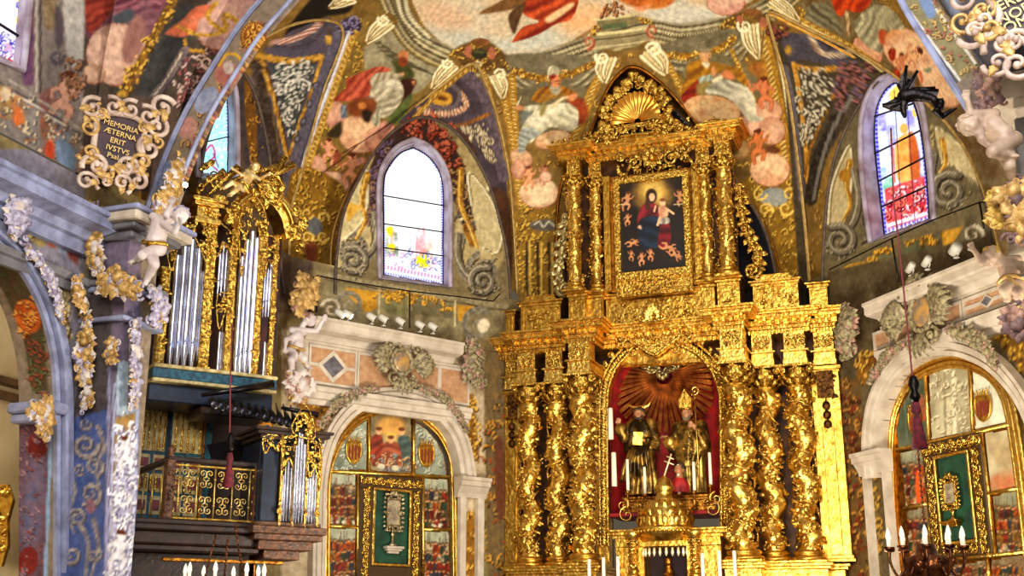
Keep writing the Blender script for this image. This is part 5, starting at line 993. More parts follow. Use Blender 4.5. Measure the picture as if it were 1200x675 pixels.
def symscroll(mb, x0, x1, z0, z1, y=0.0, th=.012, mi=0, seed=0):
    """mirrored pair of scrolls with a leaf between them, for one frieze block"""
    w, h = x1-x0, z1-z0; cx, cz = (x0+x1)/2, (z0+z1)/2
    for s in (-1, 1):
        scroll(mb, cx+s*w*.24, cz+h*.16, min(w, h)*.2, th, 1.4, s, -PI/2 if s > 0 else -PI/2, y-.01, 0, 16, mi, 5)
        scroll(mb, cx+s*w*.22, cz-h*.22, min(w, h)*.18, th, 1.3, -s, PI/2, y-.01, 0, 14, mi, 5)
        leaf(mb, (cx, y, cz-h*.1), (s*.8, 0, .6), (0, -1, 0), w*.3, w*.14, .3, 2, mi)
    leaf(mb, (cx, y, cz-h*.4), (0, 0, 1), (0, -1, 0), h*.6, w*.24, .3, 2, mi); return mb
def beads(mb, P, r, gap, mi=0):
    P = np.asarray(P, float); L = np.linalg.norm(np.diff(P, axis=0), axis=1).sum(); Q = resample(P, max(2, int(L/gap)))
    for p in Q: mb.ell(p, (r, r, r), 6, 4, mi=mi)
    return mb
def garland(mb, P, r, n, seed=0, mi=0, leafy=1.0):
    """leaves, buds and fruit along a line"""
    R = random.Random(seed); P = np.asarray(P, float); Q = resample(P, n)
    for i, p in enumerate(Q):
        rr = r*(.65+.5*math.sin(PI*(i+.5)/n)); p = p+np.array([R.uniform(-.3, .3)*r, 0, R.uniform(-.3, .3)*r])
        if R.random() < .4: mb.ell(p-np.array([0, rr*.4, 0]), (rr*.42, rr*.42, rr*.42), 7, 5, mi=mi)
        for _ in range(int(2*leafy)):
            a = R.uniform(0, 2*PI); leaf(mb, p, (math.cos(a), -.2, math.sin(a)), (0, -1, 0), rr*1.0, rr*.6, .4, 2, mi)
    return mb
def stack(mb, x0, x1, y0, yb, levels, bev=.008, mi=0):
    """stepped moulding block: levels = [(z0, z1, out)], front at y0, back at yb"""
    for a, b, o in levels: mb.box(((x0+x1)/2, (y0-o+yb)/2, (a+b)/2), (x1-x0+2*o, yb-y0+o, b-a), bev, mi=mi)
    return mb
def twisted_column(parent, x, y, z0, z1, r, turns, phase=0.0, seed=0, m=None, name='column', base=None, cap_h=.42, amp=1.0):
    """solomonic shaft wound with a vine, on a moulded base, under a composite capital"""
    m = m or GOLDC; hb = .2 if base is None else base; zc = z1-cap_h; R = random.Random(seed)
    c = obj(name, twist_shaft(r, z0+hb, zc, turns, phase, R, amp), [GOLDL, m], parent); c.location = (x, y, 0)
    b = MB(); b.lathe([(0, z0+.02), (r*1.35, z0+.02), (r*1.42, z0+.05), (r*1.35, z0+.085), (r*1.15, z0+.1), (r*1.1, z0+.12), (r*1.25, z0+.14), (r*1.22, z0+.17), (r*1.05, z0+hb), (0, z0+hb)], n=24)
    b.box((0, 0, z0), (r*2.9, r*2.9, .05), .008); obj('column_base', b, GOLD, c)
    k = MB(); h = cap_h
    k.lathe([(r*.8, zc), (r*.98, zc+.01), (r*1.0, zc+.03), (r*.85, zc+.045), (r*.85, zc+h*.6), (r*1.1, zc+h*.82), (r*1.0, zc+h*.84)], n=20)
    for row, (n, zz, rr, L) in enumerate(((9, zc+.04, .9, h*.42), (9, zc+h*.3, .95, h*.44))):
        for i in range(n):
            a = 2*PI*(i+.5*row)/n; ca, sa = math.cos(a), math.sin(a); leaf(k, (r*rr*ca, r*rr*sa, zz), (ca*.25, sa*.25, 1), (ca, sa, 0), L, r*.55, .45, 2)
    for sx in (-1, 1):
        for sy in (-1, 1):
            g = MB(); scroll(g, 0, 0, r*.34, r*.12, 1.5, 1, PI/2, 0, .02, 18); g.ell((0, 0, 0), (r*.2, r*.12, r*.2), 8, 5)
            if sx > 0: g.xf(np.diag([-1, 1, 1]))
            g.xf(rotm(0, 0, -sx*sy*PI/5), (sx*r*1.02, sy*r*1.02, zc+h*.76)); k.join(g)
    k.box((0, 0, z1-h*.06), (r*2.7, r*2.7, h*.1), .01); rosette(k, 0, zc+h*.8, r*.3, -r*1.1, 5); obj('capital', k, m, c); return c
def twist_shaft(r, z0, z1, turns, phase, R, amp=1.0):
    n, m_ = 40, 150; th = np.arange(n)*2*PI/n; z = np.linspace(z0, z1, m_); H = z1-z0
    t = (z-z0)/H; ph = phase+turns*2*PI*t
    q = np.cos(th[None]-ph[:, None]); rr = r*(.86+.16*amp*q)*(1+.05*np.sin(3*th[None]+9*ph[:, None]*.3)); cx = r*.13*amp*np.cos(ph); cy = r*.13*amp*np.sin(ph)
    ed = np.clip(np.minimum(t, 1-t)*16, 0, 1)[:, None]; rr = rr*ed+r*.86*(1-ed)
    G = np.stack([cx[:, None]*ed+rr*np.cos(th), cy[:, None]*ed+rr*np.sin(th), z[:, None]+0*th], -1); mb = MB(); mb.grid(G, True, False, True, mi=0)
    # vine in the groove
    tt = np.linspace(.02, .98, 150); pv = phase+turns*2*PI*tt+PI; wob = .35*np.sin(tt*turns*13); rv = r*.98
    P = np.stack([rv*np.cos(pv+wob), rv*np.sin(pv+wob), z0+H*tt], -1); mb.tube(P, r*.085, 6, mi=1)
    tw = phase+turns*2*PI*tt+PI*.35; P2 = np.stack([r*1.03*np.cos(tw+.3*np.sin(tt*40)), r*1.03*np.sin(tw+.3*np.sin(tt*40)), z0+H*tt], -1); mb.tube(P2, r*.05, 5, mi=1)
    cnt = int(H*62)
    for i in range(cnt):
        u = R.random(); a = -PI/2+R.uniform(-1.9, 1.9); p0 = phase+turns*2*PI*u; rr = r*(.86+.16*math.cos(a-p0)); cxx, cyy = r*.13*math.cos(p0), r*.13*math.sin(p0); ca, sa = math.cos(a), math.sin(a)
        o = np.array([cxx+rr*ca, cyy+rr*sa, z0+H*u]); tz = R.uniform(-1, 1); tx = R.choice((-1, 1)); d = np.array([-sa*tx, ca*tx, tz])
        if i % 7 == 0:
            for _ in range(7): mb.ell(o+np.array([R.uniform(-.2, .2)*r, R.uniform(-.2, .2)*r, R.uniform(-.3, .3)*r])+np.array([ca, sa, 0])*r*.08, (r*.1,)*3, 5, 4, mi=1)
        else: leaf(mb, o, d, (ca, sa, 0), r*R.uniform(.35, .7), r*R.uniform(.25, .42), R.uniform(.2, .5), 2, mi=R.choice((0, 1, 1)))
    return mb
# ---------------------------------------------------------------- the gilded altarpiece
A = Loc(ALT, 775, 668)
alt = thing('altarpiece', 'towering gilded baroque altarpiece with twisted columns around a red niche, against the back wall', 'altarpiece'); A.place(alt)
def ax(px, py, d=0.0): return A(px, py, d)[0]
def az(px, py, d=0.0): return A(px, py, d)[1]
dA, dB, dC, dD = .05, .4, .95, .3
ZC = (az(642, 385, dB+.35)+az(886, 361, dB+.35))/2      # top of the lower cornice
ZB = (az(627, 664, dB+.2)+az(945, 659, dB+.2))/2          # foot of the lower columns
ZD, ZF, ZA = ZC-.43, ZC-.78, ZC-1.05                   # dentils, frieze, architrave undersides
# predella blocks under the columns
LV = [(ZB-.08, ZB-.03, .1), (ZB-.13, ZB-.08, .06), (ZB-.9, ZB-.13, .0)]
cols = [('c1', ax(621, 560, dB), dB, .215), ('c2', ax(654, 560, dB), dB, .205), ('c3', ax(684, 560, dC), dC, .24), ('c4', ax(867, 550, dC), dC, .25), ('c5', ax(903, 550, dB), dB, .22), ('c6', ax(942, 550, dB), dB, .225)]
xL, xR = ax(590, 665, dA), ax(992, 660, dA)
PB = [(ax(597, 660, dA), ax(606, 660, dA), dA), (cols[0][1]-.32, cols[1][1]+.3, dB+.3), (cols[2][1]-.33, cols[2][1]+.3, dC+.3), (cols[3][1]-.3, cols[3][1]+.33, dC+.3), (cols[4][1]-.3, cols[5][1]+.33, dB+.3), (ax(966, 660, dA+.2), ax(990, 660, dA+.2), dA+.2)]
for i, (a, b, d) in enumerate(PB):
    pred = MB(); stack(pred, a, b, -d, .12, LV)
    if b-a > .5:
        for o_, w in ((0, .03), (.07, .02)): pred.box(((a+b)/2, -d-.01, ZB-.2-o_), (b-a-.1-2*o_, .03, w), .006)
        carve(pred, a+.1, b-.1, ZB-.5, ZB-.3, -d-.01, .09, .8, int(a*100))
    obj('pedestal', pred, GOLD, alt)
# dark backing boards and gilt central field with the niche opening
NI = [(714, 640), (713, 560), (713, 470), (717, 447), (726, 428), (742, 413), (762, 404), (778, 401), (797, 405), (818, 416), (834, 434), (843, 457), (845, 480), (846, 560), (846, 640)]
ni = np.array(A.many([tuple(p) for p in smoothline(NI, 4)], .12))
def holed(mb, x0, x1, z0, z1, hole, y0, y1):
    """a slab with an arched opening"""
    h = [tuple(p) for p in hole]; h = [p for p in h if p[1] > z0+.02]
    return mb.prism([(x0, z0), (x0, z1), (x1, z1), (x1, z0), (h[-1][0], z0)]+h[::-1]+[(h[0][0], z0)], y0, y1)
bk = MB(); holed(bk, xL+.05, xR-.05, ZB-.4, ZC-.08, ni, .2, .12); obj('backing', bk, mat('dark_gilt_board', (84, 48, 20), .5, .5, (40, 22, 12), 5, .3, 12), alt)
xa, xb = ax(697, 560, .15), ax(852, 560, .15)
f = MB(); holed(f, xa, xb, ZB-.1, ZF+.1, ni, .1, -.15)
for x in (xa+.06, xb-.06): f.box((x, -.17, (ZB+ZA)/2), (.03, .05, ZA-ZB), .006)
obj('central_field', f, GOLD, alt)
# niche frame: rope, leaf border, inner bead
nf = MB(); N3 = np.stack([ni[:, 0], np.full(len(ni), -.2), ni[:, 1]], -1); N3 = N3[N3[:, 2] > ZB-.05]; N3 = resample(N3, 160)
T = np.gradient(N3, axis=0); T /= np.linalg.norm(T, axis=1)[:, None]; NN = np.stack([-T[:, 2], 0*T[:, 0], T[:, 0]], -1)
nf.tube(N3, .035, 6); nf.tube(N3+NN*.15, .028, 6)
for i in range(0, 160):
    p, n_, t_ = N3[i], NN[i], T[i]; leaf(nf, p+n_*.03, n_*.6+t_*(.8 if i < 80 else -.8), (0, -1, 0), .12, .06, .4, 2)
    if i % 2 == 0: nf.ell(p+n_*.1+np.array([0, -.02, 0]), (.022, .03, .022), 6, 4)
obj('niche_frame', nf, GOLDC, alt)
crest = MB(); crest.tube(N3[26:134]+NN[26:134]*.17, .018, 5)
for i in range(26, 134):
    p, n_ = N3[i], NN[i]
    if i % 7 == 0 and not 70 < i < 90: scroll(crest, p[0]+n_[0]*.24, p[2]+n_[2]*.24, .075, .02, 1.3, 1 if i < 80 else -1, 0, -.2, .02, 14)
    if i % 3 == 0: leaf(crest, p+n_*.16, n_+T[i]*.5*(1 if i < 80 else -1), (0, -1, 0), .16, .09, .4, 2)
obj('niche_crest', crest, GOLDC, alt)
# niche shell: red back, gilt rays from the cloud of heads
x0, x1 = ni[0, 0], ni[-1, 0]; zn = az(775, 603, -.4); nb = MB(); k = 26
sp = ni[(ni[:, 1] > zn)]; dep = .75
G = [];
for t in np.linspace(0, 1, 10):
    c = np.array([(x0+x1)/2, sp[:, 1].min()]); s_ = math.cos(t*PI/2*.62); G.append([((p[0]-c[0])*s_+c[0], .05+dep*math.sin(t*PI/2*.99), max((p[1]-c[1])*(.72+.28*s_)+c[1], zn)) for p in sp])
nb.grid(np.array(G)); g = np.array(G[-1]); nb.add(g, [list(range(len(g)))]); nb.box(((x0+x1)/2, .4, zn-.03), (x1-x0, 1.0, .06)); obj('niche', nb, RED, alt)
ctr = np.array([ax(776, 439, -.25), az(776, 439, -.25)]); ry = MB(); R = random.Random(5)
for i in range(29):
    a = math.radians(-200+i*(220/28)); L = 1.12 if i not in (0, 28) else .8
    d = np.array([math.cos(a), math.sin(a)]); n2 = np.array([-d[1], d[0]])
    ex = min(L, abs((x1-x0)/2/(abs(d[0])+1e-6))-.12, ); w0, w1 = .02, .05; y_ = .45
    p0, p1 = ctr+d*.16, ctr+d*ex
    if p1[1]-az(775, 415, -.25) > 0: p1 = ctr+d*.5
    ry.add([(p0[0]-n2[0]*w0, y_, p0[1]-n2[1]*w0), (p0[0]+n2[0]*w0, y_, p0[1]+n2[1]*w0), (p1[0]+n2[0]*w1, y_-.04, p1[1]+n2[1]*w1), (p1[0]-n2[0]*w1, y_-.04, p1[1]-n2[1]*w1), (p0[0], y_-.05, p0[1]), (p1[0], y_-.11, p1[1])], [(0, 4, 5, 3), (4, 1, 2, 5), (3, 5, 2), (0, 1, 4), (0, 3, 2, 1)])
obj('sunburst', ry, mat('tarnished_gilding', (220, 160, 84), .38, .85, (150, 84, 40), 5, .4, 14), alt)
cl = MB()
for i in range(26):
    t = i/25; x = ctr[0]+(t-.5)*.95; z = ctr[1]+.5*abs(t-.5)**1.0*1.1+.04+R.uniform(-.04, .04); s = R.uniform(.05, .1)
    scroll(cl, x, z, s, s*.3, 1.2, R.choice((-1, 1)), R.uniform(0, 6), .36, .03, 14); cl.ell((x+R.uniform(-.05, .05), .34, z), (s*.6, s*.6, s*.6), 8, 6)
for dx, dz in ((-.07, 0), (.07, .0), (0, -.05)): cl.ell((ctr[0]+dx, .28, ctr[1]+dz), (.055, .06, .065), 10, 8)
obj('cloud_of_cherubs', cl, mat('silvered_gilding', (222, 206, 150), .3, .85, (150, 130, 70), 12, .5, 20), alt)
# lower twisted columns
for i, (nm, x, d, r) in enumerate(cols):
    twisted_column(alt, x, -d, ZB, ZA, r, (3.2 if d == dB else 3.0)*(1 if x < 0 else -1), .9+i*1.3, i, GOLDC)
# outer pilasters with pendants of fruit
for px, dd in ((601, dA), (975, dA+.2)):
    x = ax(px, 560, dd); w = .34 if px < 700 else .5; p = MB(); p.box((x, -dd+.15, (ZB+ZA)/2), (w, .3, ZA-ZB), .01); stack(p, x-w/2, x+w/2, -dd, .3, [(ZB, ZB+.06, .06), (ZB+.06, ZB+.12, .03), (ZA-.07, ZA, .05), (ZA-.12, ZA-.07, .02)])
    h = ZA-ZB; p.box((x, -dd-.015, ZB+.15+(h-1.3)/2), (w*.42, .05, h-1.25), .012); po = obj('pilaster', p, GOLD, alt)
    q = MB(); carve(q, x-w*.33, x+w*.33, ZA-.58, ZA-.1, -dd-.01, .1, 1.6, px); q.box((x, -dd-.02, ZA-.34), (w*.6, .04, .5), .01)
    for k_ in range(3): q.ell((x, -dd-.06, ZA-.74-k_*.17), (.075, .06, .08), 10, 8); q.tube([(x, -dd-.05, ZA-.6), (x, -dd-.05, ZA-1.1)], .014, 5)
    obj('fruit_pendant', q, mat('dark_bronze_gilding', (120, 78, 30), .35, .9, (50, 28, 12), 16, .6, 30), po)
# lower entablature
def entab(segs, zc, hD, hF, hA, name, sc=1.0, blocks=True):
    e = MB(); fr = MB()
    for (a, b, d, nb_) in segs:
        stack(e, a, b, -d, .3, [(zc-.05*sc, zc, .34*sc), (zc-.09*sc, zc-.05*sc, .30*sc), (zc-.16*sc, zc-.09*sc, .27*sc), (zc-.27*sc, zc-.16*sc, .14*sc), (zc-.34*sc, zc-.27*sc, .10*sc), (hD, zc-.34*sc, .05*sc)])
        n = max(2, int((b-a+.5*sc)/(.1*sc)))
        for i in range(n+1):
            x = a-.07*sc+(b-a+.14*sc)*i/n; e.box((x, -d-.1*sc, hD+.035*sc), (.045*sc, .08*sc, .08*sc), .004)
            if i % 2 == 0: scroll(e, x, zc-.22*sc, .045*sc, .016*sc, 1.1, 1, PI/2, -d-.2*sc, 0, 10, 0, 5); e.box((x, -d-.2*sc, zc-.19*sc), (.06*sc, .14*sc, .05*sc), .004)
        beads(e, [(a-.28*sc, -d-.3*sc, zc-.1*sc), (b+.28*sc, -d-.3*sc, zc-.1*sc)], .014*sc, .045*sc); beads(e, [(a-.1*sc, -d-.15*sc, zc-.3*sc), (b+.1*sc, -d-.15*sc, zc-.3*sc)], .016*sc, .05*sc)
    eo = obj(name, e, GOLD, alt)
    return eo
segs = [(ax(590, 430, dA), ax(606, 430, dA), dA, 1), (ax(611, 420, dB), ax(660, 420, dB), dB, 2), (ax(669, 410, dC), ax(694, 410, dC), dC, 1), (ax(694, 410, dC)+.1, ax(846, 400, dC)-.1, dD, 0), (ax(844, 400, dC), ax(868, 400, dC), dC, 1), (ax(884, 395, dB), ax(944, 395, dB), dB, 2), (ax(957, 395, dA+.2), ax(974, 395, dA+.2), dA+.2, 1)]
entab(segs, ZC, ZD, ZF, ZA, 'cornice')
def frieze_block(x, w, d, z0, z1, z2, seed):
    b = MB(); b.box((x, -d+.2, (z0+z1)/2), (w, .4, z1-z0), .006); stack(b, x-w/2, x+w/2, -d, .3, [(z0-.035, z0, .06)]+[(z2, z0-.035, .015), (z2, z2+.1, .03)])
    o = obj('frieze_block', b, GOLDL, alt); s = MB(); symscroll(s, x-w/2, x+w/2, z0+.01, z1-.01, -d-.012, .015, 0, seed); carve(s, x-w*.45, x+w*.45, z0+.03, z1-.03, -d, .07, .9, seed); obj('scroll_relief', s, GOLDC, o)
for i, (nm, x, d, r) in enumerate(cols): frieze_block(x, r*1.7, d+.2, ZF, ZD, ZA, i)
frieze_block(ax(600, 430, dA+.1), .3, dA+.1, ZF, ZD, ZA, 20); frieze_block(ax(965, 400, dA+.3), .36, dA+.3, ZF, ZD, ZA, 21)
# keystone cartouche over the niche and the small crest above it
kc = MB(); kx, kz = ax(765, 400, .5), az(765, 400, .5); S = [(-.62, .18), (-.5, .3), (-.2, .34), (0, .36), (.2, .34), (.5, .3), (.62, .16), (.46, .0), (.3, -.1), (.14, -.22), (0, -.28), (-.14, -.22), (-.3, -.1), (-.46, .02)]
P = smoothline(S, 4, True)*.86; kc.prism([(kx+p[0], kz+p[1]) for p in P], -.2, -.42); kc.tube([(kx+p[0], -.42, kz+p[1]) for p in P], .035, 6, closed=True)
for s in (-1, 1):
    scroll(kc, kx+s*.66, kz+.12, .14, .035, 1.4, s, PI/2, -.42, .03); scroll(kc, kx+s*.4, kz-.16, .1, .028, 1.3, -s, PI/2, -.42, .03); leaf(kc, (kx+s*.5, -.4, kz+.25), (s, 0, .2), (0, -1, 0), .4, .15, .3)
carve(kc, kx-.34, kx+.34, kz-.1, kz+.2, -.43, .1, .8, 77); beads(kc, [(kx-.5, -.45, kz+.27), (kx, -.48, kz+.34), (kx+.5, -.45, kz+.27)], .035, .09); obj('keystone_cartouche', kc, GOLDC, alt)
cc = MB(); cx_, cz_ = ax(764, 378, .75), az(764, 378, .75); cc.box((cx_, -.68, cz_+.08), (.42, .14, .14), .03)
for s in (-1, 1):
    for i in range(5): a = PI/2+s*i*.34; leaf(cc, (cx_+s*.03, -.72, cz_+.1), (math.cos(a), 0, math.sin(a)), (0, -1, 0), .38-.03*i, .16, .35, 3)
    scroll(cc, cx_+s*.2, cz_+.12, .1, .03, 1.3, s, PI/2, -.72, .03)
cc.ell((cx_, -.76, cz_+.22), (.09, .07, .1), 10, 8); obj('crest_ornament', cc, GOLDL, alt)
# attic between the stories
d2 = -.05; Z2B = (az(672, 343, d2+.25)+az(850, 328, d2+.3))/2                # foot of the upper columns
at = MB()
def ped(pxa, pxb, py, d, h0, h1, cap=True, seed=0):
    a, b = ax(pxa, py, d), ax(pxb, py, d); stack(at, a, b, -d, .3, [(h0, h1, 0)]+([(h1-.04, h1, .07), (h1-.1, h1-.04, .03)] if cap else [])+[(h0, h0+.06, .04)])
    for (u0, u1, v0, v1) in ((a+.06, b-.06, h0+.12, h1-.16),):
        for q in ((u0, v0, u1, v0), (u0, v1, u1, v1), (u0, v0, u0, v1), (u1, v0, u1, v1)): at.box(((q[0]+q[2])/2, -d-.01, (q[1]+q[3])/2), (abs(q[2]-q[0])+.02, .03, abs(q[3]-q[1])+.02), .004)
        if u1-u0 > .3: carve(at, u0+.06, u1-.06, v0+.05, v1-.05, -d, .08, .7, seed)
ped(666, 687, 355, .3, ZC, Z2B, True, 1); ped(840, 867, 340, .32, ZC, Z2B, True, 2); ped(690, 706, 355, .1, ZC, Z2B); ped(822, 838, 345, .1, ZC, Z2B)
ped(610, 657, 370, .1, ZC, az(630, 353, .1), True, 3); ped(615, 650, 360, .05, az(630, 353, .1), az(630, 346, .1), False); ped(589, 603, 375, .0, ZC, az(596, 364, .0), True, 4)
ped(882, 936, 345, .15, ZC, az(905, 328, .15), True, 5); ped(888, 926, 330, .1, az(905, 328, .15), az(905, 321, .1), False); ped(948, 970, 345, .0, ZC, az(956, 331, 0), True, 6)
ped(710, 836, 365, -.05, ZC, az(770, 346, -.05)+.1, True, 7)
obj('attic', at, GOLD, alt)
# upper story
ZU = (az(643, 174, .35)+az(857, 146, .35))/2; ZUF, ZUA = ZU-.32, ZU-.68
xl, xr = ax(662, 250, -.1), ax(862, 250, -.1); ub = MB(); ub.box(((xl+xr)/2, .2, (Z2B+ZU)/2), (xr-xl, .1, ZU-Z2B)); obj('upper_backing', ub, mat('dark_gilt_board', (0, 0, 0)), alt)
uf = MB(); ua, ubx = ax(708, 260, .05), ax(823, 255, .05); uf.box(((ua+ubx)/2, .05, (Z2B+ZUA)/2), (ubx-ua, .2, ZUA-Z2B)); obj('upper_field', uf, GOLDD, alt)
for i, (pxt, yt, pxb, yb, d, r) in enumerate(((671, 205, 676, 340, .3, .155), (697, 212, 701, 347, .05, .145), (826, 196, 828, 325, .05, .15), (846, 160, 853, 325, .32, .165))):
    x = (ax(pxt, yt, d)+ax(pxb, yb, d))/2; twisted_column(alt, x, -d, Z2B, ZUA, r, 1.6*(1 if i < 2 else -1), i*1.1, 40+i, GOLDC, 'upper_column', .12, .26, .15)
    b = MB(); w = r*1.8; b.box((x, -d+.1, (ZUA+ZUF)/2), (w, .3, ZUF-ZUA), .006); stack(b, x-w/2, x+w/2, -d-.05, .2, [(ZUA, ZUA+.05, .04), (ZUA+.05, ZUA+.1, .02)]); symscroll(b, x-w/2, x+w/2, ZUA+.12, ZUF, -d-.06, .012); obj('frieze_block', b, GOLDC, alt)
for pxx in (712, 817): pil = MB(); x = ax(pxx, 260, .1); pil.box((x, -.1, (Z2B+ZUA)/2), (.14, .1, ZUA-Z2B), .01); pil.box((x, -.16, (Z2B+ZUA)/2), (.06, .03, ZUA-Z2B-.2), .006); obj('inner_pilaster', pil, GOLD, alt)
entab([(ax(660, 200, .3), ax(684, 200, .3), .3, 1), (ax(690, 200, .05), ax(838, 180, .05), .05, 0), (ax(836, 180, .32), ax(858, 175, .32), .32, 1)], ZU, ZUF, 0, 0, 'upper_cornice', .8)
orn = MB(); carve(orn, ax(722, 185, .2), ax(808, 180, .2), az(765, 208, .15), az(765, 170, .3), -.16, .13, 1.6, 51); rosette(orn, ax(765, 185, .2), az(765, 185, .2), .26, -.22, 8)
for s in (-1, 1): scroll(orn, ax(765, 190, .2)+s*.38, az(765, 188, .2), .16, .04, 1.5, s, PI/2, -.2, .05); scroll(orn, ax(765, 190, .2)+s*.66, az(765, 180, .2), .1, .03, 1.5, -s, PI/2, -.2, .05)
for i in range(3): x = ax(765, 205, .2)+(i-1)*.11; orn.tube([(x, -.2, az(765, 195, .2)), (x, -.2, az(765, 210, .2))], .02, 5); orn.ell((x, -.22, az(765, 212, .2)), (.03, .03, .04), 6, 5)
obj('crown_of_frame', orn, GOLDC, alt)
# volute brackets beside the upper story
def volute(pts_top, m_, nm, s):
    v = MB(); P = A.many(pts_top, .05); Q = smoothline(P, 6); Q3 = np.stack([Q[:, 0], 0*Q[:, 0]-.05, Q[:, 1]], -1); v.tube(Q3, np.linspace(.05, .1, len(Q3)), 8)
    for i in range(2, len(Q3), 3):
        leaf(v, Q3[i], (s, 0, -.6+.3*(i % 2)), (0, -1, 0), .24, .14, .4, 3); leaf(v, Q3[i], (-s*.5, 0, -.8), (0, -1, 0), .2, .12, .4, 3)
        if i % 6 == 2: scroll(v, Q3[i][0], Q3[i][2], .09, .028, 1.3, s, 0, -.12, .03)
    e = Q3[-1]; scroll(v, e[0]-s*.02, e[2], .17, .05, 1.6, -s, 0 if s > 0 else PI, -.12, .05); scroll(v, Q3[0][0], Q3[0][2], .1, .04, 1.4, s, 0, -.1, .04); obj(nm, v, m_, alt)
volute([(866, 222), (868, 240), (871, 262), (879, 282), (888, 300), (884, 318)], GOLDC, 'side_volute', 1)
volute([(664, 255), (661, 275), (658, 300), (655, 322), (662, 340)], mat('silvered_gilding', (0, 0, 0)), 'side_volute', -1)
# shell crest
sh = MB(); sx, sz = ax(744, 138, .3), az(744, 138, .3); F = 15; G = []
for i in range(F*4+1):
    a = PI*(-.04+1.08*i/(F*4)); rip = .5+.5*math.cos(i/4*2*PI); row = []
    for j in range(9):
        t = j/8; rr = .07+.47*t; row.append((sx+rr*math.cos(a)*.96, -.12-.16*math.sin(t*PI*.6)-(.055*t)*(1-rip)+.03, sz+rr*math.sin(a)*1.08*(1+.03*(1-rip)*(j == 8))))
    G.append(row)
sh.grid(np.array(G)); sb = obj('shell', sh, mat('shell_gilding', (255, 206, 96), .3, .95, (230, 150, 50), 3, .15, 10), alt)
cr = MB(); R = random.Random(3)
for i in range(44):
    a = PI*(-.16+1.32*i/43); rr = .6+.05*math.sin(i*2.1)+(.16*math.exp(-((a-PI/2)/.25)**2)); x, z = sx+rr*math.cos(a)*.92, sz+rr*math.sin(a)*1.08; leaf(cr, (x, -.2, z), (math.cos(a)+R.uniform(-.5, .5), 0, math.sin(a)+R.uniform(-.5, .5)), (0, -1, 0), .27, .17, .5, 3)
    if i % 2: cr.ell((x, -.27, z), (.045, .045, .045), 7, 5)
    if i % 4 == 0: scroll(cr, x, z, .08, .025, 1.2, 1, a, -.24, .03)
for s in (-1, 1):
    for (dx, dz, r_) in ((.72, -.2, .14), (.9, -.34, .12), (.5, -.22, .13), (1.15, -.46, .1), (.3, -.2, .1)): scroll(cr, sx+s*dx, sz+dz, r_, .035, 1.5, s, PI/2, -.25, .04); carve(cr, sx+s*dx-.13, sx+s*dx+.13, sz+dz-.12, sz+dz+.12, -.22, .09, 1.0, int(dx*50)+s)
cr.box((sx, -.12, sz-.12), (1.1, .2, .1), .02); carve(cr, sx-1.1, sx+1.1, sz-.42, sz-.12, -.2, .12, 1.2, 9); obj('crest_foliage', cr, GOLDC, alt)
tp = MB(); stack(tp, ax(700, 165, .2), ax(800, 150, .2), -.15, .2, [(ZU, ZU+.14, 0), (ZU+.1, ZU+.16, .05)]); obj('crest_base', tp, GOLD, alt)
for pxx, pyy in ((660, 166), (694, 160), (838, 143)): g = MB(); x, z = ax(pxx, pyy, .3), az(pxx, pyy, .3); garland(g, [(x-.2, -.3, z), (x+.2, -.3, z)], .1, 8, pxx); obj('cornice_spray', g, GOLDC, alt)
# right edge: dark bronze sprig and foot mouldings done; framed painting of the mother and child
FP = Loc(ALT, 765, 348, .2)
pt = thing('framed_painting', 'dark gilt-framed painting of a seated woman in red and blue holding a child', 'painting'); FP.place(pt)
O4 = [FP(718, 208), FP(808, 200), FP(812, 343), FP(720, 350)]; I4 = [FP(727, 214), FP(800, 208), FP(803, 315), FP(729, 321)]
def rect_frame(mb, X0, X1, Z0, Z1, w, y, h=.08, bead=True):
    for (a, b, c, d) in ((X0, X1, Z1-w, Z1), (X0, X1, Z0, Z0+w), (X0, X0+w, Z0+w, Z1-w), (X1-w, X1, Z0+w, Z1-w)): mb.box(((a+b)/2, y-h/2, (c+d)/2), (b-a, h, d-c), .012)
    if bead:
        for o in (.012, w-.012): beads(mb, [(X0+o, y-h, Z0+o), (X0+o, y-h, Z1-o), (X1-o, y-h, Z1-o), (X1-o, y-h, Z0+o), (X0+o, y-h, Z0+o)], .016, .04)
X0, X1, Z0, Z1 = I4[0][0], I4[1][0], (I4[2][1]+I4[3][1])/2, (I4[0][1]+I4[1][1])/2
fr = MB(); rect_frame(fr, X0-.13, X1+.13, Z0-.12, Z1+.1, .13, 0, .1); rect_frame(fr, X0-.13, X1+.13, O4[3][1], Z0-.1, .06, 0, .08); rect_frame(fr, X0+.22, X1-.2, O4[3][1]+.06, Z0-.14, .05, -.02, .08); fr.box(((X0+X1)/2, .03, (O4[3][1]+Z0)/2), (X1-X0+.2, .06, Z0-O4[3][1]))
carve(fr, X0+.3, X1-.28, O4[3][1]+.1, Z0-.2, -.02, .07, .8, 61); obj('frame', fr, GOLDC, pt)
cv = MB(); nx, nz = 120, 170; xs, zs_ = np.linspace(X0, X1, nx), np.linspace(Z0, Z1, nz); cv.grid(np.array([[(x, -.01, z) for z in zs_] for x in xs])); cvo = obj('canvas', cv, mat('oil_paint', (0, 0, 0), rough=.4, attr=True, scale=6, spec=.5), pt)
CANS['oil'] = np.zeros_like(CAN); canvas('oil'); view(600, 225, 3)
poly((46, 32, 22), [(360, -60), (640, -60), (640, 300), (360, 320)], 2, False, (26, 18, 14))
oval((190, 150, 66), 495, 10, 70, 62, 0, 10, (120, 86, 36)); oval((222, 186, 96), 495, 0, 40, 40, 0, 8)
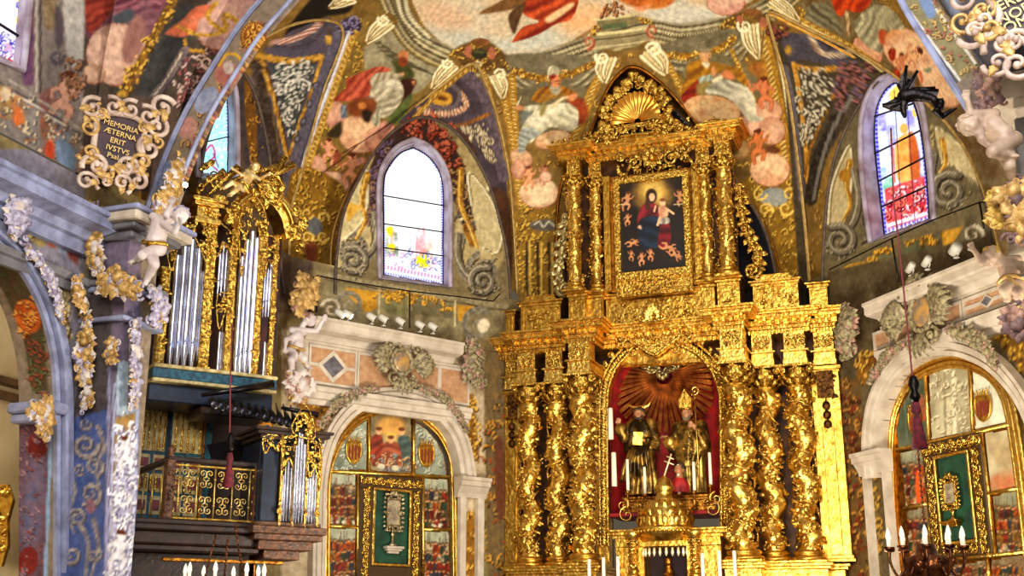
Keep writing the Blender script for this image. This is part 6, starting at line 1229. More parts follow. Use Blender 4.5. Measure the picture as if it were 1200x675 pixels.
drape((150, 40, 50), (70, 12, 22), [(470, 40), (450, 60), (440, 110), (470, 130), (530, 120), (520, 60), (500, 40)], 60, 12); drape((40, 56, 76), (16, 22, 34), [(450, 100), (520, 90), (530, 170), (500, 200), (450, 190)], 110, 14); drape((150, 30, 44), (70, 10, 20), [(525, 110), (555, 115), (556, 180), (520, 200), (512, 170)], 100, 12)
drape((216, 206, 186), (140, 130, 120), [(515, 90), (550, 90), (552, 110), (520, 112)], 0, 8); oval((50, 28, 18), 490, 14, 20, 26, 0, 2); oval((228, 184, 140), 492, 18, 11, 15, 0, 1.4); poly((70, 40, 30), [(470, 30), (480, 20), (484, 60), (470, 60)], 2); poly((220, 170, 130), [(440, 124), (452, 116), (456, 132)], 1)
oval((232, 190, 146), 529, 38, 11, 13, 0, 1.2); oval((120, 74, 40), 529, 28, 10, 6); drape((232, 190, 150), (190, 130, 96), [(515, 52), (545, 54), (548, 84), (520, 90)], 30, 14); seg((226, 180, 138), [(545, 60), (568, 76)], 8); seg((226, 180, 138), [(520, 90), (512, 116)], 9); seg((226, 180, 138), [(505, 50), (500, 68)], 7)
for (x, y, h, a, fl) in ((405, 20, 60, 10, 1), (590, 10, 56, -10, -1), (405, 88, 40, 0, 1), (432, 175, 44, 70, 1), (455, 225, 44, 0, 1), (488, 212, 40, 0, -1), (560, 200, 56, 110, -1), (585, 225, 50, 120, 1), (420, 215, 36, 0, -1)): putto(x, y, h, a, fl, c=(206, 144, 96), c2=(110, 60, 38))
for x, y in ((392, 44), (580, 44)): seg((210, 186, 140), [(x-10, y), (x+20, y-2)], 4)
canvas('vault'); paint(cvo, 'oil')
# two saints in the niche, the tabernacle and its candles follow
# ---------------------------------------------------------------- figures
def caps(mb, a, b, ra, rb, n=10, m=5):
    a, b = np.array(a, float), np.array(b, float); L = np.linalg.norm(b-a)+1e-6; d = (b-a)/L; P = []; Rr = []
    for k in range(m+1): t = -PI/2+PI/2*k/m; P.append(a+d*ra*math.sin(t)); Rr.append(max(ra*math.cos(t), 1e-4))
    for k in range(m+1): t = PI/2*k/m; P.append(b+d*rb*math.sin(t)); Rr.append(max(rb*math.cos(t), 1e-4))
    mb.tube(P, np.array(Rr), n); return mb
def sculpt(name, mb, m, parent, voxel=.012, it=2):
    """one continuous skin over the modelled volumes"""
    o = obj(name, mb, m, parent); r = o.modifiers.new('skin', 'REMESH'); r.mode = 'VOXEL'; r.voxel_size = voxel; r.use_smooth_shade = True
    if it: s = o.modifiers.new('soft', 'SMOOTH'); s.factor = .5; s.iterations = it
    return o
def hand(mb, w, d, nrm, L, side=1, curl=.5):
    """palm, four bent fingers of unequal length and a thumb from the side of the palm"""
    d, nrm, s = frame(d, nrm); w = np.array(w, float)
    for k in (-.3, 0, .3): caps(mb, w+s*L*.16*k, w+d*L*.45+s*L*.6*k, L*.12, L*.11, 8, 3)
    for i, (o, l) in enumerate(((-.27, .42), (-.09, .5), (.09, .46), (.27, .36))):
        b = w+d*L*.48+s*L*o; k = b+(d*math.cos(curl*.6)+nrm*math.sin(curl*.6))*L*l*.5; t = k+(d*math.cos(curl*1.5)+nrm*math.sin(curl*1.5))*L*l*.5; caps(mb, b, k, L*.075, L*.065, 7, 3); caps(mb, k, t, L*.065, L*.05, 7, 3)
    b = w+d*L*.14-s*side*L*.26; k = b+(d*.6-s*side*.6+nrm*.3)*L*.26; caps(mb, b, k, L*.085, L*.07, 7, 3); caps(mb, k, k+(d*.9+nrm*.4)*L*.2, L*.07, L*.05, 7, 3)
def head(mb, c, r, look, up, child=True):
    """skull, cheeks, brow, nose, lips, chin and ears; look = where the face points"""
    f = np.array(look, float); f /= np.linalg.norm(f); u = np.array(up, float); u = u-f*(u@f); u /= np.linalg.norm(u); s = np.cross(f, u); c = np.array(c, float); R = np.stack([s, -f, u], 1)
    def E(x, y, z, rx, ry, rz): mb.ell(c+s*x*r+f*y*r+u*z*r, (rx*r, ry*r, rz*r), 12, 8, R)
    E(0, -.05, .12, .92, 1.0, .95); E(0, .3, -.25, .68, .66, .7)
    ch = .36 if child else .22
    for q in (-1, 1): E(q*.38, .58, -.28, ch, ch, ch); E(q*.9, -.02, -.1, .1, .2, .26); E(q*.34, .82, .14, .24, .14, .09); E(q*.33, .86, -.02, .13, .1, .09)
    E(0, .98, -.14, .11, .2, .2); E(0, .82, .08, .09, .18, .16); E(0, .86, -.42, .26, .12, .06); E(0, .82, -.52, .2, .12, .06); E(0, .72, -.74, .24, .22, .18); E(0, .7, .42, .6, .3, .26)
def curls(mb, c, r, look, up, n=46, seed=0, size=.2):
    f = np.array(look, float); f /= np.linalg.norm(f); u = np.array(up, float); u = u-f*(u@f); u /= np.linalg.norm(u); s = np.cross(f, u); R = random.Random(seed); c = np.array(c, float)
    for i in range(n):
        a, t = R.uniform(0, 2*PI), R.uniform(-.25, 1); d = np.array([math.sqrt(max(0, 1-t*t))*math.cos(a), math.sqrt(max(0, 1-t*t))*math.sin(a), t])
        if d[1] > .45 and d[2] < .62: continue
        p = c+(s*d[0]*.95+f*d[1]*1.0+u*(d[2]*1.0+.12))*r; mb.ell(p, (r*size, r*size, r*size*.8), 7, 5)
def cherub(name, label, pl, J, h, skin, cloth=None, hair=None, look=(0, -1, 0), seed=0, voxel=.014, group=None, anchor=None):
    """naked child of stucco; J gives each joint as a point of the photograph plus metres toward the room"""
    a = anchor or (J['pelvis'][0], max(v[1] for v in J.values())); L = Loc(pl, *a[:2]); t = thing(name, label, 'cherub', group=group); L.place(t)
    q = {k: np.array([L(v[0], v[1], v[2])[0], -v[2], L(v[0], v[1], v[2])[1]]) for k, v in J.items()}
    b = MB(); r = h/8.6
    pel, ch = q['pelvis'], q['chest']; ax_ = (ch-pel)/np.linalg.norm(ch-pel); nk = ch+ax_*r*1.3
    caps(b, pel, ch, r*1.12, r*1.08, 12); b.ell(pel+ax_*r*.7+np.array([0, -r*.45, 0]), (r*.95, r*.9, r*.95)); caps(b, ch, (nk+q['head'])/2, r*.55, r*.45)
    across = np.cross(ax_, np.array([0, 1, 0])); across /= np.linalg.norm(across)+1e-6
    for s, w in (('l', 1), ('r', -1)):
        sh = ch+ax_*r*.75+across*w*-r*1.05; el, hd = q['elbow_'+s], q['hand_'+s]; caps(b, ch+ax_*r*.5, sh, r*.55, r*.5); caps(b, sh, el, r*.5, r*.4); caps(b, el, hd, r*.42, r*.27)
        d = hd-el; hand(b, hd, d, (0, -1, .2), r*1.25, w, .7)
        hp = pel+across*w*-r*.6-ax_*r*.2; kn, ft = q['knee_'+s], q['foot_'+s]; caps(b, hp, kn, r*.86, r*.6, 12); caps(b, kn, ft, r*.58, r*.34); b.ell((kn+ft)/2+(kn-ft)*.12+np.array([0, r*.12, 0]), (r*.5, r*.5, r*.6))
        d = ft-kn; d /= np.linalg.norm(d); fd = np.array([w*-.35, -1, -.35]); fd /= np.linalg.norm(fd); caps(b, ft-fd*r*.2, ft+fd*r*.75, r*.34, r*.28)
        for k in range(4): tt = np.cross(fd, (0, 0, 1)); caps(b, ft+fd*r*.8+tt*r*(k-1.5)*.17, ft+fd*r*1.05+tt*r*(k-1.5)*.17, r*.11, r*.09, 6, 2)
        b.ell(hp-np.array([0, -r*.5, 0]), (r*.7, r*.7, r*.75))
    up = q['head']-nk; up = up/np.linalg.norm(up); up = up*.6+np.array([0, 0, .4]); head(b, q['head'], r*1.05, look, up)
    sculpt('body', b, skin, t, voxel); hm = MB(); curls(hm, q['head'], r*.98, look, up, 70, seed); sculpt('hair', hm, hair or skin, t, voxel, 1)
    if cloth:
        c = MB(); P = [];
        for k in range(20): a_ = 2*PI*k/19; P.append(pel+across*r*1.35*math.cos(a_)+np.array([0, 1, 0])*r*1.35*math.sin(a_)+ax_*r*(.1+.25*math.sin(a_*2+seed)))
        c.tube(P, r*.25, 6, flat=.5)
        for k in range(4): c.tube([P[15]+ax_*-r*.1*k, P[15]+np.array([r*(.3+.2*k), -r*.3, -r*(.9+.3*k)]), P[15]+np.array([r*(.1+.35*k), -r*.2, -r*(1.8+.2*k)])], [r*.22, r*.3, r*.12], 6, flat=.4)
        obj('sash', c, cloth, t)
    return t
def robe(mb, secs, folds=9, amp=.08, seed=0, n=72, y0=0.0):
    """cloth wall through sections (x, z, half width, half depth); folds run downward and fan out"""
    S = smoothline(secs, 6); R = np.random.default_rng(seed); ph = R.uniform(0, 6, 4); th = np.arange(n)*2*PI/n; G = []; z0, z1 = S[0][1], S[-1][1]
    for x, z, a, b in S:
        t = (z-z1)/(z0-z1+1e-9); f = amp*(.25+.75*t); m = 1+f*np.sin(folds*th+ph[0]+2.2*t)+f*.6*np.sin((folds*1.7//1)*th+ph[1]-3*t)+f*.4*np.sin(3*th+ph[2]+5*t)
        G.append(np.stack([x+a*m*np.cos(th), y0+b*m*np.sin(th), z+0*th], -1))
    mb.grid(np.array(G), True, False, True); mb.add(G[0], [list(range(n))]); mb.add(G[-1], [list(range(n))[::-1]]); return mb
SAINTG = mat('dark_estofado', (214, 168, 78), .34, .85, (84, 60, 24), 5, .5, 12, contrast=(.36, .6)); SAINTB = mat('bishop_estofado', (206, 170, 84), .34, .8, (96, 72, 30), 7, .5, 12); FLESH = mat('carved_flesh', (190, 130, 86), .5, 0, (150, 96, 60), 8)
# monk saint with the crescent shaped halo
def saint(label, px, ytop, ybot, d, skin, clothm, seed):
    L = Loc(ALT, px, ybot, d); t = thing('saint_statue', label, 'statue'); L.place(t); t.location.z += .012; H = L(px, ytop)[1]; return L, t, H
L, t, H = saint('gilt saint statue with a crescent halo and raised right hand, left in the red niche', 753, 466, 582, -.03, FLESH, SAINTG, 1)
H = L(753, 478)[1]; hr = H*.066; b = MB(); hc = np.array([-.02, 0, H-.02-hr]); head(b, hc, hr, (.05, -1, .0), (0, 0, 1), False); caps(b, hc-np.array([0, 0, hr]), hc-np.array([0, 0, hr*2.4]), hr*.55, hr*.7)
rs, re, rh = np.array([-.17, .0, H*.80]), np.array([-.3, -.1, H*.66]), np.array([*[L(728, 500)[0]], -.16, L(728, 500)[1]]).astype(float); ls, le, lh = np.array([.2, 0, H*.8]), np.array([.3, -.06, H*.58]), np.array([.1, -.26, H*.6])
for a_, e_, h_, w in ((rs, re, rh, 1), (ls, le, lh, -1)): caps(b, a_, e_, .075, .06); caps(b, e_, h_, .055, .035); hand(b, h_, (0, -.1, 1) if w > 0 else (-1, -.2, .1), (0, -1, 0), .15, w, .5)
sculpt('body', b, FLESH, t, .012, 1)
r_ = MB(); robe(r_, [(0, .02, .31, .24), (.02, .3, .27, .22), (.0, .7, .24, .2), (0, H*.52, .24, .2), (0, H*.72, .25, .19), (.01, H*.82, .2, .14), (-.01, H*.86, .09, .08)], 8, .11, 3)
caps(r_, rs, re, .12, .11); caps(r_, re, re*.4+rh*.6, .11, .13); caps(r_, ls, le, .12, .11); caps(r_, le, le*.4+lh*.6, .11, .09); obj('habit', r_, SAINTG, t)
c_ = MB(); robe(c_, [(0, H*.5, .33, .22), (0, H*.6, .31, .22), (.01, H*.74, .29, .2), (0, H*.82, .22, .16), (-.01, H*.865, .11, .1)], 6, .12, 8)
for k in range(7): x = .26-.07*k; c_.tube([(x, -.24, H*(.62-.02*k)), (x-.12, -.28, H*(.46-.03*k)), (x-.06-.02*k, -.27, H*(.2-.01*k))], [.03, .045, .03], 6)
obj('cloak', c_, mat('dark_cloak', (160, 122, 54), .36, .8, (52, 38, 18), 4, .5, 10, contrast=(.45, .55)), t)
k_ = MB(); k_.box((.02, -.3, H*.62), (.2, .07, .26), .01, rotm(.3, .1, .2)); obj('book', k_, GOLD, t)
k_ = MB(); ca = [(hc[0]+.22*math.cos(a), .02, hc[2]+hr*1.45+.2*(1-math.sin(-a))*.5-.03) for a in np.linspace(PI*1.08, PI*2.02, 18)]; k_.tube(ca, [.01+.03*math.sin(PI*i/17) for i in range(18)], 8, flat=.5); k_.tube([(hc[0], .03, hc[2]+hr), (hc[0], .03, ca[9][2])], .008, 5); obj('halo', k_, GOLDL, t, None)
k_ = MB(); curls(k_, hc, hr, (0, -1, 0), (0, 0, 1), 60, 3, .3)
for i in range(24): a = i/23*PI; k_.ell(hc+np.array([hr*.62*math.cos(a), -hr*(.55+.3*math.sin(a)), -hr*(.5+.45*math.sin(a))]), (hr*.22, hr*.2, hr*.28), 6, 4)
obj('hair_and_beard', k_, mat('dark_hair', (60, 40, 24), .6), t)
# bishop saint
L, t, H = saint('gilt bishop statue with a tall mitre and crozier, right in the red niche', 811, 456, 580, -.03, FLESH, SAINTB, 2)
Hh = L(811, 481)[1]; hr = .115; b = MB(); hc = np.array([-.03, 0, Hh-hr*.6]); head(b, hc, hr, (-.15, -1, -.05), (0, 0, 1), False); caps(b, hc-np.array([0, 0, hr]), hc-np.array([0, 0, hr*2.4]), hr*.55, hr*.7)
S0 = hc[2]-hr*2.2; rs, re, rh = np.array([-.2, 0, S0]), np.array([-.3, -.08, S0-.4]), np.array([L(785, 515)[0], -.2, L(785, 515)[1]]); ls, le = np.array([.22, 0, S0]), np.array([.3, -.12, S0-.36]); lh = np.array([L(818, 502)[0]-.02, -.3, L(818, 502)[1]])
for a_, e_, h_, w in ((rs, re, rh, 1), (ls, le, lh, -1)): caps(b, a_, e_, .08, .065); caps(b, e_, h_, .06, .04); hand(b, h_, (-.9, -.2, .1) if w > 0 else (-1, -.1, .1), (0, -.3, -1) if w > 0 else (0, -1, 0), .16, w, .4 if w > 0 else 1.3)
sculpt('body', b, FLESH, t, .012, 1)
r_ = MB(); robe(r_, [(.02, .02, .25, .2), (.02, .4, .24, .2), (.02, .9, .25, .2), (0, S0, .18, .12)], 9, .09, 13); obj('alb', r_, SAINTB, t)
r_ = MB(); robe(r_, [(0, .5, .2, .26), (0, .75, .32, .25), (0, S0-.45, .37, .25), (.0, S0-.1, .3, .2), (-.02, S0+.08, .14, .12), (-.03, S0+.14, .09, .09)], 7, .09, 17); carve(r_, -.06, .08, .6, S0-.1, -.26, .07, 1.2, 9); caps(r_, rs, re, .13, .12); caps(r_, re, re*.45+rh*.55, .12, .14); caps(r_, ls, le, .13, .12); caps(r_, le, le*.45+lh*.55, .12, .11); obj('chasuble', r_, SAINTG, t)
m_ = MB(); zt = H-.02; base = hc[2]+hr*.55
m_.prism([(hc[0]-.115, base), (hc[0]-.145, base+.18), (hc[0]-.02, zt), (hc[0]+.11, base+.2), (hc[0]+.095, base)], .07, -.1); m_.tube([(hc[0]-.02, -.11, base), (hc[0]-.02, -.11, zt-.05)], .016, 5); m_.tube([(hc[0]-.12, -.1, base+.02), (hc[0]+.1, -.1, base+.02)], .02, 5); obj('mitre', m_, GOLD, t)
s_ = MB(); sx = L(820, 500)[0]; zt = L(820, 462)[1]; s_.tube([(sx+.02, -.36, .03), (sx, -.36, zt-.12)], .017, 8); P = scrollpts(sx, zt, .1, 1.3, 1, PI*1.2, 24, -.36); s_.tube(P, .015, 6); s_.ell((sx, -.36, zt-.14), (.03, .03, .035)); s_.ell((sx, -.36, L(820, 550)[1]), (.026, .026, .03)); obj('crozier', s_, GOLDL, t)
k_ = MB()
for i in range(40): a = (i % 20)/19*PI; q = 1 if i < 20 else 1.5; k_.ell(hc+np.array([hr*.6*math.cos(a)/q, -hr*(.5+.3*math.sin(a)), -hr*(.5+.55*math.sin(a)*q)]), (hr*.2, hr*.18, hr*.3), 6, 4)
obj('beard', k_, mat('grey_beard', (130, 110, 80), .6, 0, (80, 64, 44)), t)
# small bust of a child at the bishop's feet
B = Loc(ALT, 797, 577, .3); t = thing('child_bust', 'small carved child in red at the feet of the bishop statue', 'statue'); B.place(t); b = MB(); head(b, (0, 0, .42), .1, (-.2, -1, .1), (0, 0, 1)); caps(b, (0, 0, .34), (0, 0, .2), .06, .1); sculpt('body', b, FLESH, t, .012, 1)
b = MB(); robe(b, [(0, .0, .17, .13), (0, .15, .16, .12), (0, .26, .1, .09)], 6, .08, 4); obj('robe', b, RED, t); b = MB(); curls(b, (0, 0, .42), .1, (-.2, -1, .1), (0, 0, 1), 40, 2, .3); obj('hair', b, mat('dark_hair', (0, 0, 0)), t)
# bench under the statues
L = Loc(ALT, 776, 600, -.1); t = thing('statue_bench', 'dark gilt stepped bench carrying the statues in the niche', 'bench'); L.place(t); za = L(776, 581)[1]
b = MB(); x0, x1 = L(733, 585)[0], L(836, 580)[0]; stack(b, x0, x1, -.02, .35, [(0, za-.1, 0), (za-.1, za-.05, .03), (za-.05, za, .05), (0, .08, .05)]); obj('bench', b, GOLDD, t); b = MB(); carve(b, x0+.05, x1-.05, .1, za-.12, -.03, .08, 1.0, 5); obj('bench_relief', b, GOLDC, t)
# tabernacle
T_ = Loc(ALT, 780, 700, 1.0); t = thing('tabernacle', 'golden domed tabernacle with twisted colonnettes and a fringed opening, centre of the altar', 'tabernacle'); T_.place(t)
zt = T_(780, 624)[1]; zo = T_(780, 641)[1]; xl, xr = T_(722, 650)[0], T_(846, 645)[0]; ox0, ox1 = T_(756, 655)[0], T_(805, 655)[0]
b = MB(); b.box(((xl+ox0)/2, .2, zt/2-.1), (ox0-xl, .5, zt-.2), .015); b.box(((xr+ox1)/2, .2, zt/2-.1), (xr-ox1, .5, zt-.2), .015); b.box(((xl+xr)/2, .2, (zo+zt)/2), (xr-xl, .55, zt-zo), .015)
for x in (xl+.1, ox0-.1, ox1+.1, xr-.1): b.box((x, -.08, zt/2-.1), (.03, .04, zt-.3), .005)
obj('body', b, GOLD, t)
b = MB(); stack(b, xl, xr, -.05, .3, [(zt-.1, zt-.04, .05), (zt-.04, zt+.02, .1), (zt+.02, zt+.06, .14)]); b.lathe([(0, zt-.16), (.42, zt-.16), (.46, zt-.1), (.52, zt-.08), (.58, zt), (.6, zt+.06), (.52, zt+.1), (0, zt+.1)], ((ox0+ox1)/2, .05, 0), 36); P = [((ox0+ox1)/2+.6*math.cos(a), .05-.6*math.sin(a), zt+.0) for a in np.linspace(0, PI, 40)]; beads(b, P, .03, .07); obj('cornice', b, GOLD, t)
b = MB(); z0 = zt+.08; G = []
for j in range(15):
    tj = j/14; rr = .47*math.cos(tj*PI/2*.86)**.8; G.append([((ox0+ox1)/2+rr*(1+.06*math.cos(12*a))*math.cos(a), .05+rr*(1+.06*math.cos(12*a))*math.sin(a), z0+.5*math.sin(tj*PI/2)) for a in np.arange(48)*2*PI/48])
b.grid(np.array(G), True, False, True)
for row, (rr, zz) in enumerate(((.47, .02), (.43, .15), (.34, .28))):
    for k in range(14): a = 2*PI*(k+.5*row)/14; leaf(b, ((ox0+ox1)/2+rr*math.cos(a), .05+rr*math.sin(a), z0+zz), (-math.cos(a)*.3, -math.sin(a)*.3, 1), (math.cos(a), math.sin(a), 0), .2, .12, .4, 2)
b.lathe([(0, z0+.44), (.2, z0+.45), (.22, z0+.5), (.15, z0+.54), (.14, z0+.66), (.2, z0+.7), (.16, z0+.75), (.12, z0+.86), (.04, z0+.92), (0, z0+.93)], ((ox0+ox1)/2, .05, 0), 20); obj('dome', b, GOLDL, t)
b = MB(); X, Y, Z = (ox0+ox1)/2, .05, z0+.9; b.tube([(X, Y, Z), (X+.16, Y-.02, Z+.42)], .016, 6); b.tube([(X+.02, Y, Z+.3), (X+.2, Y-.02, Z+.22)], .012, 6); b.tube([(X+.07, Y, Z+.38), (X+.2, Y-.02, Z+.32)], .012, 6); obj('cross', b, mat('white_gilding', (255, 240, 190), .3, .5), t)
b = MB(); P = [((ox0+ox1)/2+.42*math.cos(a), .05-.42*math.sin(a)*.6, zo-.02) for a in np.linspace(.1, PI-.1, 12)]
for p in P: b.tube([p, (p[0], p[1], p[2]-.09), (p[0], p[1], p[2]-.15)], [.018, .03, .012], 6)
obj('fringe', b, mat('white_gilding', (0, 0, 0)), t)
for x in (T_(745, 650)[0], T_(817, 650)[0]):
    twisted_column(t, x, -.16, .3, zt-.14, .085, 3, x, 5, GOLDC, 'colonnette', .08, .12)
    g = MB(); g.lathe([(0, zt-.14), (.12, zt-.14), (.13, zt-.08), (.16, zt-.05), (.16, zt+.02), (0, zt+.02)], (x, -.16, 0), 16); obj('column_cap', g, GOLDL, t)
b = MB(); b.box(((ox0+ox1)/2, .42, zt/2), (ox1-ox0+.3, .04, zt)); obj('curtain', b, mat('black_curtain', (30, 10, 12), .9), t)
b = MB(); head(b, (.05, .1, .62), .08, (0, -1, 0), (0, 0, 1)); caps(b, (.05, .1, .55), (.06, .12, .3), .05, .12); caps(b, (0, .05, .4), (.2, -.02, .32), .04, .03); bb = sculpt('inner_figure', b, GOLDD, t, .014, 1)
for k in (0, 1):      # white panel candlesticks drawn with the altar candles below
    pass
# candles
def candle_on(px, ytop, ybot, d, label, stick=None, group='altar candles', r=.03):
    L = Loc(ALT, px, ybot, d); t = thing('candle', label, 'candle', group=group); L.place(t); h = L(px, ytop)[1]
    c = MB(); c.lathe([(0, 0), (r*1.05, 0), (r, h*.5), (r*.95, h-.01), (r*.6, h), (0, h-.004)], n=12); obj('wax', c, WAX, t); c = MB(); c.tube([(0, 0, h-.01), (.004, 0, h+.03)], .004, 5); obj('wick', c, DARK, t); return t
def stick(px, ytop, ybot, d, label, arm=None):
    L = Loc(ALT, px, ybot, d); t = thing('candlestick', label, 'candlestick', group='brass candlesticks before the niche'); L.place(t); h = L(px, ytop)[1]-.004
    c = MB(); c.lathe([(0, 0), (.07, 0), (.075, .02), (.03, .05), (.018, h*.35), (.04, h*.45), (.018, h*.55), (.014, h*.82), (.05, h*.9), (.06, h), (0, h)], n=14); obj('stem', c, GOLDD, t)
    if arm:
        c = MB(); scroll(c, arm*.1, h*.25, .13, .016, 1.4, arm, PI/2, -.02, .0); scroll(c, arm*.02, h*.0-.1, .16, .016, 1.2, -arm, PI/2, -.02, 0); obj('scroll_arm', c, GOLDL, t)
for px, yt, yb, nm in ((736, 538, 575, 'first white candle from the left before the niche'), (756, 547, 579, 'white candle in front of the crescent-haloed statue'), (796, 544, 578, 'white candle left of the crozier, before the bishop statue'), (814, 541, 575, 'white candle standing right under the crozier'), (833, 530, 568, 'rightmost white candle before the niche, over an iron scroll')):
    candle_on(px, yt, yb, .34, nm, group='candles before the niche'); stick(px, yb, yb+22, .34, 'brass candlestick below the '+nm.replace(', before the bishop statue', '').replace(', over an iron scroll', '').replace('standing ', ''), {736: -1, 833: 1}.get(px))
for px, yt, yb, nm in ((716, 478, 515, 'thick ivory candle on the left niche edge, upper one'), (720, 530, 570, 'thick ivory candle on the left niche edge, lower one')): candle_on(px, yt, yb, .3, nm, r=.05)
for px, yt, nm in ((691, 655, 'altar candle left of the tabernacle, under the inner twisted column'), (708, 653, 'altar candle between the niche jamb and the tabernacle'), (725, 652, 'altar candle in front of the tabernacle left corner'), (825, 648, 'altar candle in front of the tabernacle right panel'), (845, 645, 'altar candle right of the tabernacle corner'), (863, 645, 'altar candle under the right inner twisted column')): candle_on(px, yt, 700, 1.6, nm, r=.032)
# ---------------------------------------------------------------- painted side altarpieces in the wall niches
def pcanvas(parent, name, pl, poly_, kind, step=.025, m=None, smooth=False, org=(0, 0, 0), rz=0.0):
    """a painted panel: the part of plane pl inside a pixel outline"""
    P = pix_poly(pl, poly_, smooth); x0, z0 = P.min(0); x1, z1 = P.max(0); S, Z = np.meshgrid(zr(x0-.02, x1+.02, step), zr(z0-.02, z1+.02, step), indexing='ij'); G = pl.world(S, Z)
    mb = masked_grid(G, inpoly(S, Z, P)); o = bpy.data.objects.new(name, mb.mesh(name, m or MATS['oil_paint'])); COL.objects.link(o); paint(o, kind)
    M = Matrix.Translation(org) @ Matrix.Rotation(rz, 4, 'Z'); o.data.transform(M.inverted()); o.parent = parent; return o
def bars_px(mb, L, segs_, w, h, y=0.0):
    for (a, b, c, d) in segs_:
        p, q = L(a, b), L(c, d); mb.tube([(p[0], y, p[1]), (q[0], y, q[1])], w, 6, flat=h/w)
def reliquary(L, cx, cy, w, h, label, dpt, s=1.0, m=None):
    t = thing('reliquary', label, 'reliquary'); L2 = Loc(L.pl, cx, cy+h, dpt); L2.place(t); X = L2(cx+w/2, cy)[0]-L2(cx-w/2, cy)[0]; H = L2(cx, cy-h)[1]-L2(cx, cy+h)[1]
    a, b = X*.5, H*.5; zc = H*.64; m = m or mat('silver_gilt', (206, 190, 150), .3, .8, (120, 96, 60), 20, .5, 40)
    f = MB()
    for k in range(30):
        u = 2*PI*k/30; x, z = a*.72*math.cos(u), zc+b*.56*math.sin(u); x = max(-a*.62, min(a*.62, x*1.2)); z = max(zc-b*.5, min(zc+b*.5, zc+(z-zc)*1.2)); leaf(f, (x*1.12, -.03, zc+(z-zc)*1.06), (math.cos(u), 0, math.sin(u)), (0, -1, 0), a*.3, a*.22, .4, 2)
        if k % 5 == 0: scroll(f, x, z, a*.2, a*.06, 1.3, 1 if k % 2 else -1, u, -.05, .01, 14, 0, 5)
    rect_frame(f, -a*.6, a*.6, zc-b*.48, zc+b*.48, a*.16, 0, .05, False)
    for k in range(5): leaf(f, (0, -.03, zc+b*.55), (math.cos(PI/2+(k-2)*.5), 0, math.sin(PI/2+(k-2)*.5)), (0, -1, 0), a*.5, a*.22, .3, 2)
    obj('frame', f, m, t)
    st = MB(); st.lathe([(0, b*.18), (a*.36, b*.18), (a*.4, b*.24), (a*.12, b*.3), (a*.1, b*.5), (a*.2, b*.56), (a*.1, b*.64), (a*.1, zc-b*.45), (0, zc-b*.45)], (0, -.02, 0), 12, squash=.6); obj('stem', st, m, t)
    br = MB(); stack(br, -a*.7, a*.7, -.12, .0, [(b*.1, b*.18, .02), (b*.03, b*.1, -.01), (-b*.05, b*.03, -.05)]); obj('bracket', br, STONE if s else GOLD, t)
    pn = MB(); pn.box((0, -.03, zc), (a*1.0, .02, b*.8)); pn.ell((0, -.04, zc+b*.08), (a*.18, .015, b*.14), 12, 8); pn.ell((0, -.04, zc-b*.2), (a*.3, .012, b*.16), 12, 8); obj('portrait', pn, mat('faded_portrait', (176, 160, 130), .6, 0, (110, 96, 76), 8), t); return t
def shield(L, cx, cy, w, h, label, dpt):
    t = thing('crowned_shield', label, 'shield', group='crowned striped shields'); L2 = Loc(L.pl, cx, cy, dpt); L2.place(t); a = (L2(cx+w/2, cy)[0]-L2(cx-w/2, cy)[0])/2; b = (L2(cx, cy-h/2)[1]-L2(cx, cy+h/2)[1])/2
    P = smoothline([(-a*.8, b*.5), (-a*.9, -b*.2), (-a*.6, -b*.75), (0, -b), (a*.6, -b*.75), (a*.9, -b*.2), (a*.8, b*.5), (0, b*.46)], 4, True); m = MB(); m.prism(P, 0, -.03); m.tube([(p[0], -.03, p[1]) for p in P], a*.09, 5, closed=True); obj('field', m, GOLD, t)
    m = MB()
    for k in range(4): x = (-.6+.4*k)*a; m.box((x, -.035, -b*.2+abs(x)*-.0), (a*.17, .02, b*1.1-abs(k-1.5)*b*.2), .003)
    obj('stripe', m, mat('maroon_paint', (120, 30, 24), .5), t); m = MB(); m.box((0, -.03, b*.6), (a*1.5, .05, b*.14), .01)
    for k in range(5): x = (-.64+.32*k)*a; m.tube([(x*.9, -.03, b*.62), (x*1.15, -.04, b*.84)], a*.07, 5); m.ell((x*1.18, -.04, b*.88), (a*.1,)*3, 6, 5)
    obj('crown', m, GOLDL, t); return t
# colours of the panels
CANS['panel'] = np.zeros_like(CAN); canvas('panel'); view(300, 450, 3); CAN[:] = np.array((120, 110, 84), np.float32)+((NZ-.5)*30)[..., None]
poly((110, 120, 112), [(240, 120), (398, 60), (398, 312), (240, 312)], 1, False, (196, 200, 184), NZ3); poly((120, 128, 118), [(548, 60), (700, 160), (700, 330), (548, 330)], 1, False, (196, 200, 180), NZ3); lace([(250, 150), (395, 100), (395, 310), (260, 310)], (206, 210, 196), (96, 104, 96), 60, 4, 1.2, 110); lace([(555, 130), (660, 180), (680, 320), (555, 320)], (206, 208, 190), (96, 104, 96), 60, 4, 1.2, 111)
poly((150, 140, 112), [(398, 100), (548, 100), (548, 318), (398, 312)], 1, False, (110, 96, 74)); oval((214, 170, 96), 475, 150, 50, 40, 0, 6, (190, 140, 80)); oval((206, 180, 120), 474, 200, 24, 34, 0, 4); drape((170, 70, 50), (100, 50, 44), [(404, 190), (440, 180), (450, 260), (420, 290), (404, 270)], 60, 10); drape((90, 110, 106), (60, 76, 80), [(500, 190), (540, 190), (544, 270), (510, 270)], 60, 10); drape((176, 100, 76), (120, 60, 50), [(450, 210), (500, 210), (510, 290), (446, 290)], 100, 10)
for x, y in ((432, 166), (512, 168), (474, 196)): oval((214, 170, 126), x, y, 11, 13); oval((110, 66, 36), x, y-9, 12, 7)
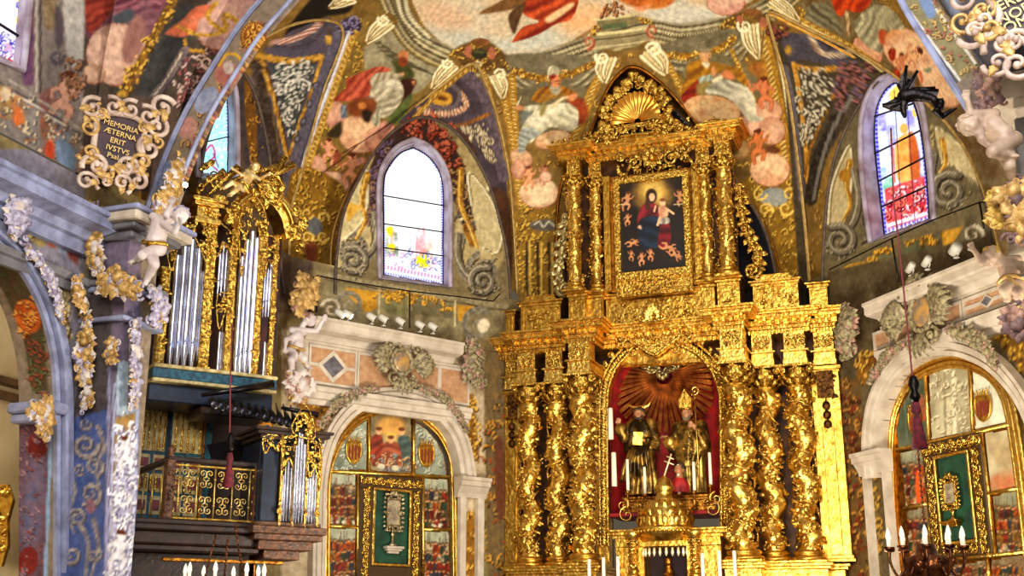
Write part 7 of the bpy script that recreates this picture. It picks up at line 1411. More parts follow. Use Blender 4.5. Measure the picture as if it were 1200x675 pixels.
seg((226, 184, 80), [(462, 176), (488, 176)], 8); lace([(400, 250), (548, 250), (548, 316), (400, 310)], (206, 170, 130), (90, 70, 60), 50, 4, 1.6, 112, (140, 150, 150)); oval((200, 196, 176), 440, 290, 14, 10); oval((200, 196, 176), 490, 295, 14, 10)
def crowd(x0, y0, x1, y1, seed, sky=(176, 180, 160), base=(70, 60, 48)):
    R = random.Random(seed); poly(sky, [(x0, y0), (x1, y0), (x1, y0+(y1-y0)*.35), (x0, y0+(y1-y0)*.35)], 2, False, (150, 156, 140)); poly(base, [(x0, y0+(y1-y0)*.22), (x1, y0+(y1-y0)*.26), (x1, y1), (x0, y1)], 4, False, (96, 86, 64))
    for k in range(10): x = R.uniform(x0+4, x1-4); seg((90, 70, 50), [(x, y0+(y1-y0)*R.uniform(.02, .2)), (x+R.uniform(-8, 8), y0+(y1-y0)*.4)], 1.6)
    cs = [(150, 52, 36), (60, 84, 66), (170, 120, 60), (60, 66, 84), (196, 180, 150), (110, 40, 36), (120, 100, 70), (200, 96, 40)]
    for row in range(4):
        for k in range(int((x1-x0)/13)):
            x = x0+7+k*13+R.uniform(-4, 4); y = y0+(y1-y0)*(.26+.19*row)+R.uniform(-5, 5); c = R.choice(cs); d = tuple(v*.5 for v in c); drape(c, d, [(x-7, y+6), (x+7, y+6), (x+9, y+34), (x-9, y+34)], R.uniform(0, 180), 6); oval((206, 156, 112), x, y, 4.4, 5.4); oval((70, 44, 30), x, y-4, 4.6, 3)
    for k in range(5): x = R.uniform(x0+6, x1-6); oval((206, 200, 180), x, y1-8+R.uniform(-6, 2), 7, 4, R.uniform(0, 90))
crowd(258, 312, 352, 497, 1); crowd(256, 505, 352, 690, 2); crowd(588, 330, 676, 508, 3); crowd(588, 517, 680, 690, 4)
view(900, 450, 3)
poly((196, 190, 164), [(560, -60), (720, -60), (720, 190), (560, 200)], 1, False, (130, 124, 100), NZ3); seg((150, 144, 120), [(620, -40), (625, 190)], 9); seg((220, 214, 190), [(650, -40), (658, 190)], 12); lace([(570, -40), (710, -40), (710, 180), (570, 190)], (222, 214, 190), (120, 110, 84), 70, 5, 1.5, 113)
poly((222, 220, 206), [(715, -80), (900, -60), (860, 130), (725, 160)], 1, False, (180, 184, 170), NZ3); poly((60, 76, 60), [(440, 60), (560, -40), (572, 200), (455, 230)], 1, False, (110, 116, 96), NZ3); seg((90, 110, 96), [(480, 60), (490, 220)], 6); drape((180, 90, 60), (120, 90, 70), [(520, 60), (545, 40), (555, 120), (525, 130)], 60, 8)
crowd(462, 232, 560, 432, 5, (150, 146, 120)); poly((216, 90, 40), [(520, 320), (538, 300), (545, 410), (522, 414)], 2); crowd(482, 430, 572, 620, 6, (120, 100, 66), (80, 60, 36)); poly((196, 190, 164), [(760, 150), (900, 130), (910, 320), (780, 380)], 2, False, (170, 150, 116), NZ3); poly((190, 110, 80), [(780, 330), (880, 300), (890, 365), (785, 380)], 5, True, (170, 150, 116)); crowd(790, 375, 910, 600, 7, (130, 120, 84), (86, 76, 44)); crowd(560, 600, 780, 760, 8, (120, 90, 60), (80, 44, 30)); crowd(780, 600, 960, 760, 9, (120, 90, 60), (80, 50, 34))
canvas('vault')
# left
rec = LEFT.off(-.22); SA = Loc(LEFT, 462, 700, -.2); t = thing('side_altarpiece', 'arched gilt altarpiece of painted panels in the left apse wall, beside the organ', 'altarpiece'); SA.place(t); org = tuple(t.location); rz = t.rotation_euler.z
def c2(x, y): return (300+x/3, 450+y/3)
arc_in = [c2(*p) for p in [(254, 760), (256, 500), (262, 300), (282, 240), (312, 190), (352, 150), (400, 120), (440, 108), (480, 104), (520, 110), (560, 128), (600, 158), (636, 200), (660, 250), (674, 310), (680, 400), (686, 760)]]
bk = MB(); P = SA.many([tuple(p) for p in smoothline(arc_in, 4)]); bk.prism(P, .06, .02); obj('backboard', bk, GOLDD, t)
for nm, pts, sm in (('shield_panel', [(256, 304), (264, 290), (284, 240), (312, 192), (352, 152), (390, 124), (390, 302)], False), ('coronation_panel', [(402, 112), (440, 106), (480, 104), (520, 110), (546, 120), (546, 316), (402, 306)], False), ('shield_panel', [(557, 130), (600, 160), (636, 202), (660, 252), (672, 322), (557, 318)], False), ('crowd_panel', [(262, 314), (352, 318), (350, 496), (258, 494)], False), ('crowd_panel', [(258, 506), (350, 508), (348, 700), (254, 700)], False), ('crowd_panel', [(590, 332), (674, 334), (676, 508), (590, 506)], False), ('crowd_panel', [(590, 518), (678, 518), (682, 700), (590, 700)], False)):
    pcanvas(t, nm, LEFT.off(-.185), [c2(*p) for p in pts], 'panel', .02, org=org, rz=rz)
fr = MB(); L3 = lambda x, y: SA(*c2(x, y)); B3 = [((396, 112), (396, 308)), ((552, 118), (552, 318)), ((258, 308), (680, 328)), ((254, 500), (356, 502)), ((584, 512), (682, 512)), ((357, 312), (354, 720)), ((585, 322), (585, 720))]
for a, b in B3: p, q_ = L3(*a), L3(*b); fr.tube([(p[0], -.02, p[1]), (q_[0], -.02, q_[1])], .032, 8)
obj('divider', fr, GOLDL, t)
AR = smoothline([c2(*p) for p in [(232, 760), (234, 500), (238, 330), (262, 240), (300, 170), (350, 120), (410, 88), (480, 76), (545, 88), (600, 118), (655, 172), (690, 240), (704, 320), (708, 500), (712, 760)]], 6); P = np.array(SA.many([tuple(p) for p in AR])); m = MB()
for o_, r_ in ((.13, .05), (.03, .035), (-.05, .045), (-.12, .025)):
    T = np.gradient(P, axis=0); T /= np.linalg.norm(T, axis=1)[:, None]; Q = P+np.stack([-T[:, 1], T[:, 0]], -1)*o_; m.tube(np.stack([Q[:, 0], 0*Q[:, 0]-.02-.05*(o_ > 0), Q[:, 1]], -1), r_, 8)
m.sweep(P, [(.17, -.02), (.17, .04), (-.14, .02), (-.14, -.04)]); obj('arched_frame', m, GOLDL, t)
of = MB(); q0, q1 = L3(362, 320), L3(580, 330); X0, X1, Z1 = q0[0], q1[0], (q0[1]+q1[1])/2; i0, i1 = L3(408, 368), L3(536, 376); Z0 = -.1
for (a, b, c, d) in ((X0, X1, i0[1], Z1), (X0, i0[0], Z0, i0[1]), (i1[0], X1, Z0, i0[1]), (i0[0], i1[0], Z0, L3(470, 642)[1])): of.box(((a+b)/2, -.03, (c+d)/2), (b-a, .06, d-c), .01)
obj('ornate_frame', of, mat('dark_frame', (70, 50, 24), .5, .3), t)
of = MB()
for (a, b, c, d) in ((X0, X1, i0[1], Z1), (X0, i0[0], Z0, i0[1]), (i1[0], X1, Z0, i0[1]), (i0[0], i1[0], Z0, L3(470, 642)[1])):
    n = max(1, int(max(b-a, d-c)/.1)); hor = (b-a) > (d-c)
    for k in range(n):
        u = (k+.5)/n; x, z = (a+(b-a)*u, (c+d)/2) if hor else ((a+b)/2, c+(d-c)*u); s = 1 if k % 2 else -1; scroll(of, x, z, .07, .017, 1.6, s, u*9, -.07, .01, 18, 0, 5); leaf(of, (x, -.06, z), (s*.6, 0, .8), (0, -1, 0), .12, .07, .35, 2)
rosette(of, (X0+X1)/2, (i0[1]+Z1)/2, .09, -.08); obj('frame_scrollwork', of, GOLDC, t)
of = MB(); rect_frame(of, i0[0]-.02, i1[0]+.02, L3(470, 642)[1], i0[1]+.02, .05, -.06, .05, False); obj('inner_frame', of, GOLDL, t); of = MB(); of.box(((i0[0]+i1[0])/2, -.0, (i0[1]+L3(470, 642)[1])/2), (i1[0]-i0[0], .02, i0[1]-L3(470, 642)[1])); obj('velvet_ground', of, GREEN, t)
reliquary(SA, 459, 611, 26, 36, 'silver-framed reliquary with portrait on green ground, left side altarpiece', .07)
shield(SA, 414, 527, 19, 33, 'crowned striped gold shield, left one in the left side altarpiece', .05); shield(SA, 499, 531, 19, 32, 'crowned striped gold shield, right one in the left side altarpiece', .05)
# right
SB = Loc(RIGHT, 1120, 740, -.2); t = thing('side_altarpiece', 'arched gilt altarpiece of painted panels in the right apse wall', 'altarpiece'); SB.place(t); org = tuple(t.location); rz = t.rotation_euler.z
AR_ = [(1056, 760), (1052, 690), (1045, 610), (1042, 550), (1042, 515), (1046, 485), (1056, 460), (1072, 440), (1094, 427), (1118, 421), (1142, 425), (1164, 437), (1180, 460), (1190, 500), (1204, 600), (1216, 720)]
P = np.array(SB.many([tuple(p) for p in smoothline(AR_, 6)])); bk = MB(); bk.prism([tuple(p) for p in P], .06, .02); obj('backboard', bk, GOLDD, t)
def d2(x, y): return (900+x/3, 450+y/3)
for nm, pts in (('shield_panel', [(458, 225), (450, 160), (462, 90), (500, 20), (540, -28), (556, -40), (566, 200)]), ('worn_panel', [(564, -42), (620, -66), (690, -72), (712, -66), (720, 168), (574, 198)]), ('shield_panel', [(716, -66), (780, -40), (830, 10), (862, 128), (728, 160)]), ('crowd_panel', [(464, 240), (548, 222), (556, 414), (484, 432)]), ('crowd_panel', [(488, 444), (560, 428), (575, 600), (496, 620)]), ('worn_panel', [(762, 172), (866, 152), (884, 362), (784, 380)]), ('crowd_panel', [(788, 392), (886, 372), (912, 588), (808, 598)]), ('crowd_panel', [(560, 650), (770, 618), (780, 720), (565, 740)]), ('crowd_panel', [(784, 616), (940, 590), (950, 720), (790, 720)])): pcanvas(t, nm, RIGHT.off(-.185), [d2(*p) for p in pts], 'panel', .025, org=org, rz=rz)
L3 = lambda x, y: SB(*d2(x, y)); fr = MB()
for a, b in (((555, -60), (570, 205)), ((712, -75), (724, 168)), ((455, 233), (868, 140)), ((484, 438), (564, 420)), ((776, 386), (890, 366)), ((552, 206), (580, 620)), ((755, 165), (802, 610)), ((500, 632), (920, 590)), ((775, 610), (785, 740))): p, q_ = L3(*a), L3(*b); fr.tube([(p[0], -.02, p[1]), (q_[0], -.02, q_[1])], .035, 8)
obj('divider', fr, GOLDL, t); m = MB(); T = np.gradient(P, axis=0); T /= np.linalg.norm(T, axis=1)[:, None]
for o_, r_ in ((.13, .05), (.03, .035), (-.05, .045), (-.12, .03)): Q = P+np.stack([-T[:, 1], T[:, 0]], -1)*o_; m.tube(np.stack([Q[:, 0], 0*Q[:, 0]-.02-.05*(o_ > 0), Q[:, 1]], -1), r_, 8)
m.sweep(P, [(.17, -.02), (.17, .04), (-.14, .02), (-.14, -.04)]); obj('arched_frame', m, GOLDL, t)
X0, X1 = L3(566, 400)[0], L3(778, 400)[0]; Z1 = (L3(566, 205)[1]+L3(752, 172)[1])/2; Z0 = L3(700, 605)[1]; i0x, i1x = L3(612, 400)[0], L3(734, 400)[0]; iz1, iz0 = (L3(598, 258)[1]+L3(720, 238)[1])/2, L3(690, 558)[1]
of = MB(); og = MB()
for (a, b, c, d) in ((X0, X1, iz1, Z1), (X0, i0x, Z0, iz1), (i1x, X1, Z0, iz1), (i0x, i1x, Z0, iz0)):
    of.box(((a+b)/2, -.03, (c+d)/2), (b-a, .06, d-c), .01); n = max(1, int(max(b-a, d-c)/.12)); hor = (b-a) > (d-c)
    for k in range(n): u = (k+.5)/n; x, z = (a+(b-a)*u, (c+d)/2) if hor else ((a+b)/2, c+(d-c)*u); s = 1 if k % 2 else -1; scroll(og, x, z, .09, .02, 1.6, s, u*9, -.07, .01, 18, 0, 5); leaf(og, (x, -.06, z), (s*.6, 0, .8), (0, -1, 0), .14, .08, .35, 2)
obj('ornate_frame', of, MATS['dark_frame'], t); obj('frame_scrollwork', og, GOLDC, t); of = MB(); rect_frame(of, i0x-.02, i1x+.02, iz0-.02, iz1+.02, .05, -.06, .05, False); obj('inner_frame', of, GOLDL, t); of = MB(); of.box(((i0x+i1x)/2, 0, (iz0+iz1)/2), (i1x-i0x, .02, iz1-iz0)); obj('velvet_ground', of, GREEN, t)
reliquary(SB, 1119, 586, 25, 30, 'gilt reliquary with portrait on green ground, right side altarpiece', .07, 0, GOLDC)
shield(SB, 1153, 475, 20, 38, 'crowned striped gold shield at the top right of the right side altarpiece', .05); shield(SB, 1073, 492, 15, 40, 'crowned striped gold shield half hidden behind the hanging tassel', .05)
# ---------------------------------------------------------------- the organ on the left choir wall
ORG = Plane(-4.37, 17.3, -32)
O = Loc(ORG, 250, 700); TEAL = mat('teal_marbling', (40, 104, 124), .4, 0, (16, 44, 66), 14, .1, 20); NAVY = mat('navy_case', (22, 36, 60), .4, 0, (10, 16, 30), 6, .1, 10); CREAM = mat('cream_panel', (222, 206, 150), .5, 0, (170, 140, 80), 10); ROSEP = mat('rose_panel', (150, 66, 66), .5, 0, (96, 36, 44), 12)
org_ = thing('pipe_organ', 'tall gilt organ case with tin pipes above a gallery, left choir wall', 'organ'); O.place(org_)
def pipe(parent, px, yt, yb, w, y=0.0, mouth=.14, m=PIPE, L=O):
    """display pipe: cylinder, flattened mouth with a lip, tapering foot"""
    x0, z1 = L(px, yt, -y); x1, z0 = L(px, yb, -y); r = w; h = z1-z0; zf = z0+h*mouth+.12; b = MB(); x = (x0+x1)/2
    b.lathe([(r*.3, z0), (r*.42, z0+.03), (r*.96, zf-.05), (r, zf), (r, z1-.03), (r*1.04, z1-.02), (r*1.04, z1), (r*.9, z1), (r*.9, z1-.05), (0, z1-.05)], (x, y, 0), 14)
    b.box((x, y-r*.92, zf+r*.2), (r*1.1, r*.3, r*.25), .003); b.prism([(x-r*.5, zf+r*.5), (x+r*.5, zf+r*.5), (x, zf+r*2.6)], y-r*.9, y-r*1.02)
    return obj('pipe', b, m, parent)
def post(px, yt, yb, w, y, nm='gilt_post', L=O):
    (x0, z1), (x1, z0) = L(px, yt, -y), L(px, yb, -y); x = (x0+x1)/2; b = MB(); b.box((x, y+w*.6, (z0+z1)/2), (w, w*1.2, z1-z0), .01); carve(b, x-w*.42, x+w*.42, z0+.1, z1, y, w*.5, 1.5, int(px)); stack(b, x-w/2, x+w/2, y, y+w, [(z0, z0+.1, .02), (z1-.05, z1, .03)]); return obj(nm, b, GOLDC, org_)
bx = MB(); x0, x1 = O(176, 400, -.5)[0], O(326, 400, -.5)[0]; z0, z1 = O(250, 448, -.3)[1], O(250, 262, -.5)[1]; bx.box(((x0+x1)/2, .62, (z0+z1)/2), (x1-x0, .1, z1-z0)); obj('case_back', bx, mat('case_brown', (70, 26, 20), .5, 0, (34, 16, 14), 6), org_)
for px, yt, w in ((203, 298, .05), (211.5, 288, .06), (220, 280, .066), (228.5, 290, .06), (236, 318, .05)): pipe(org_, px, yt, 438, w)
for px, yt in ((256.5, 296), (260.5, 286), (264.5, 292)): pipe(org_, px, yt, 347, .026, .1)
for px, yt in ((256, 388), (260, 378), (264.5, 372)): pipe(org_, px, yt, 446, .028, .1)
for px, yt, w in ((279.5, 300, .045), (285, 280, .052), (291, 270, .055), (297, 278, .048)): pipe(org_, px, yt, 452, w, -.15)
for px, yt in ((309, 322), (312.5, 314), (316, 308)): pipe(org_, px, yt, 372, .026, .1); pipe(org_, px, yt+78, 455, .026, .1)
post(191, 312, 436, .13, -.06); post(244.5, 248, 438, .15, -.1); post(271, 262, 445, .11, -.12); post(303, 258, 455, .11, -.2); post(320, 275, 458, .08, 0)
def veil(pts, seed, L=O, y=-.1, s=.09, par=None):
    """hanging openwork of gilt leaves over the pipe tops"""
    P = np.array([L(a, b) for a, b in pts]); b = MB(); carve(b, P[:, 0].min(), P[:, 0].max(), P[:, 1].min(), P[:, 1].max(), y, s, 1.7, seed, lambda x, z: bool(inpoly(np.array([x]), np.array([z]), P)[0])); b.tube([(p[0], y, p[1]) for p in smoothline(P, 3, True)], .012, 5, closed=True); return obj('gilt_openwork', b, GOLDC, par or org_)
veil([(195, 262), (243, 262), (241, 310), (232, 292), (220, 272), (208, 284), (198, 320)], 1); veil([(250, 262), (272, 280), (268, 300), (261, 286), (254, 300), (250, 300)], 2); veil([(252, 348), (270, 350), (270, 378), (262, 366), (254, 388)], 3); veil([(273, 262), (288, 236), (304, 262), (302, 330), (297, 285), (290, 262), (280, 285), (275, 330)], 4, y=-.3); veil([(305, 280), (322, 285), (320, 318), (312, 306), (306, 325)], 5)
# cornices and broken pediment
b = MB(); q = lambda px, py, y=0.0: O(px, py, -y)
x0, x1, zt = q(228, 250)[0], q(254, 250)[0], q(240, 236)[1]; stack(b, x0, x1, -.12, .4, [(zt-.38, zt-.3, .03), (zt-.3, zt-.12, 0), (zt-.12, zt-.06, .06), (zt-.06, zt, .1)]); rosette(b, (x0+x1)/2, zt-.2, .08, -.14, 5); obj('entablature', b, GOLD, org_)
b = MB(); P = np.array([q(*p) for p in smoothline([(264, 268), (272, 252), (284, 240), (298, 233), (312, 234), (324, 243), (333, 258), (339, 282)], 5)]); b.sweep(P, [(.12, -.2), (.12, .2), (.06, .26), (0, .26), (-.03, .2), (-.12, .18), (-.14, -.2)], smooth=False); b.tube([(p[0], -.26, p[1]) for p in P], .03, 6); obj('arched_pediment', b, GOLD, org_)
b = MB(); P = [q(*p) for p in [(252, 262), (262, 246), (280, 236), (300, 212), (312, 206), (330, 222), (338, 246), (350, 292), (340, 300), (330, 262), (310, 246), (290, 250), (270, 268)]]; PP = np.array(P); carve(b, PP[:, 0].min(), PP[:, 0].max(), PP[:, 1].min(), PP[:, 1].max(), -.3, .13, .9, 8, lambda x, z: bool(inpoly(np.array([x]), np.array([z]), PP)[0])); garland(b, [(q(338, 285)[0], -.3, q(338, 285)[1]), (q(345, 268)[0], -.3, q(345, 268)[1])], .2, 7, 3); obj('pediment_foliage', b, GOLDC, org_)
cr = thing('organ_trophy', 'gilt trophy of drums, trumpets and leaves crowning the organ', 'trophy'); C = Loc(ORG, 290, 236, .1); C.place(cr); b = MB()
for (a, c) in (((232, 222), (260, 205)), ((262, 222), (300, 196)), ((268, 212), (320, 200)), ((300, 222), (340, 196)), ((240, 232), (276, 200)), ((310, 228), (330, 188))): p, r_ = C(*a), C(*c); b.tube([(p[0], 0, p[1]), ((p[0]+r_[0])/2, -.1, (p[1]+r_[1])/2+.02), (r_[0], -.15, r_[1])], [.02, .028, .07], 8)
carve(b, C(228, 225)[0], C(345, 225)[0], C(290, 240)[1], C(290, 205)[1], -.05, .16, .9, 12); p = C(313, 224); b.ell((p[0], -.15, p[1]), (.17, .07, .2), 14, 10); P = [(p[0]+.19*math.cos(a), -.18, p[1]+.22*math.sin(a)) for a in np.linspace(0, 2*PI, 24)[:-1]]; b.tube(P, .03, 6, closed=True); obj('trophy', b, GOLDC, cr)
cherub('winged_cherub', 'gilt-white cherub reclining on the organ crown beneath the small window', ORG.off(.25), dict(pelvis=(284, 218, .1), chest=(292, 207, .1), head=(299, 196, .15), elbow_l=(283, 205, .2), hand_l=(275, 199, .2), elbow_r=(304, 210, .2), hand_r=(313, 205, .2), knee_l=(272, 214, .2), foot_l=(262, 221, .15), knee_r=(277, 223, .2), foot_r=(268, 229, .15)), .62, mat('gilded_ivory', (236, 214, 160), .35, .35, (206, 160, 80), 8), GOLD, GOLDL, (-.3, -1, -.2), 5, .012)
# impost shelf with teal moulding and what it rests on
b = MB(); xs0, xs1 = q(172, 440)[0], q(316, 455)[0]; zt = q(240, 437)[1]
for (a, c, o, mi) in ((zt-.05, zt, .22, 0), (zt-.2, zt-.05, .18, 1), (zt-.25, zt-.2, .2, 0), (zt-.5, zt-.25, .05, 2)): b.box(((xs0+xs1)/2, -o/2+.3, (a+c)/2), (xs1-xs0, .8+o, c-a), .012, mi=mi)
obj('shelf', b, [CREAM, TEAL, NAVY], org_)
# gallery wall behind the balcony
g0 = MB(); xg0, xg1 = q(150, 560)[0], q(318, 560)[0]; zb, zt2 = q(240, 720)[1], zt-.45; g0.box(((xg0+xg1)/2, .85, (zb+zt2)/2), (xg1-xg0, .08, zt2-zb)); obj('gallery_wall', g0, NAVY, org_)
for (pa, pb, rows) in ((164, 197, 6), (201, 240, 6)):
    a, c = q(pa, 540, .6)[0], q(pb, 540, .6)[0]; top, bot = q(200, 468, .6)[1], q(200, 655, .6)[1]; pn = MB(); hh = (top-bot)
    pn.box(((a+c)/2, .78, (top+bot)/2), (c-a, .05, hh), .01, mi=0)
    zs2 = [top-.03, top-hh*.34, top-hh*.46, top-hh*.6, top-hh*.74, top-hh*.86, bot]
    for i in range(6):
        u, v = zs2[i+1]+.025, zs2[i]-.025; n = 2 if i else 1
        for k in range(n): xa_, xb_ = a+(c-a)*k/n+.02, a+(c-a)*(k+1)/n-.02; pn.box(((xa_+xb_)/2, .745, (u+v)/2), (xb_-xa_, .03, v-u), .008, mi=1); 
        if i: [(pn.box((a+(c-a)*(k+.5)/n, .725, (u+v)/2), ((c-a)/n*.55, .02, (v-u)*.55), .006, mi=2)) for k in range(n)]
        if i in (0, 2):
            for k in range(5): x = a+(c-a)*(k+.7)/5.4; pn.lathe([(.012, u+.02), (.02, u+.05), (.012, (u+v)/2-.03), (.024, (u+v)/2), (.012, (u+v)/2+.03), (.02, v-.05), (.012, v-.02)], (x, .7, 0), 8, mi=3)
    obj('door_panel', pn, [TEAL, CREAM, ROSEP, GOLDC], org_)
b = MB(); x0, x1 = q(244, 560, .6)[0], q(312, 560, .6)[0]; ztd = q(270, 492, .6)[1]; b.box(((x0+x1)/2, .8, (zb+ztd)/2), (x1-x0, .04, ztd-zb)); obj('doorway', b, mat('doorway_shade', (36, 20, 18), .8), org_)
b = MB()
for x in (x0, x1): b.box((x, .74, (zb+ztd)/2), (.1, .1, ztd-zb), .01, mi=1); b.box((x-.07, .72, (zb+ztd)/2), (.03, .06, ztd-zb), .004, mi=0)
b.box(((x0+x1)/2, .74, ztd), (x1-x0+.2, .1, .07), .01, mi=0); obj('doorframe', b, [GOLDD, TEAL], org_)
# horizontal trumpets
for k in range(13):
    px = 246+k*8.6; a, c = q(px, 462+k*1.2, .3), q(px+6, 474+k*2.2, -.9); b = MB(); b.tube([(a[0], .3, a[1]), ((a[0]+c[0])/2, -.3, (a[1]+c[1])/2), (c[0], -.9, c[1])], [.014, .03, .062], 10); b.ell((c[0], -.9, c[1]), (.066, .012, .066), 10, 6); obj('trumpet_pipe', b, mat('dark_pipe_metal', (70, 66, 70), .25, .9, (24, 22, 26), 8), org_)
for (a, c, rr) in (((236, 463), (320, 450), .06), ((330, 478), (372, 486), .05)): p, r_ = q(*a, -.5), q(*c, -.5); b = MB(); b.tube([(p[0], -.5, p[1]), (r_[0], -.5, r_[1])], [rr*.5, rr], 10); obj('trumpet_pipe', b, MATS['dark_pipe_metal'], org_)
b = MB(); p0, p1 = q(232, 478, -.1), q(312, 497, -.1); b.box(((p0[0]+p1[0])/2, .1, p0[1]-.05), (p1[0]-p0[0], .7, .12), .02); obj('trumpet_rack', b, WOOD, org_)
# balcony
bal = thing('organ_balcony', 'dark wooden gallery with gilt scrolled iron railing below the organ', 'balcony'); BP = ORG.off(1.0); Bc = Loc(BP, 250, 700); Bc.place(bal)
k = lambda px, py: Bc(px, py); xa_, xb_ = k(200, 540)[0], k(303, 548)[0]; zt, zb = (k(200, 537)[1]+k(310, 547)[1])/2, (k(205, 611)[1]+k(308, 617)[1])/2; xl = k(205, 540)[0]
b = MB(); b.box(((xa_+xb_)/2, 0, zt), (xb_-xa_+.1, .1, .07), .015); b.box((xa_, .85, zt), (.09, 1.7, .07), .015); obj('handrail', b, WOOD, bal); b = MB(); b.box(((xa_+xb_)/2, 0, zt-.07), (xb_-xa_, .04, .03), .005); obj('rail_bar', b, GOLD, bal); b = MB(); b.box(((xa_+xb_)/2, 0, zb+.05), (xb_-xa_, .04, .03), .005); obj('rail_bar', b, GOLD, bal)
for x in (xa_, xb_): b = MB(); b.box((x, 0, (zt+zb)/2), (.13, .13, zt-zb), .015); carve(b, x-.05, x+.05, zb+.1, zt-.1, -.07, .06, 1.2, 4); b.lathe([(0, zt+.03), (.05, zt+.03), (.03, zt+.07), (.055, zt+.12), (.02, zt+.18), (0, zt+.19)], (x, 0, 0), 12); obj('corner_post', b, mat('carved_walnut', (110, 66, 34), .4, .2, (50, 26, 14), 16, .4, 30), bal)
n = 5
for i in range(n):
    x = xa_+(xb_-xa_)*(i+.75)/n-.05; b = MB(); b.tube([(x, 0, zb+.05), (x, 0, zt-.07)], .012, 6); h = zt-zb-.12
    for zz in (.25, .75):
        for s in (-1, 1):
            for d in (-1, 1): scroll(b, x+s*.075, zb+.06+h*zz+d*h*.1, .062, .011, 1.3, s*d, -d*PI/2, 0, 0, 16, 0, 5)
        b.ell((x, 0, zb+.06+h*zz), (.02,)*3, 6, 5)
    obj('iron_scroll', b, mat('gilt_iron', (224, 196, 120), .35, .7, (170, 130, 60), 10), bal)
for i in range(4): b = MB(); y = .3+i*.45; b.tube([(xa_, y, zb+.05), (xa_, y, zt-.05)], .012, 6); [scroll(b, 0, 0, .06, .011, 1.3, 1, 0, 0, 0, 14, 0, 5) for _ in ()]; obj('iron_baluster', b, MATS['gilt_iron'], bal)
b = MB(); WM = MATS['carved_walnut']
for (z0, z1, o) in ((zb-.05, zb+.02, .1), (zb-.13, zb-.05, .16), (zb-.3, zb-.13, .06), (zb-.38, zb-.3, .0), (zb-.75, zb-.38, -.3)): b.box(((xa_+xb_)/2-.25, .82-o/2, (z0+z1)/2), (xb_-xa_+.6+o, 1.8+o, z1-z0), .02)
obj('floor_moulding', b, WOOD, bal); b = MB(); zz = zb-.5; b.box(((xa_+xb_)/2+.1, -.3, zz), (xb_-xa_+.4, .05, .05), .01); beads(b, [(xa_-.1, -.12, zb-.22), (xb_+.2, -.12, zb-.22)], .022, .06); obj('gilt_fillet', b, GOLDD, bal)
# music stand behind the railing
M_ = Loc(ORG.off(.3), 262, 600); t = thing('music_stand', 'black music stand behind the organ gallery railing', 'stand'); M_.place(t); p = M_(266, 530); b = MB(); b.tube([(p[0]+.1, 0, 0), (p[0]+.1, 0, p[1]-.1)], .014, 6); [b.tube([(p[0]+.1, 0, .25), (p[0]+.1+.25*math.cos(a), .25*math.sin(a), 0)], .01, 5) for a in (0, 2.1, 4.2)]; obj('tripod', b, DARK, t); b = MB(); b.box((p[0], -.03, p[1]), (.52, .02, .34), .004, rotm(-.4, -.25, 0)); obj('desk', b, DARK, t)
# chair organ on the gallery edge
ch = thing('chair_organ', 'small navy and gilt organ case with three groups of pipes, hung on the gallery', 'organ'); H_ = Loc(ORG.off(1.25), 340, 700); H_.place(ch); h = lambda px, py: H_(px, py)
xa2, xb2 = h(306, 560)[0], h(372, 560)[0]; zt, zb = h(340, 512)[1], h(340, 618)[1]; b = MB(); b.box(((xa2+xb2)/2, .45, (zt+zb)/2), (xb2-xa2, .7, zt-zb), .01); b.box(((h(307, 560)[0]+h(326, 560)[0])/2, .06, (zt+zb)/2), (h(326, 560)[0]-h(307, 560)[0], .12, zt-zb-.05), .01); obj('case', b, NAVY, ch)
b = MB(); stack(b, xa2, xb2, .0, .7, [(zt-.06, zt, .06), (zt, zt+.05, .12), (zt+.05, zt+.09, .16)]); obj('cornice', b, WOOD, ch); b = MB(); stack(b, xa2, xb2, .0, .7, [(zb, zb+.06, .06), (zb-.1, zb, .12), (zb-.18, zb-.1, .08), (zb-.3, zb-.18, -.02), (zb-.42, zb-.3, -.15)]); obj('base_moulding', b, WM, ch)
for (p0, n, top, bot, dy) in ((330.5, 4, (556, 540, 536, 548), 611, .0), (345.5, 4, (522, 506, 508, 520), 613, -.12), (359.5, 4, (560, 552, 548, 556), 615, .0)):
    for i in range(n): pipe(ch, p0+i*3.3, top[i], bot, .024, dy, .1, PIPE, H_)
for pxx in (328, 343.5, 357.5, 372): b = MB(); x = h(pxx, 560)[0]; b.box((x, .0, (zb+zt)/2), (.035, .12, zt-zb), .006); s_ = 1; scroll(b, x, zb+.2, .05, .016, 1.2, 1, PI/2, -.07, 0, 12, 0, 5); carve(b, x-.02, x+.02, zt-.5, zt-.1, -.06, .05, 1.5, int(pxx)); obj('gilt_post', b, GOLDC, ch)
veil([(328, 510), (343, 506), (343, 556), (336, 536), (329, 548)], 11, H_, -.1, .06, ch); veil([(358, 512), (372, 518), (372, 575), (366, 548), (359, 560)], 12, H_, -.1, .06, ch); veil([(336, 500), (352, 478), (362, 504), (360, 516), (340, 512)], 13, H_, -.2, .08, ch); veil([(307, 512), (326, 512), (325, 530), (316, 522), (309, 532)], 14, H_, -.05, .06, ch)
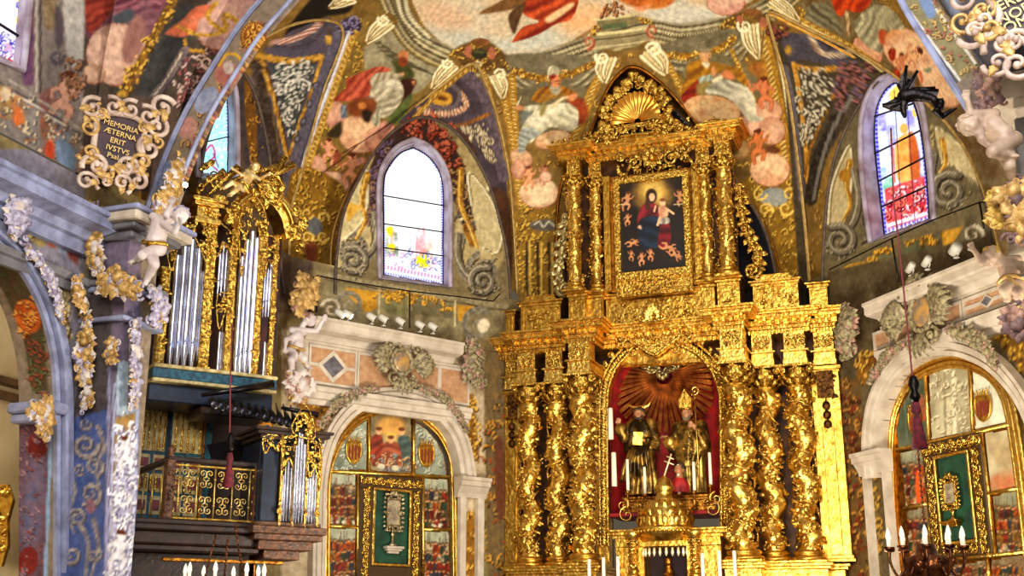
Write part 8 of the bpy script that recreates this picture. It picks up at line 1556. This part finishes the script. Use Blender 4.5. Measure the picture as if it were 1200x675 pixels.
# ---------------------------------------------------------------- stucco clusters, cartouches, cherubs
LAVS = mat('lavender_stucco', (206, 200, 222), .55, 0, (120, 104, 130), 16, .3, 30); ROSE = mat('rose_stucco', (196, 150, 130), .55, 0, (120, 84, 70), 14, .3, 30); DRO = mat('dusky_rose_stucco', (136, 104, 100), .55, 0, (84, 60, 60), 14, .3, 30); OLIV = mat('olive_stucco', (176, 160, 120), .55, .1, (84, 72, 50), 16, .4, 30)
def cluster(name, label, pl, pts, r, n, mats, seed, d=0.0, grp=None, cat='ornament', pend=False):
    """modelled bunch of leaves, shells and fruit following a line on the wall; one part for every colour"""
    L = Loc(pl, pts[0][0], max(p[1] for p in pts), d); t = thing(name, label, cat, group=grp); L.place(t); P = [L(*p) for p in pts]; P = [(p[0], -r*.25, p[1]) for p in P]
    if len(P) > 2: P = smoothline(P, 4)
    for i, (m, nm) in enumerate(zip(mats, ('leaves', 'fruit', 'blossoms'))):
        b = MB(); garland(b, P, r*(1-.12*i), int(n*1.4), seed+i, 0, 1.5-.3*i); R = random.Random(seed+9*i)
        for k in range(max(2, n//2)): p = P[R.randrange(len(P))]; scroll(b, p[0]+R.uniform(-1, 1)*r*.6, p[2]+R.uniform(-1, 1)*r*.6, r*.34, r*.1, 1.3, R.choice((-1, 1)), R.uniform(0, 6), -r*.4, r*.2, 16)
        b.tube(np.array(P)+np.array([0, r*.15, 0]), r*.2, 6); obj(nm, b, m, t)
    return t
PF = Plane(*(NW.p+0*NW.t), 20.0)          # near face of the nave pilaster
NI_ = NW.off(PD+.02)
WG = (STUCO, STUC, LAVS); WL = (LAVS, STUC, STUCO)
g = 'stucco drops on the nave pilaster'
cluster('stucco_drop', 'long cream and gold stucco drop on the near face of the left pilaster', PF, [(104, 372), (107, 400), (106, 430), (107, 462), (105, 478)], .15, 14, WG, 1, .05, g)
cluster('stucco_drop', 'long lavender stucco drop on the inner face of the left pilaster', NI_, [(154, 378), (152, 410), (152, 445), (150, 478)], .14, 13, WL, 2, .03, g)
cluster('stucco_drop', 'short cream stucco bunch between the two long drops of the left pilaster', PF, [(136, 402), (134, 414), (137, 424)], .12, 6, WG, 3, .15, g)
cluster('stucco_drop', 'small stucco drop beside the archivolt, left of the pilaster', NW, [(86, 328), (84, 345), (92, 362)], .15, 7, WG, 4, .1, g); cluster('stucco_drop', 'lower small stucco bunch beside the archivolt edge', NW, [(84, 410), (88, 428)], .12, 5, WL, 5, .1, g)
cluster('stucco_capital', 'gold and cream stucco leaf bunch under the capital of the left pilaster', PF, [(126, 340), (140, 332), (152, 338), (163, 342)], .2, 12, WG, 6, .15, 'stucco capitals'); cluster('stucco_capital', 'lavender stucco bunch right of the pilaster capital, under the climbing cherub', NI_, [(172, 345), (180, 360), (172, 378)], .19, 9, WL, 7, .05, 'stucco capitals')
cluster('stucco_bracket', 'white and gold stucco scroll bracket high on the left pilaster', PF, [(112, 248), (120, 262), (114, 284), (120, 304), (118, 318)], .17, 14, WG, 8, .12, 'stucco brackets'); cluster('stucco_bracket', 'lavender and gold stucco bunch over the pilaster cornice beside the tablet', NI_, [(176, 250), (190, 225), (196, 205), (205, 192)], .2, 14, WG, 9, .2, 'stucco brackets')
cluster('stucco_bracket', 'stucco bunch with a dark ball at the left picture edge above the arch', NW, [(4, 212), (12, 232), (8, 258), (14, 272)], .22, 12, WL, 10, .1, 'stucco brackets'); cluster('stucco_corbel', 'white and gold stucco bunch on the arch impost at left', NW, [(30, 484), (42, 480), (44, 498), (46, 508)], .17, 10, WG, 11, .18, 'stucco brackets')
cluster('arch_garland', 'lavender stucco garland on the archivolt of the left nave arch', NW, [(26, 290), (40, 306), (52, 326), (62, 350), (66, 372)], .12, 14, WL, 12, .12)
cluster('stucco_capital', 'rose and white stucco corbel under the horn blowing cherub', LEFT, [(336, 444), (344, 456), (352, 446), (346, 468)], .22, 12, (STUC, ROSE, STUCO), 13, .5, 'stucco capitals'); cluster('stucco_bracket', 'gilt acanthus spray above the head of the horn blowing cherub', LEFT, [(344, 366), (350, 350), (358, 340), (348, 332)], .25, 12, (STUCO, STUCO, ROSE), 14, .5, 'stucco brackets')
cluster('stucco_bracket', 'grey rose stucco escutcheon at the right end of the left ledge', LEFT, [(548, 404), (552, 420), (545, 434), (556, 448)], .25, 16, (OLIV, ROSE, STUCG), 15, .12, 'stucco brackets'); cluster('stucco_bracket', 'red brown stucco escutcheon at the left end of the right ledge', RIGHT, [(1001, 366), (1006, 384), (998, 400), (1004, 414)], .3, 16, (OLIV, ROSE, STUCG), 16, .3, 'stucco brackets')
cluster('arch_garland', 'grey stucco garland over the left side altarpiece arch, left half', LEFT, [(374, 500), (390, 478), (412, 463), (440, 455)], .12, 18, (OLIV, ROSE), 17, .2, 'stucco garlands'); cluster('arch_garland', 'grey stucco garland over the left side altarpiece arch, right half', LEFT, [(486, 454), (512, 464), (532, 482), (544, 504)], .12, 18, (OLIV, ROSE), 18, .2, 'stucco garlands')
cluster('arch_garland', 'grey stucco garland over the right side altarpiece arch, left half', RIGHT, [(1022, 450), (1036, 428), (1056, 408), (1080, 396)], .14, 18, (OLIV, ROSE), 19, .2, 'stucco garlands'); cluster('arch_garland', 'grey stucco garland over the right side altarpiece arch, right half', RIGHT, [(1116, 388), (1140, 392), (1158, 404), (1170, 426)], .16, 18, (OLIV, ROSE), 20, .2, 'stucco garlands')
for nm, pl, cx, cy, s in (('oval stone cartouche with stucco wings on the left frieze', LEFT, 470, 424, 1.0), ('oval amber cartouche with stucco wings on the right frieze', RIGHT, 1081, 366, 1.25)):
    L = Loc(pl, cx, cy, .32); t = thing('stucco_cartouche', nm, 'cartouche', group='frieze cartouches'); L.place(t); b = MB(); R = random.Random(3)
    P = [(.22*s*math.cos(a), -.02, .24*s*math.sin(a)) for a in np.linspace(0, 2*PI, 24)[:-1]]; b.tube(P, .045*s, 8, closed=True)
    for w in (-1, 1):
        for i in range(9): a = -.9+.24*i; leaf(b, (w*.26*s, 0, -.02), (w*math.cos(a), 0, math.sin(a)), (0, -1, 0), (.5-.03*abs(i-4))*s, .17*s, .4, 3)
        scroll(b, w*.32*s, .28*s, .13*s, .04*s, 1.4, w, PI/2, -.06, .04); scroll(b, w*.2*s, -.36*s, .12*s, .035*s, 1.4, -w, PI/2, -.06, .04); scroll(b, w*.55*s, .1*s, .09*s, .03*s, 1.3, -w, 0, -.06, .03)
    for i in range(7): a = PI/2+(i-3)*.32; leaf(b, (0, 0, .26*s), (math.cos(a), 0, math.sin(a)), (0, -1, 0), .3*s, .12*s, .4, 2)
    for i in range(5): leaf(b, (0, 0, -.24*s), (math.cos(-PI/2+(i-2)*.3), 0, math.sin(-PI/2+(i-2)*.3)), (0, -1, 0), .42*s, .12*s, .3, 2)
    obj('surround', b, OLIV, t); b = MB(); b.ell((0, 0, 0), (.19*s, .07, .21*s), 18, 12); obj('boss', b, mat('agate_boss', (120, 108, 100), .3, 0, (200, 150, 70), 7), t)
# inscribed tablets
def tablet(name, label, pl, outline, lines, scr, tilt, size, cen):
    L = Loc(pl, *cen); t = thing(name, label, 'tablet', group='inscribed tablets'); L.place(t); P = smoothline(L.many(outline), 4, True); b = MB(); b.prism(P, .1, 0); obj('board', b, mat('tablet_purple', (74, 46, 52), .5, 0, (52, 34, 40), 6), t)
    b = MB(); b.tube([(p[0], -.02, p[1]) for p in P], .04, 6, closed=True); gg = MB()
    for i, (x, y, r, d, a, gd) in enumerate(scr):
        p = L(x, y); scroll(gg if gd else b, p[0], p[1], r, r*.22, 1.25, d, math.radians(a), -.03, .05, 22)
        leaf(gg, (p[0], -.03, p[1]), (math.cos(a), 0, math.sin(a)), (0, -1, 0), r*1.2, r*.7, .3, 3)
    obj('scroll_surround', b, mat('blush_stucco', (222, 200, 184), .5, 0, (170, 140, 124), 6, .1), t); obj('gilt_leaves', gg, STUCO, t)
    for (x, y, s_, txt) in lines:
        cu = bpy.data.curves.new('lettering', 'FONT'); cu.body = txt; cu.size = s_; cu.extrude = .006; cu.align_x = 'CENTER'; cu.align_y = 'CENTER'; q_ = bpy.data.objects.new('text_curve', cu); COL.objects.link(q_); bpy.context.view_layer.update(); me = bpy.data.meshes.new_from_object(q_.evaluated_get(bpy.context.evaluated_depsgraph_get())); bpy.data.objects.remove(q_); me.materials.clear(); me.materials.append(mat('letter_gold', (236, 196, 110), .4, .3)); o = obj('lettering', me, None, t); p = L(x, y); o.location = (p[0], -.035, p[1]); o.rotation_euler = (PI/2, tilt, 0)
    return t
TL = Plane(-4.9, 14.25, -32)
tablet('inscribed_tablet', 'purple tablet reading MEMORIA in a pink and gold scroll frame, upper left', TL, [(116, 136), (140, 134), (162, 141), (169, 154), (166, 172), (167, 190), (155, 198), (136, 199), (116, 193), (109, 184), (111, 158)],
       [(141, 149.5, .1, 'MEMORIA'), (140, 158.5, .1, 'ÆTERNA'), (137, 167.5, .1, 'ERIT'), (137, 177, .1, 'IVSTVS'), (137, 186, .095, 'Psal. m')],
       [(108, 128, .16, 1, 60, 0), (103, 150, .14, -1, 90, 1), (104, 180, .15, 1, 200, 1), (112, 196, .18, -1, 200, 0), (148, 198, .17, 1, 330, 0), (166, 192, .17, -1, 300, 1), (174, 176, .17, 1, 90, 0), (182, 150, .16, -1, 60, 0), (190, 128, .18, 1, 30, 0), (184, 168, .12, 1, 90, 1), (172, 138, .16, -1, 120, 0), (152, 130, .15, 1, 60, 0), (132, 127, .15, -1, 120, 0), (118, 133, .12, 1, 100, 1), (166, 150, .1, -1, 90, 1), (128, 206, .14, 1, 300, 1), (122, 214, .13, -1, 240, 0), (142, 216, .14, 1, 300, 0), (100, 214, .14, 1, 0, 0), (160, 214, .16, -1, 180, 0)], .12, .1, (138, 167))
TR = Plane(4.9, 10.3, 25)
tablet('inscribed_tablet', 'purple tablet with gold capitals in a scroll frame, cut by the upper right corner', TR, [(1154, -30), (1230, -50), (1230, 70), (1200, 48), (1180, 46), (1168, 36), (1172, 18), (1160, 0)],
       [(1183, 4, .15, 'CERLA'), (1195, 15, .15, 'NOBIS'), (1194, 29, .15, 'DOMIN'), (1197, 38, .14, 'M. 3')],
       [(1132, 2, .16, 1, 40, 0), (1128, 28, .14, -1, 0, 1), (1142, 40, .16, 1, 200, 0), (1152, 14, .13, -1, 60, 1), (1160, 36, .16, 1, 100, 1), (1174, 54, .17, -1, 200, 0), (1190, 52, .15, 1, 330, 0), (1170, 76, .14, 1, 180, 0), (1192, 78, .16, -1, 0, 0), (1152, 26, .14, 1, 90, 0)], -.32, .1, (1185, 20))
# right nave pillar
RP = Plane(5.2, 11.3, 30); L = Loc(RP, 1180, 85); o = MB(); x0, x1 = L(1148, 90)[0], L(1260, 90)[0]
for (a, c, q0) in ((-.08, .0, .0), (-.3, -.08, .06), (-.42, -.3, .14), (-.52, -.42, .2)): o.box(((x0+x1)/2+q0, .6, a+c-(a+c)/2), (x1-x0-2*q0, 1.2, c-a), .015)
o = struct('trim_80', o, STONE); L.place(o); o = MB(); o.box((L(1205, 200)[0]+.35, .7, -2.6), (.9, .9, 4.4), .02); o = struct('wall_pillar', o, STONED); L.place(o)
K3 = Plane(5.1, 11.0, 0)
cluster('stucco_bracket', 'purple grey stucco bunch under the right pillar cornice', K3, [(1150, 92), (1152, 106), (1160, 116), (1148, 128)], .15, 10, (DRO, ROSE, OLIV), 21, .1, 'stucco brackets'); cluster('stucco_bracket', 'violet and gold stucco cluster at the right edge below the twisting cherub', K3, [(1192, 222), (1184, 240), (1196, 258), (1188, 276)], .2, 14, (STUCO, DRO, ROSE), 22, .1, 'stucco brackets'); cluster('stucco_bracket', 'stucco leaf corbel at the right edge below the flower-haired cherub', K3, [(1192, 366), (1184, 376), (1196, 390)], .16, 9, (DRO, ROSE, STUCO), 23, .1, 'stucco brackets')
cluster('stucco_bracket', 'yellow stucco foliage beside the railing end at right', K3, [(1160, 236), (1168, 250), (1160, 262)], .14, 9, (mat('yellow_foliage', (226, 190, 90), .5, .1, (160, 120, 44), 12), STUCO), 24, .0, 'stucco brackets')
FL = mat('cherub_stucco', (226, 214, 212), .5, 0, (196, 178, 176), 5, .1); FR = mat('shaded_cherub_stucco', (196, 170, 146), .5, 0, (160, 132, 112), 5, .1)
cherub('stucco_cherub', 'white stucco cherub climbing beside the left pilaster, one arm raised', Plane(0, 14.75, 0), dict(pelvis=(181, 288, .1), chest=(188, 263, .12), head=(211, 252, .25), elbow_l=(195, 252, .3), hand_l=(200, 241, .3), elbow_r=(205, 272, .3), hand_r=(209, 263, .38), knee_l=(167, 299, .35), foot_l=(158, 307, .15), knee_r=(181, 310, .3), foot_r=(170, 332, .1)), .98, FL, GOLD, LAVS, (.6, -.7, -.5), 1)
cherub('stucco_cherub', 'white stucco cherub blowing a horn at the left end of the ledge', LEFT, dict(pelvis=(346, 410, .5), chest=(348, 394, .52), head=(362, 375, .6), elbow_l=(335, 398, .6), hand_l=(334, 407, .6), elbow_r=(371, 388, .65), hand_r=(378, 376, .7), knee_l=(341, 422, .65), foot_l=(343, 441, .5), knee_r=(356, 420, .7), foot_r=(360, 430, .55)), 1.02, FL, STUCO, ROSE, (.7, -.7, -.1), 2)
cherub('stucco_cherub', 'greyish stucco cherub twisting with raised arm beside the right pillar', K3, dict(pelvis=(1180, 166, .2), chest=(1163, 148, .2), head=(1136, 147, .25), elbow_l=(1137, 134, .25), hand_l=(1134, 118, .25), elbow_r=(1150, 163, .35), hand_r=(1160, 172, .35), knee_l=(1163, 178, .4), foot_l=(1190, 184, .25), knee_r=(1183, 194, .25), foot_r=(1187, 218, .1)), .92, FR, None, None, (-.6, -.6, -.6), 3)
cherub('stucco_cherub', 'stucco cherub with golden flowers in its hair, arm out over the right frieze', Plane(0, 15.2, 20), dict(pelvis=(1186, 330, .2), chest=(1182, 314, .2), head=(1163, 300, .3), elbow_l=(1151, 308, .35), hand_l=(1142, 294, .35), elbow_r=(1197, 310, .3), hand_r=(1199, 320, .4), knee_l=(1177, 340, .4), foot_l=(1182, 351, .25), knee_r=(1193, 342, .35), foot_r=(1196, 360, .2)), .92, FR, STUCO, MATS['yellow_foliage'], (-.5, -.7, -.4), 4)
# ---------------------------------------------------------------- spotlights, railings, lamps
SRL = np.array(Vector((-.62, .5, .5)).to_track_quat('Z', 'Y').to_matrix()); SRR = np.array(Vector((.75, -.1, .4)).to_track_quat('Z', 'Y').to_matrix())
def spot(px, py, pl, label, d, lit=False, s=1.0):
    SR = SRR if pl is RIGHT else SRL
    L = Loc(pl, px, py, d); t = thing('spotlight', label, 'spotlight', group='white spotlights on the ledges'); L.place(t); b = MB(); b.lathe([(0, .1), (.05*s, .1), (.062*s, .06), (.062*s, -.09), (.054*s, -.09), (.054*s, -.05), (0, -.05)], n=16); b.xf(SR, (0, 0, .14)); obj('housing', b, mat('white_enamel', (206, 200, 188), .4), t); b = MB(); b.box((0, 0, .0), (.07, .07, .02), .004); b.tube([(.0, .01, 0), (.05, .02, .08), (.04, .02, .15)], .01, 5); obj('bracket', b, MATS['white_enamel'], t); b = MB(); b.ell((0, 0, -.085), (.054*s, .054*s, .012), 12, 6); b.xf(SR, (0, 0, .14)); obj('lens', b, mat('lit_lens', (255, 250, 230), .2, emit=((255, 246, 220), 6)) if lit else mat('dark_lens', (20, 18, 18), .7), t)
N7 = ('first', 'second', 'third', 'fourth', 'fifth', 'sixth', 'last')
for i, (px, py) in enumerate(((398, 375), (407, 376), (435, 379), (449, 381), (469, 384), (492, 388), (507, 390))): spot(px, py+1, LEFT, 'white spotlight on the left ledge, %s from its left end' % N7[i], .42, i < 2)
for px, py, nm, s in ((1121, 302, 'large white spotlight on the right ledge nearest the cherub', 1.4), (1087, 316, 'small white spotlight in the middle of the right ledge', 1), (1068, 323, 'small white spotlight on the right ledge nearest the altarpiece', 1)): spot(px, py, RIGHT, nm, .42, False, s)
def railing(label, pl, pts, posts, d):
    L = Loc(pl, *posts[0][1], d); t = thing('safety_railing', label, 'railing'); L.place(t); b = MB(); b.tube([(p[0], 0, p[1]) for p in L.many(pts)], .014, 6); obj('cable', b, DARK, t)
    for a, c in posts: b = MB(); p, q_ = L(*a), L(*c); b.tube([(p[0], 0, p[1]), (q_[0], 0, q_[1])], .016, 6); obj('rail_post', b, DARK, t)
railing('thin black safety rail above the left ledge, under the window', LEFT, [(362, 328), (372, 323), (420, 332), (480, 341), (540, 348), (578, 353), (586, 344)], [((372, 323), (371, 366)), ((480, 341), (480, 384))], .3)
railing('thin black safety rail above the right ledge, under the window', RIGHT, [(972, 316), (1040, 282), (1090, 259), (1148, 237), (1160, 237)], [((1045, 280), (1053, 330)), ((1148, 237), (1153, 268))], .3)
# winged bronze lamp creature
BD = Loc(Plane(3.9, 11.2, 15), 1072, 112); t = thing('winged_lamp_bracket', 'dark bronze winged creature hanging in front of the right stained window', 'lamp bracket'); BD.place(t); BR = mat('black_bronze', (34, 26, 24), .35, .8, (14, 10, 12), 12, .3); B_ = lambda x, y, d=0.0: np.array([BD(x, y)[0], -d, BD(x, y)[1]])
b = MB(); caps(b, B_(1060, 113), B_(1072, 111), .075, .07); caps(b, B_(1072, 111), B_(1094, 116), .07, .04); caps(b, B_(1094, 116), B_(1101, 126), .04, .045); b.tube([B_(1101, 126), B_(1097, 132, .05), B_(1104, 137), B_(1114, 130), B_(1122, 127)], [.04, .05, .035, .025, .008], 8); b.tube([B_(1060, 113), B_(1058, 128), B_(1061, 138)], [.05, .04, .02], 6); b.ell(B_(1102, 122, .03), (.045, .05, .05)); caps(b, B_(1105, 115), B_(1102, 121), .012, .02); sculpt('body', b, BR, t, .012, 1)
for P in ([(1058, 112), (1052, 100), (1062, 78), (1065, 94), (1075, 84), (1070, 104)], [(1068, 105), (1096, 104), (1100, 107), (1096, 116), (1070, 117)], [(1062, 117), (1048, 116), (1034, 124), (1044, 128), (1056, 130), (1064, 126)]): b = MB(); b.prism([BD(*p) for p in P], .03, -.02); R = BD(*P[0]); [b.tube([(R[0], -.02, R[1]), (BD(*p)[0], -.02, BD(*p)[1])], .016, 5) for p in P[1:5]]; obj('wing', b, BR, t)
def rope(name, label, pts, pl, r, tass):
    L = Loc(pl, *pts[-1]); t = thing(name, label, 'lamp rope'); L.place(t); P = [(p[0], 0, p[1]) for p in L.many(pts)]; b = MB(); b.tube(P, r, 6); obj('cord', b, mat('red_cord', (120, 40, 44), .7), t); b = MB(); x, z = L(*tass); b.lathe([(0, z+.3), (.035, z+.28), (.05, z+.2), (.025, z+.16), (.04, z+.1), (.08, z-.16), (0, z-.18)], (x, 0, 0), 14); obj('tassel', b, mat('crimson_tassel', (120, 16, 36), .8, 0, (60, 10, 22), 20), t); b = MB(); b.lathe([(0, z+.56), (.035, z+.54), (.055, z+.46), (.03, z+.4), (.055, z+.34), (.03, z+.29), (0, z+.29)], (x, 0, 0), 14); obj('knot', b, BR, t)
rope('sanctuary_rope', 'thin red cord with a crimson tassel in front of the right side altarpiece', [(1044, 150), (1047, 232), (1052, 275), (1060, 350), (1068, 430), (1076, 518)], Plane(3.9, 11.6, 0), .009, (1076, 506)); rope('sanctuary_rope', 'thin red cord with a tassel hanging before the organ gallery', [(272, 380), (270, 440), (269, 520), (268, 560)], Plane(-3.9, 16.0, 0), .010, (268, 556))
def chandelier(label, pl, cx, cy, w, n, m, chains):
    L = Loc(pl, cx, cy); t = thing('chandelier', label, 'chandelier', group='brass chandeliers'); L.place(t); R = w/2; b = MB(); b.lathe([(0, .12), (R*.25, .12), (R*.3, .02), (R*.62, -.02), (R*.66, -.1), (R*.6, -.16), (R*.2, -.3), (R*.08, -.5), (0, -.52)], n=24); carve(b, -R*.5, R*.5, -.14, -.02, -R*.6, .07, 1, 5); obj('bowl', b, m, t)
    for k in range(n):
        a = 2*PI*k/n; ca, sa = math.cos(a), math.sin(a); b = MB(); P = [(R*.6*ca, R*.6*sa, -.1), (R*.8*ca, R*.8*sa, -.2), (R*ca, R*sa, -.06), (R*ca, R*sa, .06)]; b.tube(smoothline(P, 5), .014, 6); b.lathe([(0, .05), (.05, .06), (.06, .09), (0, .08)], (R*ca, R*sa, 0), 10); q_ = obj('arm', b, m, t); b = MB(); b.lathe([(0, .08), (.02, .08), (.02, .17), (.028, .19), (.02, .24), (.004, .28), (0, .28)], (R*ca, R*sa, 0), 10); obj('candle_bulb', b, mat('frosted_bulb', (250, 246, 236), .3, emit=((255, 236, 200), .5)), q_)
    for (x, y) in chains: p = L(x, y); b = MB(); a = math.copysign(R*.5, p[0]) if abs(p[0]) > .1 else 0; beads(b, [(a, 0, .1), (p[0]*.6, 0, p[1])], .018, .05); b.tube([(a, 0, .1), (p[0]*.6, 0, p[1])], .008, 5); obj('chain', b, m, t)
chandelier('dark brass chandelier with small bulbs in front of the right side altarpiece', Plane(4.1, 12.4, 0), 1086, 652, .74, 10, mat('dark_brass', (150, 90, 50), .3, .9, (60, 30, 24), 14, .4), [(1076, 520)])
chandelier('brass chandelier below the organ gallery, cut by the lower edge', Plane(-3.5, 14.2, 0), 262, 690, .9, 8, MATS['dark_brass'], [(244, 628), (268, 632), (281, 616)])
# bulb on the pilaster cornice, gilt frame in the chapel
L = Loc(Plane(-4.6, 15.6, 0), 217, 217); t = thing('bare_bulb', 'glowing bare bulb beside the organ crown', 'bulb'); L.place(t); b = MB(); b.ell((0, 0, 0), (.035, .035, .04), 12, 8); obj('glass', b, mat('glowing_bulb', (255, 240, 200), .3, emit=((255, 236, 190), 40)), t); b = MB(); b.lathe([(0, -.09), (.022, -.09), (.022, -.035), (0, -.03)], n=10); obj('socket', b, DARK, t)
L = Loc(Plane(-6.3, 15.2, 20), 4, 620); t = thing('gilt_frame', 'carved gilt frame standing at the left picture edge behind the nave arch', 'frame'); L.place(t); b = MB(); carve(b, -.25, .09, -.4, .5, -.02, .1, 1.5, 7); b.prism([(-.3, -.45), (.05, -.45), (.11, -.2), (.06, .1), (.11, .35), (.0, .55), (-.3, .55)], .03, -.02); obj('carved_frame', b, GOLD, t)
